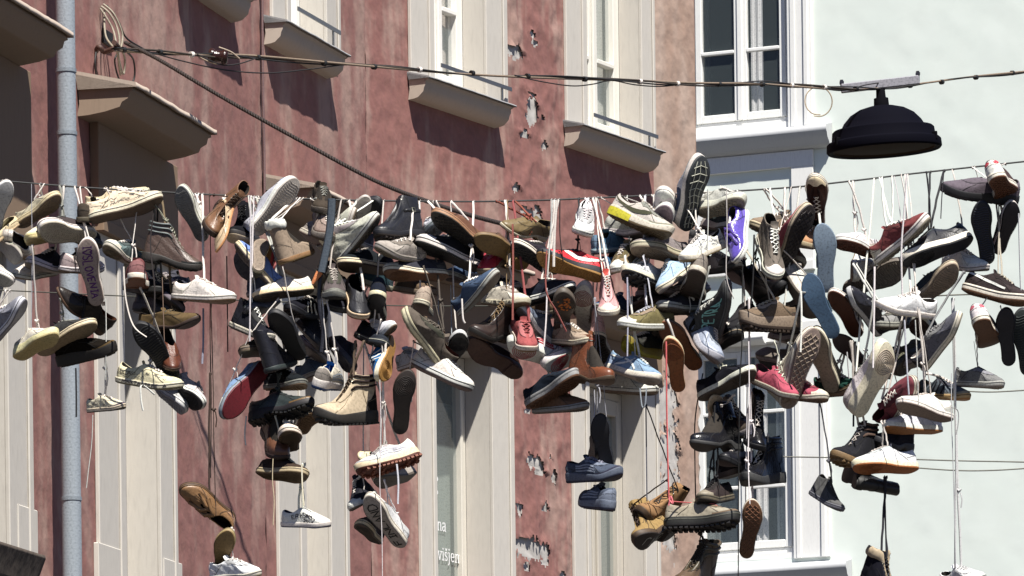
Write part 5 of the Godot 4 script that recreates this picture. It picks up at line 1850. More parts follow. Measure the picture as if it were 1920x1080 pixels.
func _shoes() -> void:
	shoe("sneaker", "low", Vector3(-2.004, 5.2925, -21.95), Vector3(0.2982, 0.8266, 0.4772), Vector3(-0.2128, 0.545, -0.811), 0.245, {"u": "dcd8d0", "o": "a9a8a6"}, "grey soled white sneaker cut off at the left edge, toe up by the wire", "sneaker", [Vector3(-1.9975, 5.4185, -21.998)])
	shoe("ballerina_shoe", "flat", Vector3(-1.9875, 5.2225, -22.025), Vector3(0.3764, 0.5545, -0.7421), Vector3(-0.2843, 0.8316, 0.4771), 0.250, {"u": "c0ae90", "m": "b59f7e", "o": "8a7458", "l": "6b5c4a", "k": "l"}, "champagne coloured pump at the left edge pointing up to the right", "flat shoe", [])
	shoe("ballerina_shoe", "flat", Vector3(-1.9811, 5.1452, -21.9625), Vector3(0.438, -0.4256, 0.7919), Vector3(0.8963, 0.1391, -0.421), 0.250, {"u": "a9a49a", "m": "8f8a80", "o": "87807a", "k": "p"}, "silver ballerina at the left edge with its round toe turned down", "flat shoe", [])
	shoe("ballerina_shoe", "flat", Vector3(-1.9641, 5.1901, -22.075), Vector3(0.3122, -0.09983, -0.9448), Vector3(0.9472, -0.04361, 0.3176), 0.250, {"u": "b9b3a8", "m": "8f8a80", "o": "87807a", "k": "p"}, "pale silver ballerina half hidden behind its mate at the left edge", "flat shoe", [])
	shoe("sneaker", "low", Vector3(-2.0591, 5.034, -21.975), Vector3(0.7934, -0.2036, 0.5736), Vector3(0.5236, 0.7088, -0.4727), 0.245, {"u": "c9c5bd", "o": "9a9690"}, "white rubber toe of a grey soled sneaker low at the left edge", "sneaker", [])
	shoe("slip_on_shoe", "slip", Vector3(-1.8529, 5.2865, -22), Vector3(0.7406, 0.3502, 0.5735), Vector3(-0.1675, 0.9227, -0.3471), 0.245, {"u": "b9ae98", "m": "d6c79e", "o": "6e6350", "nl": 4}, "cream canvas slip-on with yellowed rubber hanging under two white laces at left", "slip-on shoe", [Vector3(-1.8489, 5.4047, -21.998), Vector3(-1.8342, 5.4033, -21.998)])
	shoe("slip_on_shoe", "slip", Vector3(-1.8169, 5.1765, -21.9625), Vector3(-0.4648, -0.212, 0.8597), Vector3(-0.3533, 0.9347, 0.03942), 0.270, {"u": "cfc6b0", "m": "d8c890", "o": "a89a72", "fx": "d8c890"}, "pale slip-on with a broad yellow rubber edge turned towards the street", "slip-on shoe", [])
	shoe("skate_shoe", "skate", Vector3(-1.7299, 5.1922, -21.925), Vector3(-0.6617, -0.02352, 0.7494), Vector3(-0.4981, 0.7608, -0.416), 0.290, {"u": "423a3a", "m": "e0dbd0", "o": "a79c8e", "lc": "8b8580"}, "dark brown sneaker showing its pale grey sole beside the drainpipe", "sneaker", [Vector3(-1.7714, 5.3975, -21.998)])
	shoe("slip_on_shoe", "slip", Vector3(-1.6952, 5.1848, -22.0375), Vector3(-0.4967, 0.1422, 0.8562), Vector3(-0.1384, 0.9609, -0.2399), 0.260, {"u": "1e1c1e", "m": "2a2725", "o": "3a342f"}, "black slip-on wedged behind the dark brown pale soled sneaker", "slip-on shoe", [])
	shoe("sneaker", "low", Vector3(-1.638, 5.0249, -21.825), Vector3(-0.127, 0.8848, 0.4482), Vector3(0.05616, 0.4576, -0.8874), 0.270, {"u": "7f7d78", "m": "dcd8d0", "o": "9a8a7c", "stext": "I*SLOVENIA", "sdir": -1.0, "sc": "5a2566"}, "grey sole with purple pen lettering and a heart, beside the drainpipe", "sneaker", [Vector3(-1.7128, 5.3921, -21.998), Vector3(-1.6919, 5.3902, -21.998)])
	shoe("sneaker", "low", Vector3(-1.8806, 5.0463, -22.075), Vector3(-0.5772, -0.2453, 0.7789), Vector3(0.02609, 0.9478, 0.3178), 0.260, {"u": "c6c0ba", "m": "b9b4ae", "l": "4a2c20"}, "dirty white low sneaker with brown lining hanging at the far left above the lower wire", "sneaker", [])
	shoe("sneaker", "low", Vector3(-1.8257, 5.0629, -22.025), Vector3(-0.4362, -0.07264, 0.8969), Vector3(0.05327, 0.9929, 0.1063), 0.280, {"u": "1d1b20", "m": "b4b2ba", "o": "6b5f57", "tip": "b4b2ba"}, "black canvas shoe with a lilac grey rubber edge left of the drainpipe", "sneaker", [Vector3(-1.7547, 5.396, -21.998)])
	shoe("sneaker", "low", Vector3(-1.6965, 5.0629, -22.0625), Vector3(0.4774, 0.09819, -0.8732), Vector3(0.1009, 0.981, 0.1655), 0.270, {"u": "d6c6c2", "m": "dedad6", "fx": "2e2c30"}, "white and pale pink sneaker with dark edge lines behind the purple lettered sole", "sneaker", [])
	shoe("sneaker", "low", Vector3(-1.5066, 5.2772, -21.95), Vector3(0.9757, 0.2191, 0), Vector3(-0.2127, 0.9472, -0.2399), 0.307, {"u": "cfc3a6", "m": "d3c8ae", "o": "57493b", "fx": "403a36", "scrib": "4a4444"}, "long cream canvas sneaker covered in pen writing under the wire at left", "sneaker", [Vector3(-1.5977, 5.3834, -21.998), Vector3(-1.5077, 5.377, -21.998), Vector3(-1.47, 5.3743, -21.998)])
	shoe("sneaker", "low", Vector3(-1.6216, 5.2638, -22.05), Vector3(0.5086, 0.1803, -0.8419), Vector3(-0.03958, 0.9817, 0.1863), 0.270, {"u": "4a4038", "m": "5a4c40", "o": "3a2e26", "st": "bands", "stc": "8a7c6a"}, "dark brown striped sneaker tucked behind the heel of the cream written one", "sneaker", [Vector3(-1.671, 5.3887, -21.998)])
	shoe("sneaker", "low", Vector3(-1.5427, 5.3279, -22.1125), Vector3(0.9735, 0.2285, 0), Vector3(-0.2262, 0.9636, 0.1428), 0.263, {"u": "c4b69a", "m": "cfc4aa"}, "cream canvas mate mostly hidden behind the written sneaker at left", "sneaker", [Vector3(-1.4407, 5.3722, -21.998)])
	shoe("ankle_boot", "boot", Vector3(-1.3332, 5.0631, -21.925), Vector3(0.9656, -0.2391, 0.1019), Vector3(0.2367, 0.9709, 0.035), 0.245, {"u": "4c4136", "o": "1d1a18", "m": "2c2622", "k": "l", "pad": "5f656b", "tip": "1d1a19", "lc": "8b8478"}, "tall brown leather boot with grey padded collar and dark toe at left", "boot", [Vector3(-1.4449, 5.3725, -21.998), Vector3(-1.4261, 5.3712, -21.998)])
	shoe("sneaker", "low", Vector3(-1.5298, 5.0971, -22), Vector3(-0.4775, 0.131, 0.8688), Vector3(0.3064, 0.9516, 0.02487), 0.270, {"u": "5f716f", "m": "d9d2bf", "o": "6b5f50", "fx": "4a5452", "cap": "d9d2bf"}, "teal grey canvas sneaker with off white rubber and toe cap", "sneaker", [Vector3(-1.5872, 5.3827, -21.998)])
	shoe("skate_shoe", "skate", Vector3(-1.4642, 4.9826, -21.8875), Vector3(-0.06146, -0.02707, -0.9977), Vector3(0.004135, 0.9996, -0.02737), 0.280, {"u": "7b4a48", "m": "ddd6c8", "o": "6d4930"}, "heel of a maroon sneaker with two ring marks on its white rubber", "sneaker", [Vector3(-1.4554, 5.3733, -21.998)])
	shoe("sneaker", "low", Vector3(-1.4546, 4.9749, -22.0625), Vector3(0.5253, -0.2416, 0.8159), Vector3(0.2383, 0.9623, 0.1315), 0.270, {"u": "141417", "m": "1a1a1c", "o": "1c1918"}, "black low shoe in the tangle beneath the maroon heel", "sneaker", [])
	shoe("ankle_boot", "boot", Vector3(-1.4054, 4.9063, -22.1), Vector3(0.6589, -0.1551, 0.7361), Vector3(0.2015, 0.9791, 0.02599), 0.270, {"u": "131316", "m": "3b3a3c", "o": "201e1d", "k": "l", "lc": "151517"}, "black boot with pale sole edge hanging behind the tangle of dark laces", "boot", [Vector3(-1.4093, 5.37, -21.998), Vector3(-1.3905, 5.3687, -21.998)])
	shoe("sneaker", "low", Vector3(-1.3863, 4.9475, -22.025), Vector3(0.6023, -0.4466, 0.6616), Vector3(0.7448, 0.6127, -0.2645), 0.260, {"u": "17161a", "m": "5c5a5c", "o": "1b1918"}, "black shoe with grey rubber edge right of the black boot", "sneaker", [])
	shoe("slip_on_shoe", "slip", Vector3(-1.2568, 5.2654, -21.95), Vector3(-0.3831, 0.7655, 0.5169), Vector3(0.3597, 0.6391, -0.6798), 0.245, {"u": "d9d6d0", "m": "d2cdc2", "o": "6c6c6c"}, "white slip-on showing its long dark grey sole, left of the brown bootee", "slip-on shoe", [Vector3(-1.2376, 5.3586, -21.998), Vector3(-1.2272, 5.358, -21.998)])
	shoe("ankle_boot", "boot", Vector3(-1.1664, 5.2418, -21.975), Vector3(-0.2344, -0.6366, 0.7347), Vector3(0.6332, 0.4735, 0.6123), 0.250, {"u": "6d5336", "m": "3a2c20", "o": "231b16", "k": "l", "lc": "3a2c20"}, "crumpled brown leather bootee hanging toe down by the wire", "boot", [Vector3(-1.1686, 5.3543, -21.998)])
	shoe("ballerina_shoe", "flat", Vector3(-1.1107, 5.2058, -21.9), Vector3(-0.2083, -0.8451, 0.4923), Vector3(-0.8615, 0.3969, 0.3168), 0.245, {"u": "b89f7c", "m": "c08a5a", "o": "8f7050", "l": "3b3028", "k": "l"}, "beige ballerina hanging toe down beside the crumpled brown bootee", "flat shoe", [Vector3(-1.1183, 5.3512, -21.998)])
	shoe("ankle_boot", "boot", Vector3(-1.0517, 5.1684, -22.05), Vector3(-0.2824, -0.03566, 0.9586), Vector3(-0.122, 0.9925, 0.0009891), 0.260, {"u": "17171b", "m": "2a2826", "o": "b5a78c", "k": "s", "lc": "17171b"}, "small black bootee with cream sole edge under the white laces", "boot", [])
	shoe("skate_shoe", "skate", Vector3(-0.9148, 5.2876, -21.925), Vector3(0.6416, 0.767, 0), Vector3(-0.5697, 0.4766, -0.6696), 0.278, {"u": "b5bac2", "m": "d5d5d2", "o": "a5a199", "cap": "4a77b8", "fx": "d5d5d2"}, "large grey soled sneaker with a blue toe rim standing up over the wire", "sneaker", [Vector3(-1.022, 5.3451, -21.998), Vector3(-1.0094, 5.3443, -21.998), Vector3(-0.9927, 5.3434, -21.998)])
	shoe("slip_on_shoe", "slip", Vector3(-0.9794, 5.097, -21.85), Vector3(0.06422, 0.7335, -0.6767), Vector3(-0.2363, -0.6476, -0.7244), 0.200, {"u": "4a4440", "m": "cbbf9c", "o": "85786a"}, "round taupe sole beneath the large blue rimmed sneaker", "slip-on shoe", [])
	shoe("slip_on_shoe", "slip", Vector3(-1.007, 5.0414, -21.9125), Vector3(-0.6818, 0.7316, 0), Vector3(0.7248, 0.6755, -0.1357), 0.260, {"u": "6c8abc", "m": "d5cba8", "o": "55534f"}, "blue denim slip-on with a cream rubber edge slanting down to the right", "slip-on shoe", [])
	shoe("slip_on_shoe", "slip", Vector3(-1.0054, 5.052, -22.15), Vector3(-0.7156, 0.5488, 0.4321), Vector3(-0.04477, 0.5813, -0.8124), 0.245, {"u": "4a5060", "m": "6a6a6a", "o": "4f5054"}, "dark grey sole of a slip-on just below the blue denim one", "slip-on shoe", [])
	shoe("slip_on_boot", "chelsea", Vector3(-0.9289, 5.1116, -22.1), Vector3(0.1557, 0.3103, 0.9378), Vector3(-0.9161, 0.4005, 0.01961), 0.240, {"u": "8a6a42", "m": "a02028", "o": "7a2a28", "k": "s"}, "red and tan boot upside down behind the fleece trimmed boot", "boot", [])
	shoe("sheepskin_boot", "ugg", Vector3(-0.8424, 5.0841, -21.9375), Vector3(0.3471, 0.2573, -0.9018), Vector3(-0.3136, 0.9381, 0.1469), 0.260, {"u": "8d7c6c", "m": "8a6a44", "o": "7b5c3a", "k": "s", "cuff": "d8d6cf"}, "taupe sheepskin boot with a white fleece cuff", "boot", [Vector3(-0.8419, 5.3359, -21.998), Vector3(-0.8294, 5.3352, -21.998), Vector3(-0.8168, 5.3346, -21.998)])
	shoe("sneaker", "low", Vector3(-0.7529, 5.3098, -22.075), Vector3(0.08636, -0.4174, 0.9046), Vector3(0.1604, 0.902, 0.4009), 0.270, {"u": "3c3632", "m": "5b534b", "o": "3a342f", "lc": "8b8580"}, "dark brown shoe hanging toe down behind the wide grey strap", "sneaker", [Vector3(-0.7707, 5.3323, -21.998)])
	shoe("running_shoe", "run", Vector3(-0.7482, 5.2051, -22.025), Vector3(0.07657, -0.6023, 0.7946), Vector3(0.4341, 0.7376, 0.5172), 0.280, {"u": "7c6c64", "m": "8b8078", "o": "4d453f", "st": "panel", "stc": "e0dcd2"}, "brown and white sneaker half hidden by the wide grey strap", "running shoe", [Vector3(-0.7875, 5.3331, -21.998)])
	shoe("sneaker", "low", Vector3(-0.8907, 4.9379, -21.9), Vector3(-0.9299, -0.1587, 0.3319), Vector3(-0.2452, 0.9399, -0.2377), 0.245, {"u": "d6d2c6", "m": "dcc9a0", "o": "4a4038", "l": "1a1a1e", "lc": "b9b5ac", "nl": 6}, "white lace-up sneaker with gum edge and dark sole, right of the denim slip-on", "sneaker", [Vector3(-1.022, 5.3451, -21.998), Vector3(-1.0011, 5.3438, -21.998)])
	shoe("pump_shoe", "pump", Vector3(-0.7525, 4.9645, -21.95), Vector3(0.2057, -0.1136, -0.972), Vector3(0.4727, 0.8812, -0.002953), 0.250, {"u": "17171a", "m": "17171a", "o": "1c1a1a", "k": "p", "hc": "d58a58"}, "black strappy pump with an orange heel piece below the wide grey strap", "pump", [Vector3(-0.7426, 5.045, -21.93)])
	shoe("running_shoe", "run", Vector3(-0.7123, 4.9502, -21.925), Vector3(0.148, -0.5207, 0.8408), Vector3(0.1733, 0.8507, 0.4963), 0.280, {"u": "55534f", "m": "8f8e8a", "o": "2d2b2a", "lc": "b5b2aa", "tip": "77756f"}, "dark grey running shoe facing the street under the strap", "running shoe", [Vector3(-0.7207, 5.0512, -21.905), Vector3(-0.666, 5.3271, -21.998)])
	shoe("sneaker", "low", Vector3(-0.6812, 4.9236, -22.05), Vector3(0.02282, -0.4774, 0.8784), Vector3(0.1997, 0.8631, 0.4638), 0.270, {"u": "22222a", "m": "4a4848", "o": "22201f"}, "dark shoe with grey laces behind the dark grey running shoe", "sneaker", [])
	shoe("flip_flop", "flip", Vector3(-0.5845, 5.2695, -22.05), Vector3(0.1212, 0.5399, 0.833), Vector3(-0.04531, 0.8413, -0.5387), 0.200, {"u": "c9c5ba", "m": "b5b0a5", "o": "bdb9ad"}, "pale grey insole like sole of a sandal standing by the wire", "flip-flop", [Vector3(-0.6074, 5.3255, -21.998)])
	shoe("slip_on_shoe", "slip", Vector3(-0.5521, 5.2795, -22.1), Vector3(0.1404, 0.3045, 0.9421), Vector3(0.5291, 0.7812, -0.3314), 0.240, {"u": "1b1b20", "m": "2a2a2e", "o": "26262a"}, "black slipper behind the pale sandal sole", "slip-on shoe", [Vector3(-0.5278, 5.3234, -21.998)])
	shoe("high_top_sneaker", "high", Vector3(-0.5882, 5.1444, -21.9), Vector3(0.5995, 0.5909, 0.5398), Vector3(-0.6775, 0.7337, -0.05075), 0.280, {"u": "d0ccc2", "m": "c9c6bd", "o": "5a5148", "fx": "57535a", "lc": "e0ddd4"}, "ivory canvas high top with eyelets leaning toe up by the strap", "high top", [Vector3(-0.599, 5.3253, -21.998), Vector3(-0.5404, 5.3238, -21.998)])
	shoe("sneaker", "low", Vector3(-0.6503, 5.1968, -22.0375), Vector3(0.4091, 0.4959, 0.766), Vector3(-0.8554, 0.5008, 0.1326), 0.270, {"u": "c2beb2", "m": "bfbab0", "lc": "4a4844"}, "off white sneaker with grey laces behind the ivory high top", "sneaker", [Vector3(-0.666, 5.3271, -21.998), Vector3(-0.6493, 5.3266, -21.998)])
	shoe("ankle_boot", "boot", Vector3(-0.4341, 5.1532, -21.9), Vector3(-0.6949, -0.0606, 0.7166), Vector3(-0.1719, 0.9815, -0.08371), 0.270, {"u": "1a1b20", "m": "15151a", "o": "26211c", "k": "l", "buckle": 1, "nl": 3, "nolace": 1, "t": "lug"}, "black buckled ankle boot under the wire", "boot", [Vector3(-0.4189, 5.3206, -21.998), Vector3(-0.3938, 5.3199, -21.998)])
	shoe("sneaker", "low", Vector3(-0.5655, 5.0426, -21.9625), Vector3(-0.7247, -0.03034, 0.6884), Vector3(-0.2292, 0.9528, -0.1993), 0.280, {"u": "1d1e24", "m": "ddd0b0", "o": "3a3028", "fx": "1d1d22", "nl": 6, "b": 4}, "black canvas low sneaker with striped laces and cream edge", "sneaker", [])
	shoe("sneaker", "low", Vector3(-0.4414, 5.0682, -21.85), Vector3(-0.6585, 0.01463, 0.7525), Vector3(0.2556, 0.9447, 0.2053), 0.270, {"u": "a19a8e", "m": "a39a8c", "o": "6d6456", "hl": "b9b2a4", "logo": "77736c", "nl": 4}, "worn grey sneaker with a round emblem on its heel", "sneaker", [Vector3(-0.3812, 5.3196, -21.998)])
	shoe("sneaker", "low", Vector3(-0.3722, 5.0045, -21.8875), Vector3(-0.8772, -0.0185, 0.4798), Vector3(-0.1683, 0.9477, -0.2711), 0.280, {"u": "37383c", "m": "d9cfb8", "o": "6a4a30", "fx": "2a2a2e", "cap": "b9b6ae"}, "charcoal skate sneaker with cream edge and brown sole below the grey emblem heel", "sneaker", [])
	shoe("skate_shoe", "skate", Vector3(-0.2477, 5.0775, -21.925), Vector3(-0.8141, 0.273, 0.5125), Vector3(0.1849, 0.9585, -0.217), 0.300, {"u": "1c1c20", "m": "d5d0c6", "o": "1d1b1b", "cap": "d5d0c6", "fx": "2a2a2c"}, "black and white skate sneaker with white toe cap slanting down to the right", "sneaker", [Vector3(-0.3246, 5.3181, -21.998), Vector3(-0.2932, 5.3173, -21.998)])
	shoe("slip_on_shoe", "slip", Vector3(-0.2085, 5.1649, -21.875), Vector3(-0.667, 0.4063, 0.6245), Vector3(0.09568, 0.878, -0.4691), 0.280, {"u": "6d4c3c", "m": "9c7458", "o": "241f1d", "k": "s"}, "brown espadrille with a wood coloured edge above the white toed skate sneaker", "slip-on shoe", [Vector3(-0.2346, 5.3158, -21.998)])
	shoe("sneaker", "low", Vector3(-0.3063, 5.1883, -22.05), Vector3(0.2089, 0.1715, 0.9628), Vector3(-0.1864, 0.9734, -0.133), 0.250, {"u": "c5c8cc", "m": "b9bcc2", "o": "8b8f96"}, "small white and grey sneaker end behind the buckled boot", "sneaker", [Vector3(-0.3058, 5.3176, -21.998)])
	shoe("sneaker", "low", Vector3(-0.0616, 5.062, -22.025), Vector3(-0.4023, -0.402, 0.8225), Vector3(-0.1471, 0.9151, 0.3753), 0.260, {"u": "b02838", "m": "9a8a70", "o": "7a664c", "k": "l"}, "bright red leather shoe peeking from under the brown sole", "sneaker", [])
	shoe("sneaker", "low", Vector3(-0.1192, 4.9124, -21.825), Vector3(0.576, 0.4551, 0.6791), Vector3(-0.5888, 0.8072, -0.04152), 0.270, {"u": "48566e", "m": "a9a79f", "o": "57504a", "lc": "e6e3da"}, "slate grey canvas sneaker with a grey edge and dangling white laces", "sneaker", [Vector3(-0.1466, 5.3151, -21.998)])
	shoe("sneaker", "low", Vector3(-0.1267, 4.9655, -22.075), Vector3(0.4556, -0.2851, 0.8433), Vector3(0.3958, 0.9134, 0.09498), 0.270, {"u": "1a1c24", "m": "23242a", "o": "23242a"}, "dark navy shoe in shadow behind the slate grey canvas sneaker", "sneaker", [])
	shoe("sneaker", "low", Vector3(-0.3614, 4.8701, -21.925), Vector3(-0.04191, -0.06392, -0.9971), Vector3(0.1853, 0.9801, -0.07063), 0.280, {"u": "a9937c", "m": "d2c8ae", "o": "4a4138", "fx": "6a6258"}, "heel of a beige canvas sneaker hanging before the shaded window", "sneaker", [Vector3(-0.3581, 5.319, -21.998)])
	shoe("sneaker", "low", Vector3(-0.5335, 4.8826, -21.925), Vector3(-0.0733, -0.229, -0.9707), Vector3(0.1692, 0.9563, -0.2384), 0.290, {"u": "1b1f2a", "m": "d9cdb2", "o": "1c1a1a", "hl": "20242e"}, "heel of a black sneaker with a broad cream rubber edge", "sneaker", [])
	shoe("slip_on_shoe", "slip", Vector3(-0.6204, 4.8952, -21.9), Vector3(0.1668, -0.6402, 0.7499), Vector3(0.3021, 0.7571, 0.5792), 0.280, {"u": "232228", "m": "d0b894", "o": "8a5a34", "l": "0c0c0e", "k": "l"}, "black shoe turned so that one looks into its dark opening", "slip-on shoe", [Vector3(-0.6346, 5.3262, -21.998)])
	shoe("loafer", "loafer", Vector3(0.04289, 5.1884, -22.025), Vector3(-0.6137, 0.05262, 0.7877), Vector3(0.5362, 0.7602, 0.367), 0.270, {"u": "6f5d42", "m": "c9c0a4", "o": "6b5433", "k": "l", "nl": 3, "lc": "8a4a34"}, "olive brown boat shoe with a pale stripe, tied with orange cord under the wire", "loafer", [Vector3(-0.05858, 5.3153, -21.998), Vector3(-0.04601, 5.3153, -21.998), Vector3(0.01685, 5.3154, -21.998)])
	shoe("loafer", "loafer", Vector3(-0.03548, 5.0978, -21.925), Vector3(-0.6525, 0.3015, 0.6953), Vector3(-0.2309, 0.7948, -0.5613), 0.290, {"u": "5f4a34", "m": "7a5e3c", "o": "7b6038", "k": "l"}, "tan brown sole of a loafer right of the brown espadrille", "loafer", [Vector3(-0.02505, 5.3153, -21.998)])
	shoe("sneaker", "low", Vector3(0.08521, 5.0626, -21.95), Vector3(-0.5552, 0.2367, 0.7974), Vector3(0.1566, 0.9713, -0.1793), 0.280, {"u": "2b292e", "m": "dcd6c8", "o": "17171a", "fx": "2a2a2c"}, "black canvas shoe with a white heel edge left of the red and black football shoe", "sneaker", [])
	shoe("running_shoe", "run", Vector3(0.228, 5.0182, -21.85), Vector3(-0.9135, 0.2515, 0.3199), Vector3(0.09726, 0.8983, -0.4285), 0.290, {"u": "d03038", "m": "15151a", "o": "a0783f", "st": "swoosh", "stc": "f0eeea", "tip": "17171c", "es": "17171c", "hl": "d03038", "k": "l", "lc": "17171a", "th": 0.07}, "red and black football shoe with a white check mark and gum sole", "running shoe", [Vector3(0.2662, 5.3204, -21.998)])
	shoe("sneaker", "low", Vector3(0.2745, 5.1925, -21.9375), Vector3(-0.04552, -0.5416, 0.8394), Vector3(0.2453, 0.8085, 0.535), 0.260, {"u": "e2e0dc", "m": "d9d5ce", "o": "b9a08c", "lc": "dedbd5"}, "small white sneaker hanging toe down with black and white laces", "sneaker", [Vector3(0.2914, 5.3211, -21.998), Vector3(0.3061, 5.3216, -21.998)])
	shoe("sneaker", "low", Vector3(0.3947, 5.1126, -22.05), Vector3(0.5175, 0.1729, -0.838), Vector3(-0.07713, 0.9848, 0.1555), 0.270, {"u": "5a7690", "m": "8fa5ac", "o": "4a5056", "fx": "d0dade"}, "blue grey canvas shoe with light stripes behind the white lace", "sneaker", [Vector3(0.3396, 5.3228, -21.998)])
	shoe("sneaker", "low", Vector3(0.4385, 5.051, -22.075), Vector3(0.4391, 0.2784, -0.8542), Vector3(-0.3504, 0.9285, 0.1225), 0.270, {"u": "4a6a88", "m": "a9b8be", "o": "4a5056"}, "dusty blue canvas shoe behind the red and black football shoe", "sneaker", [])
	shoe("sneaker", "low", Vector3(0.1391, 4.9199, -21.95), Vector3(0.8038, 0.1391, 0.5784), Vector3(-0.06951, 0.9876, -0.1409), 0.270, {"u": "20242f", "m": "dcdcd6", "o": "17171b", "fx": "1f2028"}, "navy canvas sneaker with a white edge pointing right under the football shoe", "sneaker", [Vector3(0.1719, 5.3178, -21.998), Vector3(0.1887, 5.3183, -21.998)])
	shoe("sneaker", "low", Vector3(-0.02849, 4.8871, -21.925), Vector3(0.6557, -0.1791, 0.7335), Vector3(0.1815, 0.9804, 0.07717), 0.270, {"u": "cfc8ba", "m": "c6bca8", "o": "6d5c48", "stripe_text": "AUSTRIA"}, "white canvas sneaker with country names written on its rubber edge", "sneaker", [Vector3(-0.02086, 5.3153, -21.998)])
	shoe("ankle_boot", "boot", Vector3(0.1968, 4.8519, -21.9), Vector3(0.04999, 0.4195, 0.9064), Vector3(0.02224, 0.9068, -0.4209), 0.260, {"u": "5b4636", "m": "57504a", "o": "4a3f39", "patchy": "b56a2a", "k": "l"}, "round brown sole with orange studs hanging toe up", "boot", [])
	shoe("running_shoe", "run", Vector3(0.2796, 4.8783, -22), Vector3(-0.03693, 0.5407, 0.8404), Vector3(0.2193, 0.8249, -0.5211), 0.260, {"u": "d5d2d0", "m": "dad8d4", "o": "c9c6c2", "t": "rings", "tc": "8a1828", "st": "bands", "stc": "a02030"}, "white running shoe sole with a red curved pattern", "running shoe", [])
	shoe("high_top_sneaker", "high", Vector3(0.3719, 4.8748, -21.875), Vector3(0.01055, -0.5464, 0.8374), Vector3(-0.02841, 0.837, 0.5465), 0.260, {"u": "c99a94", "m": "d9cdbd", "o": "8a7a6a", "cap": "d9cdbd", "tg": "d05a50"}, "pink canvas high top facing the street with white rubber toe", "high top", [Vector3(0.3228, 5.3222, -21.998), Vector3(0.3354, 5.3226, -21.998)])
	shoe("ankle_boot", "boot", Vector3(-0.0898, 4.7526, -21.9), Vector3(-0.6069, -0.05826, 0.7927), Vector3(0.226, 0.9435, 0.2424), 0.260, {"u": "30241e", "m": "1c1614", "o": "3b2a1e", "k": "l", "lc": "8d7456"}, "worn black brown leather lace-up with tan laces before the shaded window", "boot", [Vector3(-0.01248, 5.3154, -21.998)])
	shoe("loafer", "loafer", Vector3(-0.07013, 4.6834, -21.975), Vector3(-0.6861, 0.3371, 0.6447), Vector3(-0.1749, 0.7838, -0.5959), 0.300, {"u": "2c1a16", "m": "3c2a22", "o": "45302a", "k": "s"}, "large dark brown moccasin below the worn leather lace-up", "loafer", [])
	shoe("sneaker", "low", Vector3(0.03358, 4.7359, -21.85), Vector3(0.2033, -0.5664, 0.7987), Vector3(0.1741, 0.8236, 0.5398), 0.270, {"u": "98504c", "m": "dcd3c0", "o": "8a6a4a", "l": "3a1c1c", "nl": 4, "lc": "8f4a46", "tip": "98504c"}, "brick red canvas shoe whose opening faces the street", "sneaker", [Vector3(0.00847, 5.3154, -21.998)])
	shoe("sneaker", "low", Vector3(0.07977, 4.799, -21.9625), Vector3(-0.4996, 0.3795, 0.7787), Vector3(0.5791, 0.8148, -0.02552), 0.270, {"u": "5d6a74", "m": "d5d8d8", "o": "6d6a66"}, "grey canvas shoe with a broad white edge behind the brick red one", "sneaker", [Vector3(0.1594, 5.3175, -21.998)])
	shoe("running_shoe", "run", Vector3(0.09516, 4.6845, -21.9375), Vector3(-0.7183, 0.1632, 0.6763), Vector3(-0.1096, 0.9334, -0.3417), 0.290, {"u": "dcd9d6", "m": "d9d5d0", "o": "d0ccc6", "st": "bands", "stc": "a83440", "t": "rings", "tc": "a02a36"}, "white running shoe with red flashes right of the brick red shoe", "running shoe", [])
	shoe("running_shoe", "run", Vector3(0.2274, 4.6832, -22.0125), Vector3(-0.5933, -0.246, 0.7665), Vector3(-0.7005, 0.6269, -0.341), 0.280, {"u": "a9a5a8", "m": "cfcac6", "o": "c0bcb8", "st": "bands", "stc": "8a2030", "t": "rings", "tc": "b02434"}, "shaded grey and red running shoe behind the brown leather boot", "running shoe", [])
	shoe("sneaker", "low", Vector3(0.231, 4.7391, -21.95), Vector3(0.565, -0.1705, 0.8073), Vector3(0.008334, 0.9796, 0.201), 0.260, {"u": "a3917c", "m": "d0c6ae", "o": "6a5a48", "logo": "2a2a2c"}, "beige canvas shoe with a ring mark behind the brown leather boot", "sneaker", [Vector3(0.1903, 4.814, -21.93)])
	shoe("slip_on_boot", "chelsea", Vector3(0.2984, 4.5707, -21.825), Vector3(0.6073, -0.1865, 0.7723), Vector3(0.1838, 0.9787, 0.09185), 0.280, {"u": "6d3c26", "m": "4a3426", "o": "5a463a", "k": "l", "lc": "8f4f42", "nl": 6}, "chestnut brown leather boot with a tall smooth shaft", "boot", [])
	shoe("high_top_sneaker", "high", Vector3(0.3371, 4.7265, -22.05), Vector3(0.04072, -0.2887, -0.9566), Vector3(-0.01695, 0.957, -0.2895), 0.280, {"u": "c99c96", "m": "dccfb6", "o": "1a1816"}, "heel of a pink canvas high top with cream edge and black sole", "high top", [Vector3(0.327, 5.3223, -21.998)])
	shoe("sneaker", "low", Vector3(0.4592, 4.5951, -21.85), Vector3(0.7317, -0.3258, 0.5987), Vector3(0.4092, 0.9124, -0.003599), 0.280, {"u": "7f94ad", "m": "dcd6c6", "o": "a39a8c", "st": "cross", "stc": "e4e4e0", "lc": "e6e4de", "nl": 6, "es": "7f94ad"}, "pale blue denim sneaker with white stripes and laces", "sneaker", [Vector3(0.4423, 5.0665, -21.83), Vector3(0.457, 5.3269, -21.998)])
	shoe("sneaker", "low", Vector3(0.4495, 4.5552, -22.025), Vector3(0.7509, -0.1484, 0.6435), Vector3(0.1483, 0.9874, 0.05465), 0.280, {"u": "cfcfca", "m": "d9d6ce"}, "white mate of the pale blue denim sneaker, lower and behind it", "sneaker", [])
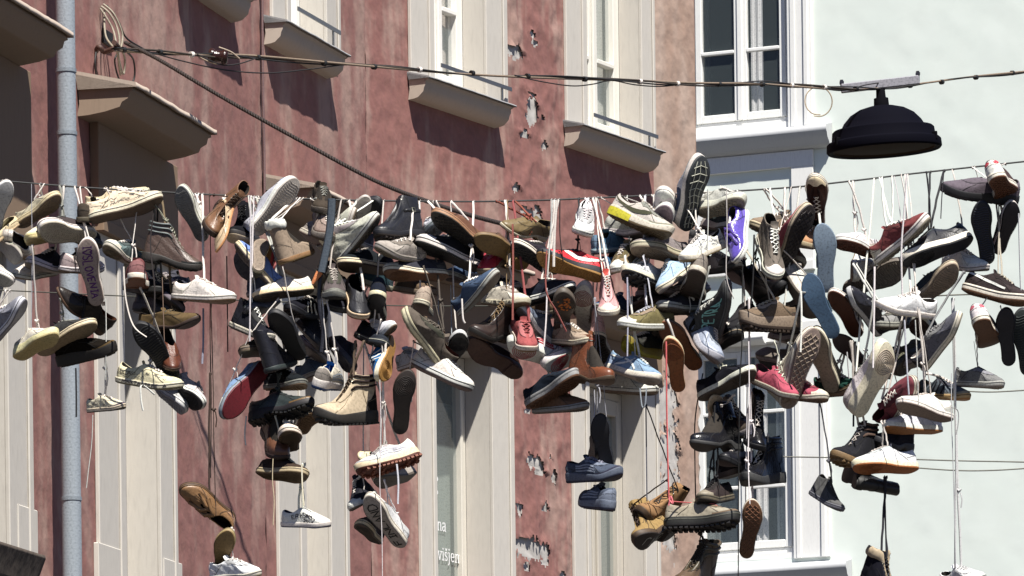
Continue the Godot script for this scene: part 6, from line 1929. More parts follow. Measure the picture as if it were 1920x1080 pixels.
	shoe("slip_on_shoe", "slip", Vector3(0.1593, 4.542, -21.925), Vector3(0.7003, 0.3227, 0.6368), Vector3(-0.2468, 0.9464, -0.2082), 0.290, {"u": "1c2230", "m": "8f9290", "o": "54391f", "th": 0.12}, "navy slip-on with a wide grey edge hanging below the red running shoes", "slip-on shoe", [Vector3(0.1137, 4.707, -21.905)])
	shoe("sneaker", "low", Vector3(0.1841, 4.4828, -22), Vector3(0.7584, -0.04799, 0.6501), Vector3(-0.0255, 0.9943, 0.1032), 0.270, {"u": "6d5444", "m": "8f9290", "o": "6d655c", "k": "s", "nl": 4, "lc": "6d5444"}, "brown suede low shoe with a grey edge under the navy slip-on", "sneaker", [])
	shoe("running_shoe", "run", Vector3(0.4921, 5.1836, -21.875), Vector3(0.7883, -0.4233, 0.4467), Vector3(0.4987, 0.8647, -0.06066), 0.300, {"u": "b5b0a4", "m": "c9c2b0", "o": "5f5038", "st": "swoosh", "stc": "4a4a3a", "hm": "b9b02a", "k": "k"}, "silver grey running shoe with a yellow heel sole", "running shoe", [Vector3(0.436, 5.3261, -21.998), Vector3(0.5073, 5.3286, -21.998)])
	shoe("sneaker", "low", Vector3(0.453, 5.1708, -22.025), Vector3(0.5919, -0.2081, 0.7787), Vector3(0.2141, 0.972, 0.09702), 0.280, {"u": "9d9d9a", "m": "b5b3ad", "o": "6d6a66", "fx": "77777a"}, "light grey sneaker below the silver running shoe", "sneaker", [Vector3(0.3543, 5.3233, -21.998)])
	shoe("sneaker", "low", Vector3(0.6026, 5.2776, -22.025), Vector3(0.04947, 0.6232, 0.7805), Vector3(-0.218, -0.7559, 0.6173), 0.260, {"u": "dedbd4", "m": "dcd8ce", "o": "b9b3a8", "cap": "e0ddd6", "lc": "e8e5dd"}, "white sneaker standing toe up above the wire by the pink wall corner", "sneaker", [Vector3(0.6373, 5.3332, -21.998), Vector3(0.6582, 5.3339, -21.998), Vector3(0.6792, 5.3346, -21.998)])
	shoe("slip_on_shoe", "slip", Vector3(0.5917, 5.1911, -21.925), Vector3(0.01717, 0.3733, 0.9276), Vector3(0.3511, 0.8664, -0.3551), 0.250, {"u": "c9c5bf", "m": "d9d6d0", "o": "8b7680"}, "mauve fuzzy sole with a white rubber rim", "slip-on shoe", [Vector3(0.5534, 5.3302, -21.998)])
	shoe("running_shoe", "run", Vector3(0.7239, 5.3104, -21.9), Vector3(0.2119, 0.8302, 0.5156), Vector3(-0.4753, 0.5485, -0.6879), 0.310, {"u": "b9bbbf", "m": "c5c2b8", "o": "2b2e33", "t": "mesh", "tc": "c2c0ae", "st": "panel", "stc": "3a4254", "k": "k", "lc": "dedbd4"}, "silver running shoe with black grid sole rising above the wire", "running shoe", [Vector3(0.6959, 5.3352, -21.998)])
	shoe("running_shoe", "run", Vector3(0.8116, 5.246, -21.875), Vector3(0.56, -0.01289, 0.8284), Vector3(0.3849, 0.8895, -0.2464), 0.290, {"u": "b9b7b2", "m": "d0ccc2", "o": "7d756a", "es": "3a3838", "k": "k"}, "grey and white running shoe lying over the wire with its grey sole down", "running shoe", [Vector3(0.7211, 5.3361, -21.998), Vector3(0.8553, 5.3418, -21.998)])
	shoe("running_shoe", "run", Vector3(0.8069, 5.1812, -22), Vector3(0.3961, -0.2417, 0.8859), Vector3(0.4421, 0.8958, 0.04671), 0.270, {"u": "3a3c40", "m": "a9a294", "o": "3d352c", "k": "k"}, "dark running shoe beneath the one lying over the wire", "running shoe", [])
	shoe("sneaker", "low", Vector3(0.7501, 5.0599, -21.825), Vector3(-0.6415, -0.363, 0.6758), Vector3(-0.2825, 0.9308, 0.2318), 0.270, {"u": "dedcd6", "m": "d6cfbe", "o": "9a8468", "scrib": "5a6278", "nl": 5}, "white canvas sneaker covered in blue handwriting", "sneaker", [Vector3(0.654, 5.3338, -21.998), Vector3(0.7253, 5.3363, -21.998)])
	shoe("skate_shoe", "skate", Vector3(0.5887, 5.0755, -21.925), Vector3(-0.7519, 0.1084, 0.6503), Vector3(-0.1089, 0.9524, -0.2847), 0.290, {"u": "7f7a76", "m": "b3a88e", "o": "6d624c"}, "taupe skate sneaker left of the blue handwritten one", "sneaker", [Vector3(0.6373, 5.3332, -21.998)])
	shoe("sneaker", "low", Vector3(0.9065, 5.1207, -21.775), Vector3(-0.08842, -0.8914, 0.4446), Vector3(-0.8377, 0.308, 0.4509), 0.260, {"u": "5f4ea8", "m": "e0ddda", "o": "c9c5be", "k": "p", "nl": 0, "velcro": "5a4890"}, "glossy purple child's shoe with velcro straps and white sole", "sneaker", [Vector3(0.893, 5.3434, -21.998)])
	shoe("high_top_sneaker", "high", Vector3(0.9979, 5.0444, -21.85), Vector3(0.1699, -0.7306, 0.6613), Vector3(0.2431, 0.6814, 0.6903), 0.280, {"u": "6d6763", "m": "c9c4ba", "o": "7d756b", "cap": "dedbd2", "ey": "e4e2dc", "lc": "e0ddd6", "tg": "7d7773"}, "grey canvas sneaker with white toe cap and a row of white eyelets", "high top", [Vector3(1.0188, 5.3502, -21.998)])
	shoe("sneaker", "low", Vector3(1.0467, 5.1758, -22.05), Vector3(-0.7538, -0.0265, 0.6566), Vector3(0.1311, 0.973, 0.1897), 0.290, {"u": "7d7062", "m": "cdbfa2", "o": "5b4a3a", "nl": 4}, "taupe canvas shoe hanging behind the red sneaker", "sneaker", [Vector3(1.002, 5.3492, -21.998), Vector3(0.9936, 5.3487, -21.998)])
	shoe("sneaker", "low", Vector3(1.1158, 5.1293, -21.9), Vector3(0.3727, 0.7628, 0.5284), Vector3(-0.4786, 0.6459, -0.5948), 0.300, {"u": "a25a60", "m": "b5a68e", "o": "2d2522", "k": "s"}, "red suede sneaker pointing up with its dark brown sole towards the street", "sneaker", [Vector3(1.0775, 5.3535, -21.998), Vector3(1.1027, 5.355, -21.998)])
	shoe("sneaker", "low", Vector3(1.2017, 5.31, -22), Vector3(-0.03585, 0.7245, 0.6884), Vector3(-0.1276, -0.6865, 0.7159), 0.260, {"u": "3d2620", "m": "d5cfc2", "o": "8a7a66", "cap": "cfc2a2", "lc": "8b8078"}, "brown sneaker with a cream toe cap sticking up over the wire", "sneaker", [Vector3(1.1908, 5.3622, -21.998), Vector3(1.2075, 5.3639, -21.998), Vector3(1.1572, 5.359, -21.998)])
	shoe("sneaker", "low", Vector3(1.1754, 5.1321, -22.075), Vector3(-0.4789, -0.2379, 0.845), Vector3(0.07563, 0.9478, 0.3098), 0.260, {"u": "a8805f", "m": "c0ae90"}, "tan canvas shoe just right of the red suede sneaker", "sneaker", [])
	shoe("flip_flop", "flip", Vector3(1.2208, 5.0493, -21.85), Vector3(-0.04, 0.9334, 0.3567), Vector3(0.01295, 0.3574, -0.9339), 0.270, {"u": "5f7180", "m": "6d7f8c", "o": "7b8b95", "k": "r"}, "worn blue grey flip-flop sole hanging upright", "flip-flop", [Vector3(1.1991, 5.363, -21.998)])
	shoe("flip_flop", "flip", Vector3(1.2012, 4.8559, -21.8), Vector3(-0.4258, 0.878, 0.2186), Vector3(0.1023, 0.2868, -0.9525), 0.270, {"u": "32465a", "m": "2f4256", "o": "3b5064", "k": "r"}, "dark blue flip-flop sole slanting below the grey one", "flip-flop", [Vector3(1.1198, 4.909, -21.78)])
	shoe("slip_on_shoe", "slip", Vector3(1.3588, 5.0928, -21.95), Vector3(-0.6129, 0.08114, 0.786), Vector3(-0.06399, 0.9863, -0.1517), 0.270, {"u": "dcdad6", "m": "dfddd8", "o": "55301e"}, "white slip-on with a chestnut sole under long white laces at right", "slip-on shoe", [Vector3(1.3292, 5.3757, -21.998), Vector3(1.346, 5.3773, -21.998)])
	shoe("sneaker", "low", Vector3(1.3461, 5.0668, -22.1), Vector3(-0.1915, -0.5069, 0.8404), Vector3(0.9805, -0.05997, 0.1873), 0.260, {"u": "c9c6c2", "m": "d0ccc5"}, "white and grey trainer tucked behind the blue grey flip-flop", "sneaker", [])
	shoe("skate_shoe", "skate", Vector3(1.5412, 5.1055, -21.875), Vector3(0.6666, 0.4642, 0.5833), Vector3(-0.5526, 0.8328, -0.03129), 0.300, {"u": "743f42", "m": "ddd8cc", "o": "8a7f70", "l": "9a9288", "hl": "d5cfc2", "logo": "17171a", "st": "", "lc": "e0ddd6", "nl": 5}, "burgundy sneaker with white collar and a black ring on the heel", "sneaker", [Vector3(1.4509, 5.3886, -21.998), Vector3(1.4593, 5.3895, -21.998), Vector3(1.497, 5.3936, -21.998)])
	shoe("slip_on_shoe", "slip", Vector3(1.4253, 4.9984, -22.075), Vector3(0.764, 0.2378, 0.5998), Vector3(0.3808, 0.5843, -0.7166), 0.300, {"u": "5a504a", "m": "6b625b", "o": "6d645e", "t": "bars", "k": "c"}, "wide taupe sole with brick like grooves behind the burgundy sneaker", "slip-on shoe", [])
	shoe("skate_shoe", "skate", Vector3(1.6768, 5.0707, -21.9), Vector3(-0.8418, -0.3526, 0.4087), Vector3(-0.5003, 0.7938, -0.3459), 0.320, {"u": "2a2c31", "m": "dcd5c8", "o": "17161a", "k": "l", "lc": "2a2a2e", "hl": "1e2024", "tab": "2a2c31"}, "large black leather sneaker with white midsole and black sole", "sneaker", [Vector3(1.6334, 5.4074, -21.998), Vector3(1.6481, 5.4088, -21.998), Vector3(1.7026, 5.4142, -21.998)])
	shoe("wedge_shoe", "wedge", Vector3(1.8336, 5.2856, -21.95), Vector3(-0.9591, 0.09558, 0.2663), Vector3(0.1703, 0.9466, 0.2738), 0.320, {"u": "5f5460", "m": "1c1b20", "o": "1a191d", "nl": 0, "th": 0.1}, "plum grey cloth shoe on a thick black sole lying under the wire at right", "wedge shoe", [Vector3(1.8159, 5.4251, -21.998)])
	shoe("skate_shoe", "skate", Vector3(1.9192, 5.3069, -21.85), Vector3(0.2555, -0.1471, -0.9555), Vector3(-0.3104, 0.9236, -0.2252), 0.290, {"u": "4a3a36", "m": "ddd6c8", "o": "5d3622", "hl": "e0dcd6", "logo": "c03848"}, "brown skate shoe heel with a red crossed white patch by the wire at right", "sneaker", [Vector3(1.9439, 5.4373, -21.998)])
	shoe("slip_on_shoe", "slip", Vector3(1.8494, 5.1463, -21.9), Vector3(-0.1556, 0.8945, 0.4191), Vector3(0.1437, 0.4403, -0.8863), 0.250, {"u": "1a1a20", "m": "23242b", "o": "14161e", "t": "bars", "tc": "2a3040"}, "black ribbed shoe sole hanging toe up at right", "slip-on shoe", [Vector3(1.8243, 5.4259, -21.998)])
	shoe("sneaker", "low", Vector3(1.9405, 5.1711, -21.95), Vector3(0.2561, 0.7719, 0.5819), Vector3(-0.2508, 0.6344, -0.7312), 0.230, {"u": "26262c", "m": "ddd8cc", "o": "1c1820", "nl": 4}, "black soled sneaker with a white rim leaning beside the ribbed sole", "sneaker", [Vector3(1.8914, 5.4323, -21.998)])
	shoe("sneaker", "low", Vector3(1.7822, 5.025, -22.0375), Vector3(0.5214, -0.1615, 0.8379), Vector3(0.02258, 0.9842, 0.1756), 0.270, {"u": "dad7d2", "m": "dedad2", "se": "aaa79f"}, "white sneaker half in shadow under the black leather sneaker", "sneaker", [Vector3(1.7362, 5.4174, -21.998)])
	shoe("sneaker", "low", Vector3(1.6532, 4.9346, -21.925), Vector3(0.6008, 0.4549, 0.6574), Vector3(-0.05725, 0.8447, -0.5322), 0.280, {"u": "30343c", "m": "b5a68c", "o": "857464", "fx": "5a5048"}, "navy grey sneaker with a broad taupe sole below the black leather one", "sneaker", [Vector3(1.7079, 5.0626, -21.905)])
	shoe("skate_shoe", "skate", Vector3(1.8843, 4.8849, -21.875), Vector3(0.8149, -0.3099, 0.4898), Vector3(0.3479, 0.9374, 0.01419), 0.300, {"u": "3b3231", "m": "ddd5c6", "o": "6d4d36", "st": "wave", "stc": "e2dfd6", "lc": "b9aea0", "nl": 6, "fx": "2a2624"}, "dark brown skate shoe with a white wave stripe at the right edge", "sneaker", [Vector3(1.8956, 5.4327, -21.998), Vector3(1.9166, 5.4347, -21.998)])
	shoe("sneaker", "low", Vector3(1.5306, 4.8271, -21.85), Vector3(-0.8208, 0.04154, 0.5697), Vector3(0.2319, 0.9357, 0.2659), 0.280, {"u": "e2e0dc", "m": "dedbd2", "o": "cfc8b8", "se": "b3b0a8", "fx": "b0aa9e", "nl": 4}, "bright white plimsoll hanging level in front of the mint wall", "sneaker", [Vector3(1.5348, 5.3976, -21.998), Vector3(1.5516, 5.3994, -21.998), Vector3(1.56, 5.4003, -21.998)])
	shoe("sneaker", "low", Vector3(1.5068, 4.7932, -22), Vector3(-0.5881, -0.1818, 0.7881), Vector3(-0.2069, 0.9758, 0.07067), 0.270, {"u": "83827f", "m": "8f8d88", "o": "5b5148", "fx": "4a4846"}, "shaded grey sneaker close under the bright white plimsoll", "sneaker", [])
	shoe("sneaker", "low", Vector3(1.6336, 4.7671, -22.05), Vector3(-0.41, 0.2102, 0.8875), Vector3(0.08505, 0.9777, -0.1922), 0.280, {"u": "2f2a2c", "m": "d2ccc2", "o": "3d2a26"}, "dark sneaker with a white toe edge right of the white plimsoll", "sneaker", [])
	shoe("sneaker", "low", Vector3(1.6969, 4.7118, -21.875), Vector3(0.5542, 0.6585, 0.5092), Vector3(-0.8165, 0.5492, 0.1784), 0.290, {"u": "5f6264", "m": "cfc8ba", "o": "7d7466", "l": "dcd8ce", "hl": "2f2f33", "nl": 6, "lc": "8a8a8a"}, "grey canvas sneaker with white lining leaning toe up over the mint wall", "sneaker", [Vector3(1.7657, 4.9915, -21.855), Vector3(1.7615, 4.9915, -21.855)])
	shoe("skate_shoe", "skate", Vector3(1.8508, 4.7429, -21.8875), Vector3(0.2367, -0.2672, -0.9341), Vector3(-0.2058, 0.9258, -0.317), 0.290, {"u": "57483f", "m": "d9d0be", "o": "5a3822", "hl": "dedad4", "logo": "c05868"}, "brown skate shoe heel with red and white patch hanging low at right", "sneaker", [Vector3(1.8867, 4.9294, -21.8675)])
	shoe("slip_on_shoe", "slip", Vector3(1.934, 4.7386, -21.9), Vector3(-0.1102, 0.9041, 0.4129), Vector3(0.1096, 0.424, -0.899), 0.230, {"u": "1a1a1f", "m": "24242a", "o": "12141b"}, "plain black shoe sole hanging toe up near the right edge", "slip-on shoe", [Vector3(1.9077, 4.8581, -21.88)])
	shoe("sneaker", "low", Vector3(2.0093, 4.7246, -21.9625), Vector3(-0.1589, 0.8828, 0.4421), Vector3(0.1093, 0.4608, -0.8808), 0.270, {"u": "2a2a2e", "m": "2f2f33", "o": "33343a", "t": "bars"}, "dark textured sole cut off by the right edge", "sneaker", [])
	shoe("sneaker", "low", Vector3(1.8249, 4.554, -21.95), Vector3(0.6923, -0.1392, 0.7081), Vector3(0.08292, 0.9901, 0.1136), 0.250, {"u": "74747a", "m": "b9b5ad", "o": "9a9388", "k": "k", "nl": 0, "tab": "3a3a3e", "fx": "55555a"}, "small heather grey knitted shoe alone before the mint wall", "sneaker", [Vector3(1.8185, 4.731, -21.93)])
	shoe("running_shoe", "run", Vector3(1.4127, 4.5626, -21.825), Vector3(0.424, 0.8181, 0.3886), Vector3(-0.492, 0.5683, -0.6595), 0.320, {"u": "dddad4", "m": "d5cdb8", "o": "d0c8b2", "t": "rings", "tc": "b5ab94", "k": "l", "se": "b9b4aa", "lc": "e0ddd6", "th": 0.11}, "chunky white leather trainer with a ring tread sole", "running shoe", [Vector3(1.4074, 4.8843, -21.805), Vector3(1.4299, 5.3863, -21.998)])
	shoe("flip_flop", "flip", Vector3(1.5109, 4.6807, -22.05), Vector3(-0.801, -0.1605, 0.5767), Vector3(-0.1444, 0.9867, 0.07409), 0.270, {"u": "4d4a42", "m": "3a3834", "o": "4a463e"}, "camouflage patterned sandal behind the chunky white trainer", "flip-flop", [])
	shoe("sneaker", "low", Vector3(1.586, 4.6814, -22.075), Vector3(-0.4367, -0.4651, 0.77), Vector3(-0.8843, 0.3793, -0.2724), 0.270, {"u": "5a544a", "m": "3f3c36", "o": "3c3833"}, "grey brown patterned shoe in the tangle above the maroon trainer", "sneaker", [Vector3(1.5327, 4.9206, -22.055), Vector3(1.5537, 4.9203, -22.055)])
	shoe("sneaker", "low", Vector3(1.5289, 4.5059, -21.925), Vector3(0.3857, 0.484, 0.7855), Vector3(-0.8662, -0.1032, 0.489), 0.280, {"u": "7b4348", "m": "bdb5a8", "o": "6d5a4c", "l": "4a2a2a", "hl": "cfc8bc", "logo": "17171a", "nl": 5}, "maroon trainer with pale lining and a black ring on its heel", "sneaker", [Vector3(1.5431, 4.8977, -21.905), Vector3(1.5598, 4.8975, -21.905)])
	shoe("sneaker", "low", Vector3(1.6058, 4.4328, -21.85), Vector3(-0.7639, 0.1157, 0.6349), Vector3(-0.02158, 0.9787, -0.2043), 0.280, {"u": "e0ded9", "m": "dedbd2", "o": "6d6258", "k": "l", "nl": 5, "se": "bdbab2"}, "white leather sneaker with taupe sole in front of the maroon trainer", "sneaker", [Vector3(1.5633, 4.9277, -21.83), Vector3(1.5758, 4.9276, -21.83)])
	shoe("sneaker", "low", Vector3(1.6928, 4.5188, -22.05), Vector3(0.6291, -0.1418, 0.7642), Vector3(0.0584, 0.9891, 0.1354), 0.270, {"u": "555d64", "m": "c0a070", "o": "a87848", "st": "three", "stc": "17191f", "tip": "9a8f80"}, "dark grey three stripe trainer with gum toe behind the white sneaker", "sneaker", [Vector3(1.628, 4.6219, -22.03)])
	shoe("sneaker", "low", Vector3(1.5688, 4.3879, -22), Vector3(-0.849, -0.02773, 0.5276), Vector3(-0.09911, 0.9893, -0.1075), 0.280, {"u": "c5cacf", "m": "d9d5cc", "o": "a8703c", "k": "l", "se": "8f959c"}, "pale blue white trainer with a gum edge below the white leather sneaker", "sneaker", [])
	shoe("ankle_boot", "boot", Vector3(1.3306, 4.2425, -21.9), Vector3(-0.6293, 0.04505, 0.7758), Vector3(0.04329, 0.9988, -0.02289), 0.280, {"u": "232327", "m": "7a5f40", "o": "7a5f40", "k": "s", "t": "lug", "lc": "b5b2aa", "nl": 6, "pad": "55483c"}, "black work boot with a tan lugged sole hanging low at right", "boot", [Vector3(1.3184, 4.7301, -21.88), Vector3(1.3268, 4.73, -21.88)])
	shoe("slip_on_boot", "chelsea", Vector3(1.3167, 4.2153, -22), Vector3(-0.1789, 0.3342, -0.9254), Vector3(0.9538, -0.1718, -0.2464), 0.260, {"u": "17171b", "m": "1a1a1d", "o": "1c1b1d", "k": "l"}, "black boot heel poking out under the tan soled work boot", "boot", [])
	shoe("sneaker", "low", Vector3(1.4506, 4.2174, -21.825), Vector3(-0.8686, -0.02106, 0.4951), Vector3(-0.1755, 0.9474, -0.2675), 0.290, {"u": "d5d4d4", "m": "e0d5bb", "o": "a35e30", "es": "c9cdd2", "k": "l", "nl": 6, "th": 0.1}, "white and grey trainer with an orange gum sole low at right", "sneaker", [Vector3(1.4305, 4.4063, -21.805), Vector3(1.4429, 4.4062, -21.805)])
	shoe("ankle_boot", "boot", Vector3(1.4895, 4.3239, -22.05), Vector3(-0.5723, -0.032, 0.8194), Vector3(0.1316, 0.9827, 0.1303), 0.260, {"u": "23252c", "m": "2b2b30", "o": "26262a", "k": "s"}, "dark patterned boot behind the white and grey trainer", "boot", [Vector3(1.4554, 4.7499, -22.03)])
	shoe("high_top_sneaker", "high", Vector3(1.2149, 4.101, -21.925), Vector3(0.5892, -0.4935, 0.6398), Vector3(0.4668, 0.8542, 0.2289), 0.190, {"u": "55545a", "m": "6b6b70", "o": "5f5f64", "k": "s", "nl": 3, "nolace": 1, "ey": "c9c9c9", "lc": "4a4a4e"}, "small grey suede bootee dangling alone on one thread", "high top", [Vector3(1.1961, 4.5099, -21.905)])
	shoe("ankle_boot", "boot", Vector3(1.4187, 3.7184, -21.925), Vector3(0.5647, -0.3075, 0.7659), Vector3(0.2731, 0.9453, 0.1781), 0.280, {"u": "1d1d24", "m": "2a2a2c", "o": "26242a", "k": "s", "cuff": "b0a08a", "lc": "2a2a32"}, "black lace boot with grey fleece lining rising from the bottom edge at right", "boot", [Vector3(1.4468, 4.2021, -21.905), Vector3(1.4552, 4.202, -21.905)])
	shoe("sneaker", "low", Vector3(1.7639, 3.7749, -21.95), Vector3(0.5197, 0.02543, 0.854), Vector3(-0.3253, 0.9301, 0.1703), 0.260, {"u": "e0dfdc", "m": "dad6ce", "lc": "c9c9c9"}, "white shoe just showing at the bottom edge on a long thread", "sneaker", [Vector3(1.7245, 4.8993, -21.93), Vector3(1.7287, 4.8992, -21.93)])
	shoe("sneaker", "low", Vector3(0.4615, 5.0457, -21.9625), Vector3(-0.3879, -0.4335, 0.8134), Vector3(-0.244, 0.8993, 0.363), 0.280, {"u": "76694f", "m": "d6d6d2", "o": "8a7d6a", "cap": "d6d6d2"}, "olive canvas shoe with a broad white toe edge beside the pink high top", "sneaker", [])
	shoe("running_shoe", "run", Vector3(0.524, 4.9639, -21.9), Vector3(-0.5694, 0.02978, 0.8215), Vector3(-0.1547, 0.9776, -0.1426), 0.280, {"u": "cfd0d0", "m": "dcd6c2", "o": "1b1a1a", "t": "lug", "k": "k", "nl": 5}, "white mesh trainer with a black lugged sole", "running shoe", [Vector3(0.5618, 5.3305, -21.998)])
	shoe("sneaker", "low", Vector3(0.65, 4.9811, -21.925), Vector3(-0.4507, -0.4227, 0.7863), Vector3(-0.6193, 0.7824, 0.0656), 0.270, {"u": "9fb4cc", "m": "d9d0ba", "o": "8f8a84"}, "pale blue and white sneaker pointing down left under the handwritten one", "sneaker", [])
	shoe("skate_shoe", "skate", Vector3(0.7115, 4.9369, -21.85), Vector3(-0.06572, -0.3086, -0.9489), Vector3(0.2317, 0.9202, -0.3153), 0.290, {"u": "6d645c", "m": "c0b7a6", "o": "3c3128"}, "grey sneaker seen from its heel with pale frayed edge and dark sole", "sneaker", [Vector3(0.7167, 5.0631, -21.83)])
	shoe("sneaker", "low", Vector3(0.8278, 5.0315, -22.05), Vector3(0.4579, -0.09465, 0.884), Vector3(-0.1169, 0.9793, 0.1654), 0.260, {"u": "8d8a84", "m": "3a3836", "o": "2a2828"}, "cream trimmed grey shoe behind the frayed heel", "sneaker", [])
	shoe("sneaker", "low", Vector3(0.6618, 4.8571, -21.95), Vector3(-0.6134, -0.1382, 0.7776), Vector3(-0.228, 0.9736, -0.006764), 0.270, {"u": "3a3a3c", "m": "9d9c98", "o": "57504a", "tip": "b0aea8"}, "grey shoe with a dark rubber edge above the olive sneaker", "sneaker", [Vector3(0.7095, 4.912, -21.93)])
	shoe("sneaker", "low", Vector3(0.5228, 4.7794, -21.85), Vector3(-0.7465, -0.1012, 0.6576), Vector3(-0.007419, 0.9896, 0.1438), 0.280, {"u": "6f6449", "m": "dad7d0", "o": "8a7d6a", "cap": "d9d2c0", "nl": 6, "lc": "c9c9cc"}, "olive canvas sneaker with white toe cap and thick white edge", "sneaker", [Vector3(0.513, 5.0656, -21.83), Vector3(0.5283, 5.3294, -21.998)])
	shoe("sneaker", "low", Vector3(0.524, 4.8888, -22.075), Vector3(0.5932, -0.01303, 0.805), Vector3(0.4933, 0.796, -0.3506), 0.280, {"u": "1b1a1c", "m": "2b2622", "o": "2a2320"}, "black shoe sole in shadow above the olive white capped sneaker", "sneaker", [])
	shoe("high_top_sneaker", "high", Vector3(0.8436, 4.852, -21.85), Vector3(0.2163, 0.6931, 0.6876), Vector3(-0.9744, 0.1974, 0.1075), 0.270, {"u": "403c42", "m": "4a464a", "o": "45413f", "text": "PETRA", "ta": 0.3, "tb": 0.75, "tv": 0.3, "tw": 0.72, "tcol": "7fb5b0", "tt": 0.009, "ey": "b9b5b5", "lc": "c9c5c0", "nl": 6, "noseam": 1}, "charcoal high top with teal handwriting on its side", "high top", [Vector3(0.7702, 5.0208, -21.83)])
	shoe("running_shoe", "run", Vector3(0.7252, 4.7259, -21.9125), Vector3(0.3112, -0.6953, 0.6478), Vector3(0.7538, 0.5958, 0.2773), 0.290, {"u": "98a2b2", "m": "a5a9b0", "o": "6d6a66", "se": "6a6f78", "k": "l"}, "pale grey leather trainer in shade pointing down to the right", "running shoe", [])
	shoe("slip_on_shoe", "slip", Vector3(0.6592, 4.7194, -21.925), Vector3(-0.5126, 0.5604, 0.6505), Vector3(-0.1269, 0.6999, -0.7029), 0.270, {"u": "4a443c", "m": "77695a", "o": "6d4020"}, "chestnut sole of a slip-on slanting behind its mate", "slip-on shoe", [])
	shoe("slip_on_shoe", "slip", Vector3(0.6302, 4.6338, -21.825), Vector3(-0.1363, 0.774, 0.6183), Vector3(-0.01295, 0.6227, -0.7824), 0.240, {"u": "57503f", "m": "bfae92", "o": "855029"}, "orange brown sole hanging upright left of the pale grey trainer", "slip-on shoe", [Vector3(0.6048, 4.8113, -21.805)])
	shoe("running_shoe", "run", Vector3(0.5046, 4.7065, -22.025), Vector3(-0.5449, 0.01241, 0.8384), Vector3(0.1535, 0.9845, 0.08517), 0.270, {"u": "33322f", "m": "857a2a", "o": "a39820", "k": "k"}, "dark mesh trainer with a yellow sole under the olive sneaker", "running shoe", [])
	shoe("sneaker", "low", Vector3(0.8669, 5.02, -22.075), Vector3(-0.2569, 0.1413, 0.956), Vector3(0.4071, 0.913, -0.02556), 0.270, {"u": "131317", "m": "1b1b20", "o": "1d1d22"}, "black trainer between the purple shoe and the handwritten one", "sneaker", [Vector3(0.8762, 5.3427, -21.998)])
	shoe("sneaker", "low", Vector3(0.8381, 4.7462, -22.025), Vector3(0.3371, 0.1028, 0.9358), Vector3(-0.07367, 0.9939, -0.08267), 0.270, {"u": "131318", "m": "2b2a2c", "o": "141417", "fx": "a59882"}, "black sneaker with a thin pale edge under the charcoal high top", "sneaker", [])
	shoe("sneaker", "low", Vector3(0.8935, 4.8756, -22.05), Vector3(-0.2501, -0.4987, 0.8299), Vector3(0.5328, -0.7866, -0.3121), 0.260, {"u": "16161b", "m": "232329", "o": "1b1b1f"}, "black shoe with white lace ends beside the charcoal high top", "sneaker", [Vector3(0.9005, 5.1765, -22.03)])
	shoe("running_shoe", "run", Vector3(1.0046, 4.7791, -21.875), Vector3(-0.8283, -0.01498, 0.5601), Vector3(0.02318, 0.9979, 0.06098), 0.290, {"u": "6d6053", "m": "857766", "o": "3b3028", "t": "lug", "k": "k", "se": "3a342e", "th": 0.15, "nl": 5, "lc": "c0b5a5", "es": "a5988a"}, "chunky taupe trail shoe with grooved sole", "running shoe", [Vector3(0.9176, 5.0853, -21.855), Vector3(0.96, 5.1473, -21.855)])
	shoe("ankle_boot", "boot", Vector3(1.0371, 4.9277, -22.0625), Vector3(0.3346, 0.196, 0.9217), Vector3(-0.5345, 0.845, 0.01433), 0.260, {"u": "111115", "m": "17171b", "o": "17171a", "k": "l", "lc": "17171a"}, "black boot behind the chunky taupe trail shoe", "boot", [Vector3(0.9766, 5.1776, -22.0425), Vector3(0.9892, 5.1774, -22.0425)])
	shoe("running_shoe", "run", Vector3(1.106, 4.9234, -21.925), Vector3(0.3873, -0.727, 0.567), Vector3(0.9217, 0.3209, -0.2181), 0.300, {"u": "a09a90", "m": "b9b2a4", "o": "51463c", "st": "panel", "stc": "c9c5bd"}, "grey beige trainer slanting down right of the white eyelet sneaker", "running shoe", [Vector3(1.0657, 5.0915, -21.905)])
	shoe("sneaker", "low", Vector3(1.3038, 4.8366, -21.925), Vector3(-0.4332, 0.6061, 0.6671), Vector3(0.1567, 0.7795, -0.6065), 0.250, {"u": "2d2625", "m": "d5d2ca", "o": "4f2818"}, "dark shoe with a mahogany sole and white rim behind the blue flip-flop", "sneaker", [])
	shoe("sneaker", "low", Vector3(1.3609, 4.8426, -21.9), Vector3(-0.5275, 0.5697, 0.6302), Vector3(0.8491, 0.3295, 0.4129), 0.270, {"u": "1e2126", "m": "b9b9b5", "o": "3b3836", "k": "l", "nolace": 1, "ey": "dedcd6", "l": "a08c7c", "lc": "d9d6d0"}, "black leather plimsoll with white eyelets slanting down right", "sneaker", [Vector3(1.3347, 5.032, -21.88), Vector3(1.3472, 5.0319, -21.88)])
	shoe("loafer", "loafer", Vector3(1.3279, 4.6942, -21.975), Vector3(-0.5235, 0.4574, 0.7189), Vector3(-0.2653, 0.7143, -0.6476), 0.230, {"u": "2a1a1a", "m": "2a1c1c", "o": "2d1a1c"}, "dark maroon sole of a loafer below the mahogany soled shoe", "loafer", [])
	shoe("high_top_sneaker", "high", Vector3(1.1253, 4.6106, -21.8), Vector3(0.3369, 0.8848, 0.3218), Vector3(-0.4284, 0.4484, -0.7845), 0.330, {"u": "b9b2a2", "m": "c9c0ae", "o": "7f7064", "t": "dia", "tc": "8f8072", "fx": "5a524c", "lc": "dad7ce"}, "dirty white high top showing a diamond patterned sole", "high top", [Vector3(1.124, 4.909, -21.78), Vector3(1.1362, 5.3569, -21.998)])
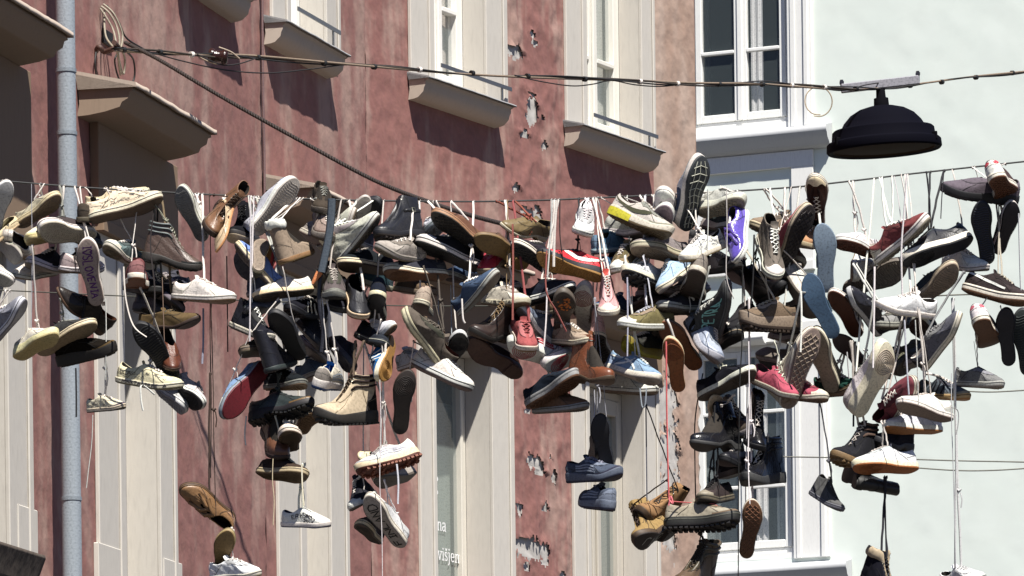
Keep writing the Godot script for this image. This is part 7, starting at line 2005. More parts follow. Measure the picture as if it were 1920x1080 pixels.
	shoe("slip_on_shoe", "slip", Vector3(1.2124, 4.6525, -21.9), Vector3(-0.3093, 0.7564, 0.5763), Vector3(0.3172, 0.6534, -0.6874), 0.290, {"u": "857d70", "m": "cfc5ae", "o": "877c6e", "k": "s"}, "grey beige suede slipper crossing behind the diamond soled high top", "slip-on shoe", [])
	shoe("sneaker", "low", Vector3(1.0174, 4.5353, -21.875), Vector3(0.588, -0.3921, 0.7075), Vector3(0.2487, 0.9199, 0.3032), 0.270, {"u": "a44e5c", "m": "b0a694", "o": "6d5a48", "hl": "6d2030", "l": "4a3a34", "nl": 4, "lc": "c9c5ba"}, "raspberry red canvas shoe with maroon collar left of the diamond soled high top", "sneaker", [Vector3(1.0214, 4.7302, -21.855)])
	shoe("sneaker", "low", Vector3(1.1362, 4.505, -21.925), Vector3(0.5923, -0.1771, 0.7861), Vector3(0.1134, 0.9842, 0.1363), 0.260, {"u": "9a4854", "m": "c9c2b2", "o": "6d5a48", "cap": "c9c2b2"}, "raspberry red mate with white toe edge right of the diamond soled high top", "sneaker", [])
	shoe("sneaker", "low", Vector3(1.2842, 4.5373, -22.025), Vector3(0.5852, -0.05417, 0.8091), Vector3(-0.14, 0.976, 0.1666), 0.280, {"u": "1f3f38", "m": "77644c", "o": "6d5a44", "tip": "77644c", "hl": "77644c", "k": "s"}, "dark green and tan suede shoe behind the grey beige slipper", "sneaker", [Vector3(1.3092, 4.7481, -22.005), Vector3(1.3218, 4.748, -22.005)])
	shoe("sneaker", "low", Vector3(0.8373, 4.5593, -21.9), Vector3(0.7327, 0.2986, 0.6116), Vector3(-0.1548, 0.9482, -0.2774), 0.290, {"u": "1c1c24", "m": "dad4c4", "o": "4d463f", "lc": "c9c5ba", "nl": 5}, "black canvas sneaker with a white band and taupe sole above the pointed boot", "sneaker", [Vector3(0.7975, 4.7366, -21.88), Vector3(0.7892, 4.7367, -21.88)])
	shoe("ballerina_shoe", "flat", Vector3(0.8007, 4.4734, -22.0375), Vector3(-0.05446, 0.3959, 0.9167), Vector3(-0.6578, 0.6764, -0.3312), 0.240, {"u": "cfc8b4", "m": "c5b898", "o": "b5aa90", "k": "l"}, "cream slipper seen edge on behind the pointed black boot", "flat shoe", [])
	shoe("pointed_boot", "point", Vector3(0.7965, 4.3118, -21.9), Vector3(-0.6845, -0.01118, 0.7289), Vector3(-0.1844, 0.97, -0.1583), 0.290, {"u": "17181c", "m": "2a2a2c", "o": "302f2f", "k": "p", "hc": "4a4a4b", "buckle": 1}, "pointed black ankle boot with a block heel", "boot", [Vector3(0.8111, 4.4863, -21.88), Vector3(0.8616, 4.5274, -21.88)])
	shoe("ankle_boot", "boot", Vector3(0.9394, 4.3647, -22), Vector3(0.08134, -0.4949, 0.8651), Vector3(0.2247, 0.8548, 0.4679), 0.260, {"u": "141418", "m": "1d1d20", "o": "1d1d20", "k": "p"}, "second black ankle boot pressed behind the pointed one", "boot", [])
	shoe("hiking_boot", "hike", Vector3(0.9774, 4.182, -21.95), Vector3(-0.5873, -0.1306, 0.7988), Vector3(-0.09392, 0.9912, 0.093), 0.280, {"u": "17181c", "m": "37373a", "o": "2a2a2c", "k": "p", "pad": "17181c", "tab": "17181c"}, "heavy black leather boot with thick dark sole right of the pointed boot", "hiking boot", [Vector3(0.9953, 4.3758, -21.93)])
	shoe("sneaker", "low", Vector3(0.8704, 4.2553, -21.975), Vector3(-0.5261, -0.06345, 0.848), Vector3(0.04879, 0.9933, 0.1046), 0.250, {"u": "15151a", "m": "1b1b20", "o": "151519", "k": "l"}, "black toe of a shoe between the two black boots", "sneaker", [])
	shoe("sneaker", "low", Vector3(0.885, 4.2348, -22.05), Vector3(0.5113, 0.05063, 0.8579), Vector3(-0.1229, 0.9923, 0.01468), 0.270, {"u": "121216", "m": "17171b", "o": "151519"}, "black shoe in deep shade under the pointed boot", "sneaker", [])
	shoe("sneaker", "low", Vector3(0.7886, 4.1055, -21.9), Vector3(-0.4678, -0.1836, 0.8645), Vector3(-0.1893, 0.9763, 0.1049), 0.270, {"u": "35332f", "m": "5c544a", "o": "2a2624", "cap": "8a8272", "lc": "17171a"}, "dark shoe with a taupe rubber toe in front of the mint window", "sneaker", [Vector3(0.7944, 4.3198, -21.88), Vector3(0.784, 4.3199, -21.88)])
	shoe("sneaker", "low", Vector3(0.9162, 3.9965, -21.875), Vector3(0.1284, 0.8746, 0.4675), Vector3(-0.008899, 0.4724, -0.8814), 0.240, {"u": "77726a", "m": "cfc8b6", "o": "6a4630", "t": "dia", "tc": "77533b", "lc": "eceae4"}, "brown diamond patterned sole of a sneaker hanging toe up near the bottom", "sneaker", [Vector3(0.9236, 4.8979, -21.855), Vector3(0.9277, 4.8979, -21.855)])
	shoe("skate_shoe", "skate", Vector3(0.7279, 4.004, -21.825), Vector3(0.9381, -0.00932, 0.3462), Vector3(0.07794, 0.9797, -0.1848), 0.310, {"u": "9a8e7c", "m": "1d1a19", "o": "171515", "k": "s", "t": "lug", "tip": "6d6252", "lc": "d9706c", "nl": 4, "th": 0.12, "fx": "4a4642", "es": "6d6252"}, "grey suede hiking shoe with a thick black sole low in the middle", "sneaker", [Vector3(0.6043, 4.1051, -21.805)])
	shoe("ankle_boot", "boot", Vector3(0.5575, 3.9687, -21.9), Vector3(-0.4846, -0.239, 0.8414), Vector3(-0.6528, 0.7392, -0.166), 0.290, {"u": "93744f", "m": "4a3a2a", "o": "2d251f", "k": "s", "stext": "POMJ", "sdir": 1.0, "sc": "a8a49c", "nl": 6, "lc": "3a2c22"}, "tan suede boot with drawings on its sole beside the grey hiking shoe", "boot", [Vector3(0.5949, 4.1973, -21.88)])
	shoe("ankle_boot", "boot", Vector3(0.5299, 4.0495, -22.025), Vector3(-0.4106, 0.06912, 0.9092), Vector3(0.535, 0.8257, 0.1789), 0.280, {"u": "8d6f4d", "m": "4a3a2a", "o": "2d251f", "k": "s", "l": "17130f", "nl": 4, "lc": "3a3a3a"}, "tan suede boot shaft folded open behind its mate", "boot", [Vector3(0.5223, 4.5065, -22.005)])
	shoe("hiking_boot", "hike", Vector3(0.6927, 3.7771, -21.9), Vector3(-0.4792, -0.1673, 0.8616), Vector3(0.1579, 0.9492, 0.2721), 0.280, {"u": "5a4a38", "m": "3a3028", "o": "26211d", "k": "l", "lc": "2a221c", "nl": 7, "pad": "55503c"}, "brown and grey hiking boot with dark laces rising from the bottom edge", "hiking boot", [Vector3(0.6928, 4.0293, -21.88), Vector3(0.7282, 4.0289, -21.88)])
	shoe("running_shoe", "run", Vector3(0.3137, 4.1978, -21.925), Vector3(0.7254, -0.06044, 0.6857), Vector3(-0.02809, 0.9927, 0.1172), 0.280, {"u": "4a4f60", "m": "5a5f70", "o": "272c40", "st": "bands", "stc": "8f95a5", "es": "7a8090", "k": "k", "lc": "7d8090"}, "blue grey running shoe facing right before the narrow window", "running shoe", [Vector3(0.3046, 4.2873, -21.905), Vector3(0.3129, 4.2872, -21.905)])
	shoe("running_shoe", "run", Vector3(0.3212, 4.0941, -21.95), Vector3(-0.3871, 0.1529, -0.9093), Vector3(0.122, 0.986, 0.1138), 0.280, {"u": "525768", "m": "6b7080", "o": "272c40", "st": "bands", "stc": "8f95a5", "k": "k", "lc": "7d8090", "hl": "7a8090"}, "blue grey running shoe turned away, lowest of the pair before the narrow window", "running shoe", [Vector3(0.316, 4.1754, -21.93), Vector3(0.3285, 4.1752, -21.93)])
	shoe("slip_on_shoe", "slip", Vector3(0.3487, 4.3412, -21.875), Vector3(-0.1666, 0.8765, 0.4517), Vector3(0.05946, 0.4662, -0.8827), 0.230, {"u": "15161d", "m": "181a22", "o": "13151d", "lc": "a9aab0"}, "black slipper sole hanging in the shade of the narrow window", "slip-on shoe", [Vector3(0.32, 4.9055, -21.855), Vector3(0.3242, 4.9054, -21.855)])
	shoe("slip_on_shoe", "slip", Vector3(0.3038, 4.325, -21.975), Vector3(0.05103, 0.2759, 0.9598), Vector3(0.931, 0.3347, -0.1457), 0.220, {"u": "14151c", "m": "17181f", "o": "14151c"}, "second black slipper half behind the first in the narrow window", "slip-on shoe", [])
	shoe("sneaker", "low", Vector3(-1.9606, 4.8377, -21.925), Vector3(0.5822, 0.4907, 0.6483), Vector3(-0.6642, 0.7469, 0.03125), 0.280, {"u": "8b8890", "m": "cfcfd4", "o": "6a6a70", "nl": 5}, "lilac grey sneaker with white edge at the left edge below the lower wire", "sneaker", [Vector3(-1.9819, 4.9731, -21.905), Vector3(-1.9652, 4.9729, -21.905)])
	shoe("running_shoe", "run", Vector3(-1.8646, 4.7377, -21.875), Vector3(0.6457, 0.2212, 0.7308), Vector3(0.06574, 0.9375, -0.3418), 0.260, {"u": "d9d2c0", "m": "d9cd9c", "o": "b9a878", "t": "lines"}, "white sneaker with a deeply moulded cream sole at left", "running shoe", [Vector3(-1.8711, 5.141, -21.855)])
	shoe("sneaker", "low", Vector3(-1.7412, 4.771, -21.9), Vector3(0.8203, 0.3388, 0.4608), Vector3(-0.1619, 0.9103, -0.381), 0.280, {"u": "3a3638", "m": "d6cba8", "o": "84755c", "lc": "8b8580"}, "black canvas sneaker with pale edge and taupe sole right of the cream soled one", "sneaker", [Vector3(-1.7675, 4.9353, -21.88)])
	shoe("lace_up_shoe", "dress", Vector3(-1.7065, 4.8922, -21.975), Vector3(-0.6057, 0.5131, 0.6081), Vector3(0.7846, 0.512, 0.3496), 0.280, {"u": "1f1714", "m": "57402e", "o": "2a201a", "k": "l", "ey": "b9b5b0", "l": "4a2c1c", "nl": 5, "lc": "2a2220"}, "black brown leather lace-up with eyelets hanging before the drainpipe", "lace-up shoe", [Vector3(-1.7129, 5.1133, -21.955), Vector3(-1.6878, 5.113, -21.955)])
	shoe("wedge_shoe", "wedge", Vector3(-1.6628, 4.6985, -21.925), Vector3(0.8781, 0.1291, 0.4607), Vector3(-0.2068, 0.9707, 0.1223), 0.280, {"u": "17130f", "m": "1b1715", "o": "1a1614", "tip": "57442f", "k": "s", "lc": "17130f"}, "black wedge shoe with a brown toe in front of the drainpipe", "wedge shoe", [Vector3(-1.6777, 4.938, -21.905), Vector3(-1.6693, 4.9379, -21.905)])
	shoe("sneaker", "low", Vector3(-1.4238, 4.5803, -21.875), Vector3(0.9299, -0.225, 0.2909), Vector3(0.1758, 0.9668, 0.1856), 0.280, {"u": "d3c4a6", "m": "d9cfb8", "o": "6a5c4a", "fx": "3a3434", "stripe_text": "MARTA TEREZA", "text": "LUCA", "ta": 0.12, "tb": 0.34, "tv": 0.3, "tw": 0.62, "tt": 0.004, "scrib": "4a4444", "nl": 6}, "cream written canvas sneaker with a dangling white lace at left", "sneaker", [Vector3(-1.3965, 4.802, -21.855)])
	shoe("sneaker", "low", Vector3(-1.2967, 4.5695, -21.975), Vector3(0.4442, -0.5104, 0.7364), Vector3(0.8848, 0.3793, -0.2707), 0.260, {"u": "b9b3ac", "m": "d9d5cc", "o": "17171b"}, "black soled sneaker with white rim sticking out behind the cream written one", "sneaker", [])
	shoe("sneaker", "low", Vector3(-1.3623, 4.5572, -22.05), Vector3(0.4669, -0.441, 0.7664), Vector3(0.802, 0.5763, -0.157), 0.260, {"u": "a9a7a6", "m": "c9c9c9", "o": "8a8a8c"}, "pale grey sneaker lowest behind the cream written one", "sneaker", [])
	shoe("sneaker", "low", Vector3(-1.5931, 4.4993, -21.925), Vector3(0.7727, -0.03242, 0.634), Vector3(-0.09191, 0.9825, 0.1623), 0.200, {"u": "cfc5b0", "m": "d5cab2", "o": "3a342e", "fx": "37343a", "scrib": "44404a", "nl": 4, "tip": "55525a"}, "small cream child's sneaker with pen marks before the left window frame", "sneaker", [Vector3(-1.5963, 4.7701, -21.905)])
	shoe("sneaker", "low", Vector3(-1.2072, 4.913, -21.875), Vector3(0.8756, -0.1522, 0.4585), Vector3(0.1287, 0.9883, 0.08236), 0.280, {"u": "dcd8cd", "m": "d9d3c4", "o": "7a5f44", "fx": "6a655c", "nl": 3, "se": "b9b4a8"}, "white canvas sneaker with its toe half in shade left of the black high top", "sneaker", [Vector3(-1.2104, 5.3569, -21.998)])
	shoe("loafer", "loafer", Vector3(-1.3375, 4.8132, -21.9375), Vector3(0.8659, 0.05813, 0.4968), Vector3(-0.1023, 0.9928, 0.0622), 0.290, {"u": "5d4c38", "m": "3d3225", "o": "26201b", "k": "s", "nl": 3, "lc": "77644e"}, "brown suede loafer pointing right at left", "loafer", [Vector3(-1.3737, 5.3675, -21.998)])
	shoe("slip_on_shoe", "slip", Vector3(-1.3872, 4.7057, -21.825), Vector3(-0.4456, 0.6601, 0.6047), Vector3(-0.1627, 0.6045, -0.7798), 0.290, {"u": "2a1c14", "m": "17161a", "o": "131317", "t": "bars", "lc": "d0c8b8"}, "large black shoe sole hanging askew above the cream written sneaker", "slip-on shoe", [Vector3(-1.4473, 4.9615, -21.805)])
	shoe("loafer", "loafer", Vector3(-1.3545, 4.7013, -21.925), Vector3(0.2411, -0.6194, 0.7471), Vector3(0.2419, 0.7839, 0.5718), 0.250, {"u": "5a3220", "m": "3a2418", "o": "2a1c14", "k": "l"}, "reddish brown leather shoe beside the large black sole", "loafer", [])
	shoe("high_top_sneaker", "high", Vector3(-1.0234, 4.7817, -21.875), Vector3(0.6361, -0.3647, 0.68), Vector3(0.3288, 0.9253, 0.1887), 0.260, {"u": "1c1c22", "m": "cfc8b8", "o": "5a5048", "lc": "e8e6e0", "nl": 6, "ey": "b9b5b0"}, "small black high top with bright white laces over the pink wall", "high top", [Vector3(-1.0304, 5.3457, -21.998), Vector3(-1.022, 5.3451, -21.998)])
	shoe("slip_on_shoe", "slip", Vector3(-0.9875, 4.7146, -21.95), Vector3(-0.4665, -0.0859, 0.8803), Vector3(-0.2595, 0.9648, -0.04339), 0.260, {"u": "4a4238", "m": "6d624f", "o": "5a4f40", "k": "s"}, "taupe suede toe under the small black high top", "slip-on shoe", [])
	shoe("sheepskin_boot", "ugg", Vector3(-0.9068, 4.6482, -21.9), Vector3(0.2533, 0.1898, -0.9486), Vector3(-0.2574, 0.9584, 0.123), 0.270, {"u": "17181e", "m": "33343a", "o": "2a2b30", "k": "l"}, "puffy black snow boot with grey sole below the small black high top", "boot", [Vector3(-0.9132, 4.9247, -21.88)])
	shoe("slip_on_shoe", "slip", Vector3(-0.8803, 4.7654, -21.85), Vector3(-0.3592, 0.5594, 0.747), Vector3(0.0271, 0.8063, -0.5908), 0.270, {"u": "1a1a1e", "m": "19191d", "o": "141416"}, "black rubber sole curving beside the puffy snow boot", "slip-on shoe", [Vector3(-0.8929, 5.0416, -21.83)])
	shoe("sneaker", "low", Vector3(-1.0326, 4.5661, -21.85), Vector3(-0.4742, -0.7001, 0.5338), Vector3(-0.7779, 0.04928, -0.6264), 0.310, {"u": "6f84a4", "m": "8a8f96", "t": "none", "o": "5f0f1b", "tg": "1f2740", "cap": "d9d5cc", "nl": 6}, "grey blue sneaker with a dark red sole pointing down left", "sneaker", [Vector3(-1.0207, 4.7937, -21.83)])
	shoe("sneaker", "low", Vector3(-0.8948, 4.583, -21.975), Vector3(0.5936, -0.08532, 0.8002), Vector3(0.04313, 0.9963, 0.07424), 0.270, {"u": "15161c", "m": "7d7c78", "o": "7d6a4c"}, "black shoe with grey rubber edge and tan bottom under the snow boot", "sneaker", [Vector3(-0.9017, 4.7686, -21.955), Vector3(-0.8849, 4.7684, -21.955)])
	shoe("sneaker", "low", Vector3(-0.8161, 4.864, -22), Vector3(-0.5249, 0.02428, 0.8508), Vector3(0.2016, 0.9747, 0.09656), 0.270, {"u": "14151b", "m": "1d1d22", "o": "1c1c20", "st": "three", "stc": "dedcd6"}, "black shoe with three white stripes in the shade", "sneaker", [])
	shoe("sneaker", "low", Vector3(-0.8184, 4.8031, -22.025), Vector3(0.3698, -0.5369, 0.7583), Vector3(0.8278, 0.5611, -0.0064), 0.260, {"u": "26272d", "m": "2a2a30", "o": "1d1d22"}, "dark grey trainer slanting down beside the black three stripe shoe", "sneaker", [])
	shoe("sneaker", "low", Vector3(-0.9697, 4.8917, -21.975), Vector3(-0.392, -0.2994, 0.8699), Vector3(-0.6051, 0.7961, 0.00136), 0.260, {"u": "32343a", "m": "4f5256", "o": "3d3f42"}, "dark grey sole and toe below the white lace-up with gum edge", "sneaker", [])
	shoe("running_shoe", "run", Vector3(-0.7337, 4.5759, -21.875), Vector3(0.2345, 0.1856, -0.9542), Vector3(0.3319, 0.9074, 0.258), 0.280, {"u": "c6bcae", "m": "ddd9d0", "o": "2c4a70", "l": "2f6fb0", "tg": "2f6fb0", "k": "k", "st": "bands", "stc": "9aa0a5", "nl": 5}, "white beige running shoe with bright blue lining seen from its heel", "running shoe", [Vector3(-0.7415, 4.9187, -21.855), Vector3(-0.7248, 4.9185, -21.855)])
	shoe("sneaker", "low", Vector3(-0.6936, 4.7197, -22.025), Vector3(0.2775, -0.5257, 0.8041), Vector3(0.9524, 0.2603, -0.1585), 0.260, {"u": "2c2d32", "m": "3f4044", "o": "333337"}, "dark grey trainer behind the blue lined running shoe", "sneaker", [])
	shoe("sneaker", "low", Vector3(-0.5611, 4.7533, -21.95), Vector3(0.3925, -0.2937, 0.8716), Vector3(0.4397, 0.8923, 0.1026), 0.270, {"u": "24282e", "m": "2d3036", "o": "20201f", "fx": "b9b5ab"}, "slate black sneaker with dark striped edge left of the shiny blue heel", "sneaker", [Vector3(-0.5435, 4.9276, -21.93)])
	shoe("skate_shoe", "skate", Vector3(-0.4798, 4.6841, -21.85), Vector3(-0.1334, -0.7311, 0.6691), Vector3(-0.9481, -0.1024, -0.3009), 0.250, {"u": "1f5f9a", "m": "d9cfb5", "o": "94703a", "k": "p", "st": "three", "stc": "e2e0da", "nl": 4}, "shiny blue shoe with white stripes and gum sole seen from the heel", "sneaker", [Vector3(-0.513, 4.8289, -21.83), Vector3(-0.4985, 5.3227, -21.998)])
	shoe("sneaker", "low", Vector3(-0.5022, 4.7795, -21.95), Vector3(0.389, 0.001488, 0.9212), Vector3(-0.4842, 0.851, 0.2031), 0.240, {"u": "d6dade", "m": "dedede"}, "white toe of a shoe above the shiny blue heel", "sneaker", [])
	shoe("skate_shoe", "skate", Vector3(-0.3603, 4.7444, -21.85), Vector3(-0.5644, 0.7181, 0.4073), Vector3(0.8255, 0.4843, 0.2899), 0.300, {"u": "5d564d", "m": "cfc4a4", "o": "8a7f6a", "k": "s", "l": "5a2c28", "fx": "77705e", "nl": 5, "lc": "57504a"}, "grey suede sneaker with a cream edge slanting down right", "sneaker", [Vector3(-0.3441, 5.0347, -21.83), Vector3(-0.31, 5.3178, -21.998)])
	shoe("sneaker", "low", Vector3(-0.2309, 4.7076, -21.925), Vector3(0.2907, 0.4052, 0.8668), Vector3(-0.01443, 0.9077, -0.4194), 0.240, {"u": "33353a", "m": "c6c8ca", "o": "17171b"}, "grey black shoe with a white rim and black sole right of the suede sneaker", "sneaker", [Vector3(-0.2346, 5.3158, -21.998)])
	shoe("sneaker", "low", Vector3(-0.2881, 4.6017, -21.875), Vector3(0.7816, -0.4459, 0.4362), Vector3(0.4994, 0.8663, -0.009131), 0.290, {"u": "d5d0c6", "m": "dad6cc", "o": "55524c", "fx": "2a2a30", "cap": "dcd8ce", "nl": 6, "lc": "35353c"}, "white canvas low sneaker with black edge line slanting down right", "sneaker", [Vector3(-0.3876, 4.7478, -21.855)])
	shoe("sneaker", "low", Vector3(-0.3903, 4.6732, -22.0375), Vector3(0.4383, 0.00962, 0.8988), Vector3(-0.2417, 0.9644, 0.1075), 0.240, {"u": "c0c9d4", "m": "cdd3da"}, "pale blue shoe edge behind the white canvas low sneaker", "sneaker", [])
	shoe("slip_on_shoe", "slip", Vector3(-0.4285, 4.5092, -21.875), Vector3(0.1386, 0.8828, 0.4488), Vector3(-0.04106, 0.4579, -0.888), 0.260, {"u": "231d1b", "m": "3a2f28", "o": "2d2420"}, "large dark brown shoe sole hanging toe up before the pink wall", "slip-on shoe", [Vector3(-0.3856, 4.7478, -21.855)])
	shoe("lace_up_shoe", "dress", Vector3(-0.9065, 4.4675, -21.875), Vector3(0.9049, 0.1511, 0.3978), Vector3(0.005374, 0.9307, -0.3657), 0.290, {"u": "33353a", "m": "1a191a", "o": "151414", "k": "l", "tip": "6a4f30", "t": "lug", "nl": 4, "lc": "33353a", "th": 0.08}, "black leather walking shoe with tan toe trim and ridged black sole", "lace-up shoe", [Vector3(-0.9199, 4.6295, -21.855), Vector3(-0.9074, 4.6294, -21.855)])
	shoe("slip_on_boot", "chelsea", Vector3(-0.9414, 4.3496, -21.975), Vector3(0.2505, -0.6023, 0.758), Vector3(0.1951, 0.7983, 0.5699), 0.280, {"u": "57392a", "m": "2a1d16", "o": "231a15", "k": "l"}, "brown leather boot shaft hanging under the black walking shoe", "boot", [])
	shoe("sneaker", "low", Vector3(-0.8752, 4.3597, -21.9), Vector3(0.01225, 0.119, 0.9928), Vector3(-0.1829, 0.9764, -0.1148), 0.280, {"u": "211f22", "m": "dcd3bd", "o": "4a382a", "cap": "dcd3bd", "ey": "b9b5b0"}, "black canvas shoe with a cream toe edge facing the street", "sneaker", [Vector3(-0.8809, 4.5075, -21.88), Vector3(-0.8475, 4.5071, -21.88)])
	shoe("sneaker", "low", Vector3(-0.8123, 4.448, -22.025), Vector3(0.3017, 0.1886, 0.9346), Vector3(0.03202, 0.9777, -0.2076), 0.260, {"u": "b9b4aa", "m": "dcd6c6", "o": "7a6048", "t": "dia"}, "white rimmed sneaker with a brown diamond sole behind the beige hiking boot", "sneaker", [])
	shoe("sneaker", "low", Vector3(-0.917, 4.2249, -21.9), Vector3(0.6507, -0.1687, 0.7404), Vector3(0.4206, 0.8918, -0.1665), 0.280, {"u": "3a3026", "m": "b0a080", "o": "4f3d2b", "nl": 5, "lc": "b9b5ab"}, "worn grey brown denim shoe with curled laces low at left", "sneaker", [Vector3(-0.9314, 4.4664, -21.88)])
	shoe("hiking_boot", "hike", Vector3(-0.6554, 4.4299, -21.85), Vector3(-0.8242, -0.09087, 0.559), Vector3(-0.04152, 0.9941, 0.1004), 0.290, {"u": "b9a88c", "m": "26241f", "o": "1d1b19", "k": "s", "pad": "2a2422", "t": "lug", "lc": "5f5242", "nl": 7, "hl": "26221f", "se": "77694f"}, "beige suede hiking boot with black collar and lugged sole", "hiking boot", [Vector3(-0.6138, 4.747, -21.83), Vector3(-0.5805, 4.7466, -21.83)])
	shoe("sneaker", "low", Vector3(-0.817, 4.0317, -21.9), Vector3(0.804, -0.09202, 0.5875), Vector3(-0.007471, 0.9863, 0.1647), 0.240, {"u": "d9d8d2", "m": "dcdad2", "o": "57586a", "k": "l", "text": "ERASMUS", "text2": "2014", "ta": 0.36, "tb": 0.74, "tv": 0.3, "tw": 0.62, "tt": 0.0055, "l": "1d2030", "nl": 0, "noseam": 1, "lc": "e2ddd0"}, "white leather shoe with pen lettering and year on its side", "sneaker", [Vector3(-0.8275, 4.2776, -21.88), Vector3(-0.8191, 4.2775, -21.88)])
	shoe("sneaker", "low", Vector3(-1.2023, 4.1434, -21.925), Vector3(-0.6957, 0.484, 0.5308), Vector3(0.04145, -0.7106, 0.7024), 0.270, {"u": "80603e", "m": "57402a", "o": "2a1f18", "k": "l", "l": "1c1614", "nl": 0, "velcro": "80603e", "lc": "3a2c24"}, "brown leather strap shoe with its opening turned to the street, alone on the pink wall", "sneaker", [Vector3(-1.1849, 4.6398, -21.905), Vector3(-1.1832, 5.3552, -21.998)])
	shoe("slip_on_shoe", "slip", Vector3(-1.1448, 3.9254, -21.925), Vector3(0.158, 0.6286, 0.7615), Vector3(0.2178, 0.73, -0.6478), 0.240, {"u": "a39478", "m": "9a8562", "o": "7d643f", "k": "s"}, "olive brown sole of a sandal near the bottom left", "slip-on shoe", [Vector3(-1.109, 4.0338, -21.905)])
	shoe("sneaker", "low", Vector3(-1.0928, 3.8348, -21.9), Vector3(0.7684, -0.02747, 0.6393), Vector3(-0.1392, 0.968, 0.2089), 0.260, {"u": "e0dfdc", "m": "dcd6c6", "o": "b5a888", "nl": 4}, "white plimsoll cut off by the bottom edge at left", "sneaker", [Vector3(-1.0995, 4.0205, -21.88)])
	shoe("pump_shoe", "pump", Vector3(-0.5587, 4.2856, -21.975), Vector3(-0.4403, 0.139, 0.887), Vector3(0.841, 0.4097, 0.3533), 0.250, {"u": "cfc4a8", "m": "c5b898", "o": "a89878", "k": "l", "hc": "d0cbb8"}, "cream pump with its slender heel pointing up among white laces", "pump", [Vector3(-0.5839, 4.7646, -21.955)])
	shoe("running_shoe", "run", Vector3(-0.4807, 4.2572, -21.85), Vector3(-0.8033, -0.308, 0.5097), Vector3(-0.4984, 0.8162, -0.2922), 0.290, {"u": "d9d5d0", "m": "d0bfa0", "th": 0.085, "o": "54281a", "tc": "6d3420", "t": "lug", "k": "k", "st": "bands", "stc": "b5b8c2", "nl": 6, "se": "a09fae"}, "white running shoe with a red brown waved sole low in the middle left", "running shoe", [Vector3(-0.5098, 4.7457, -21.83), Vector3(-0.4932, 4.7455, -21.83)])
	shoe("running_shoe", "run", Vector3(-0.4549, 4.2155, -21.975), Vector3(-0.4595, -0.2341, 0.8568), Vector3(-0.5868, 0.8041, -0.09501), 0.270, {"u": "8f8d88", "m": "9a9388", "o": "5a5048"}, "grey soled trainer hidden beneath the white running shoe", "running shoe", [])
	shoe("high_top_sneaker", "high", Vector3(-0.5894, 4.1285, -21.95), Vector3(-0.3326, -0.3561, 0.8733), Vector3(-0.5126, 0.8455, 0.1496), 0.220, {"u": "22232a", "m": "d2cec4", "o": "6a6258", "cap": "d2cec4", "ey": "c9c9c9"}, "small black high top with a white toe in front of the pink wall", "high top", [Vector3(-0.5727, 4.2596, -21.93)])
	shoe("sneaker", "low", Vector3(-0.5102, 4.0393, -21.875), Vector3(-0.5008, 0.6273, 0.5964), Vector3(0.2667, 0.7673, -0.5832), 0.280, {"u": "c9c9c9", "m": "d9d2c0", "o": "a39b90", "stext": "FINLAND", "sdir": 1.0, "sc": "171718", "nl": 5, "lc": "dedbd6", "l": "c0bdb6"}, "white lace-up whose sole carries a country name in black capitals", "sneaker", [Vector3(-0.5089, 4.2081, -21.855), Vector3(-0.5104, 4.7493, -21.855)])
	shoe("sneaker", "low", Vector3(-0.5756, 4.0081, -22), Vector3(-0.2201, 0.1629, 0.9618), Vector3(0.3506, 0.9333, -0.07789), 0.260, {"u": "3f3a38", "m": "b9a888", "o": "4a4036", "fx": "57504a"}, "dark toe with a striped cream edge behind the lettered sole", "sneaker", [Vector3(-0.5557, 4.0561, -21.98)])
	shoe("sneaker", "low", Vector3(1.0456, 4.7058, -22.0375), Vector3(0.5613, -0.2392, 0.7923), Vector3(0.331, -0.8125, -0.4799), 0.280, {"u": "4a4648", "m": "8f8b84", "o": "6b6259", "lc": "8a8a90"}, "dark strappy shoe with a grey sole under the chunky taupe trail shoe", "sneaker", [Vector3(1.1317, 4.9199, -22.0175)])
	shoe("sneaker", "low", Vector3(1.0754, 4.7549, -22.075), Vector3(0.4233, -0.2433, 0.8727), Vector3(0.3339, 0.9374, 0.09942), 0.260, {"u": "3d4046", "m": "8f8b84", "o": "6b6259"}, "dark low shoe squeezed between the trail shoe and the grey soled strappy one", "sneaker", [])
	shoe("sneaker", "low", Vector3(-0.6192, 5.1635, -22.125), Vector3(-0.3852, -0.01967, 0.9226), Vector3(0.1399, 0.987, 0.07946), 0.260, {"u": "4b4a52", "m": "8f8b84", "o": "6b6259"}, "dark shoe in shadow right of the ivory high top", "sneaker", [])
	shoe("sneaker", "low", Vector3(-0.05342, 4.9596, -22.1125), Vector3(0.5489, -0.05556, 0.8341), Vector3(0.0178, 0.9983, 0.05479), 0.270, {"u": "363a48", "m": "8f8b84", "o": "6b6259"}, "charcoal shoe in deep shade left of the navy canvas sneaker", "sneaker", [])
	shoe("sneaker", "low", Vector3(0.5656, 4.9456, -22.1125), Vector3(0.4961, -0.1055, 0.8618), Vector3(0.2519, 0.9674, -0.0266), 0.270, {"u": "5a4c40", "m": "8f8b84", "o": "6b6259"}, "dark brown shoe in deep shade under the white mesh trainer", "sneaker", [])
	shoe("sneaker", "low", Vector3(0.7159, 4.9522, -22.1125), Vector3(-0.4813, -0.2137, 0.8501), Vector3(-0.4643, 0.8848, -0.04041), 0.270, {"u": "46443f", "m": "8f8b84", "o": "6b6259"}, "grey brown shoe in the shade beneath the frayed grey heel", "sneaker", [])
	shoe("running_shoe", "run", Vector3(0.7762, 5.1451, -22.1), Vector3(0.4164, -0.007887, 0.9091), Vector3(0.02102, 0.9998, -0.0009526), 0.270, {"u": "55555a", "m": "8f8b84", "o": "6b6259", "k": "k"}, "grey mesh trainer in shadow under the dark running shoe by the wire", "running shoe", [])
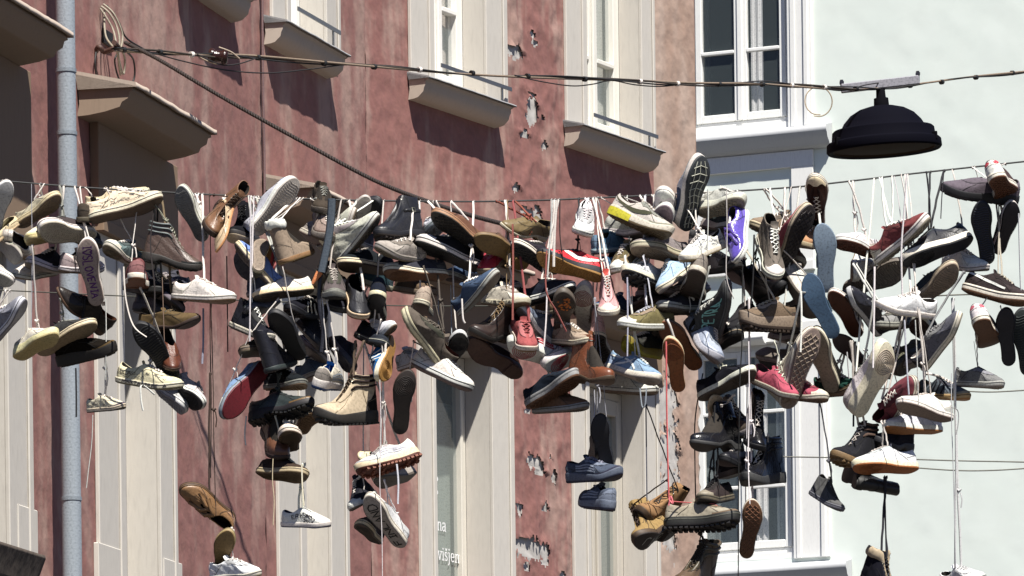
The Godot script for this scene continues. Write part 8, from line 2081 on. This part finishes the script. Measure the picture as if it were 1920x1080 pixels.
	shoe("sneaker", "low", Vector3(-0.8016, 4.7376, -22.1125), Vector3(0.3904, -0.4824, 0.7841), Vector3(0.8697, 0.4726, -0.1423), 0.270, {"u": "3b3f4c", "m": "8f8b84", "o": "6b6259"}, "dark blue grey shoe lost in the dark tangle beside the puffy snow boot", "sneaker", [])
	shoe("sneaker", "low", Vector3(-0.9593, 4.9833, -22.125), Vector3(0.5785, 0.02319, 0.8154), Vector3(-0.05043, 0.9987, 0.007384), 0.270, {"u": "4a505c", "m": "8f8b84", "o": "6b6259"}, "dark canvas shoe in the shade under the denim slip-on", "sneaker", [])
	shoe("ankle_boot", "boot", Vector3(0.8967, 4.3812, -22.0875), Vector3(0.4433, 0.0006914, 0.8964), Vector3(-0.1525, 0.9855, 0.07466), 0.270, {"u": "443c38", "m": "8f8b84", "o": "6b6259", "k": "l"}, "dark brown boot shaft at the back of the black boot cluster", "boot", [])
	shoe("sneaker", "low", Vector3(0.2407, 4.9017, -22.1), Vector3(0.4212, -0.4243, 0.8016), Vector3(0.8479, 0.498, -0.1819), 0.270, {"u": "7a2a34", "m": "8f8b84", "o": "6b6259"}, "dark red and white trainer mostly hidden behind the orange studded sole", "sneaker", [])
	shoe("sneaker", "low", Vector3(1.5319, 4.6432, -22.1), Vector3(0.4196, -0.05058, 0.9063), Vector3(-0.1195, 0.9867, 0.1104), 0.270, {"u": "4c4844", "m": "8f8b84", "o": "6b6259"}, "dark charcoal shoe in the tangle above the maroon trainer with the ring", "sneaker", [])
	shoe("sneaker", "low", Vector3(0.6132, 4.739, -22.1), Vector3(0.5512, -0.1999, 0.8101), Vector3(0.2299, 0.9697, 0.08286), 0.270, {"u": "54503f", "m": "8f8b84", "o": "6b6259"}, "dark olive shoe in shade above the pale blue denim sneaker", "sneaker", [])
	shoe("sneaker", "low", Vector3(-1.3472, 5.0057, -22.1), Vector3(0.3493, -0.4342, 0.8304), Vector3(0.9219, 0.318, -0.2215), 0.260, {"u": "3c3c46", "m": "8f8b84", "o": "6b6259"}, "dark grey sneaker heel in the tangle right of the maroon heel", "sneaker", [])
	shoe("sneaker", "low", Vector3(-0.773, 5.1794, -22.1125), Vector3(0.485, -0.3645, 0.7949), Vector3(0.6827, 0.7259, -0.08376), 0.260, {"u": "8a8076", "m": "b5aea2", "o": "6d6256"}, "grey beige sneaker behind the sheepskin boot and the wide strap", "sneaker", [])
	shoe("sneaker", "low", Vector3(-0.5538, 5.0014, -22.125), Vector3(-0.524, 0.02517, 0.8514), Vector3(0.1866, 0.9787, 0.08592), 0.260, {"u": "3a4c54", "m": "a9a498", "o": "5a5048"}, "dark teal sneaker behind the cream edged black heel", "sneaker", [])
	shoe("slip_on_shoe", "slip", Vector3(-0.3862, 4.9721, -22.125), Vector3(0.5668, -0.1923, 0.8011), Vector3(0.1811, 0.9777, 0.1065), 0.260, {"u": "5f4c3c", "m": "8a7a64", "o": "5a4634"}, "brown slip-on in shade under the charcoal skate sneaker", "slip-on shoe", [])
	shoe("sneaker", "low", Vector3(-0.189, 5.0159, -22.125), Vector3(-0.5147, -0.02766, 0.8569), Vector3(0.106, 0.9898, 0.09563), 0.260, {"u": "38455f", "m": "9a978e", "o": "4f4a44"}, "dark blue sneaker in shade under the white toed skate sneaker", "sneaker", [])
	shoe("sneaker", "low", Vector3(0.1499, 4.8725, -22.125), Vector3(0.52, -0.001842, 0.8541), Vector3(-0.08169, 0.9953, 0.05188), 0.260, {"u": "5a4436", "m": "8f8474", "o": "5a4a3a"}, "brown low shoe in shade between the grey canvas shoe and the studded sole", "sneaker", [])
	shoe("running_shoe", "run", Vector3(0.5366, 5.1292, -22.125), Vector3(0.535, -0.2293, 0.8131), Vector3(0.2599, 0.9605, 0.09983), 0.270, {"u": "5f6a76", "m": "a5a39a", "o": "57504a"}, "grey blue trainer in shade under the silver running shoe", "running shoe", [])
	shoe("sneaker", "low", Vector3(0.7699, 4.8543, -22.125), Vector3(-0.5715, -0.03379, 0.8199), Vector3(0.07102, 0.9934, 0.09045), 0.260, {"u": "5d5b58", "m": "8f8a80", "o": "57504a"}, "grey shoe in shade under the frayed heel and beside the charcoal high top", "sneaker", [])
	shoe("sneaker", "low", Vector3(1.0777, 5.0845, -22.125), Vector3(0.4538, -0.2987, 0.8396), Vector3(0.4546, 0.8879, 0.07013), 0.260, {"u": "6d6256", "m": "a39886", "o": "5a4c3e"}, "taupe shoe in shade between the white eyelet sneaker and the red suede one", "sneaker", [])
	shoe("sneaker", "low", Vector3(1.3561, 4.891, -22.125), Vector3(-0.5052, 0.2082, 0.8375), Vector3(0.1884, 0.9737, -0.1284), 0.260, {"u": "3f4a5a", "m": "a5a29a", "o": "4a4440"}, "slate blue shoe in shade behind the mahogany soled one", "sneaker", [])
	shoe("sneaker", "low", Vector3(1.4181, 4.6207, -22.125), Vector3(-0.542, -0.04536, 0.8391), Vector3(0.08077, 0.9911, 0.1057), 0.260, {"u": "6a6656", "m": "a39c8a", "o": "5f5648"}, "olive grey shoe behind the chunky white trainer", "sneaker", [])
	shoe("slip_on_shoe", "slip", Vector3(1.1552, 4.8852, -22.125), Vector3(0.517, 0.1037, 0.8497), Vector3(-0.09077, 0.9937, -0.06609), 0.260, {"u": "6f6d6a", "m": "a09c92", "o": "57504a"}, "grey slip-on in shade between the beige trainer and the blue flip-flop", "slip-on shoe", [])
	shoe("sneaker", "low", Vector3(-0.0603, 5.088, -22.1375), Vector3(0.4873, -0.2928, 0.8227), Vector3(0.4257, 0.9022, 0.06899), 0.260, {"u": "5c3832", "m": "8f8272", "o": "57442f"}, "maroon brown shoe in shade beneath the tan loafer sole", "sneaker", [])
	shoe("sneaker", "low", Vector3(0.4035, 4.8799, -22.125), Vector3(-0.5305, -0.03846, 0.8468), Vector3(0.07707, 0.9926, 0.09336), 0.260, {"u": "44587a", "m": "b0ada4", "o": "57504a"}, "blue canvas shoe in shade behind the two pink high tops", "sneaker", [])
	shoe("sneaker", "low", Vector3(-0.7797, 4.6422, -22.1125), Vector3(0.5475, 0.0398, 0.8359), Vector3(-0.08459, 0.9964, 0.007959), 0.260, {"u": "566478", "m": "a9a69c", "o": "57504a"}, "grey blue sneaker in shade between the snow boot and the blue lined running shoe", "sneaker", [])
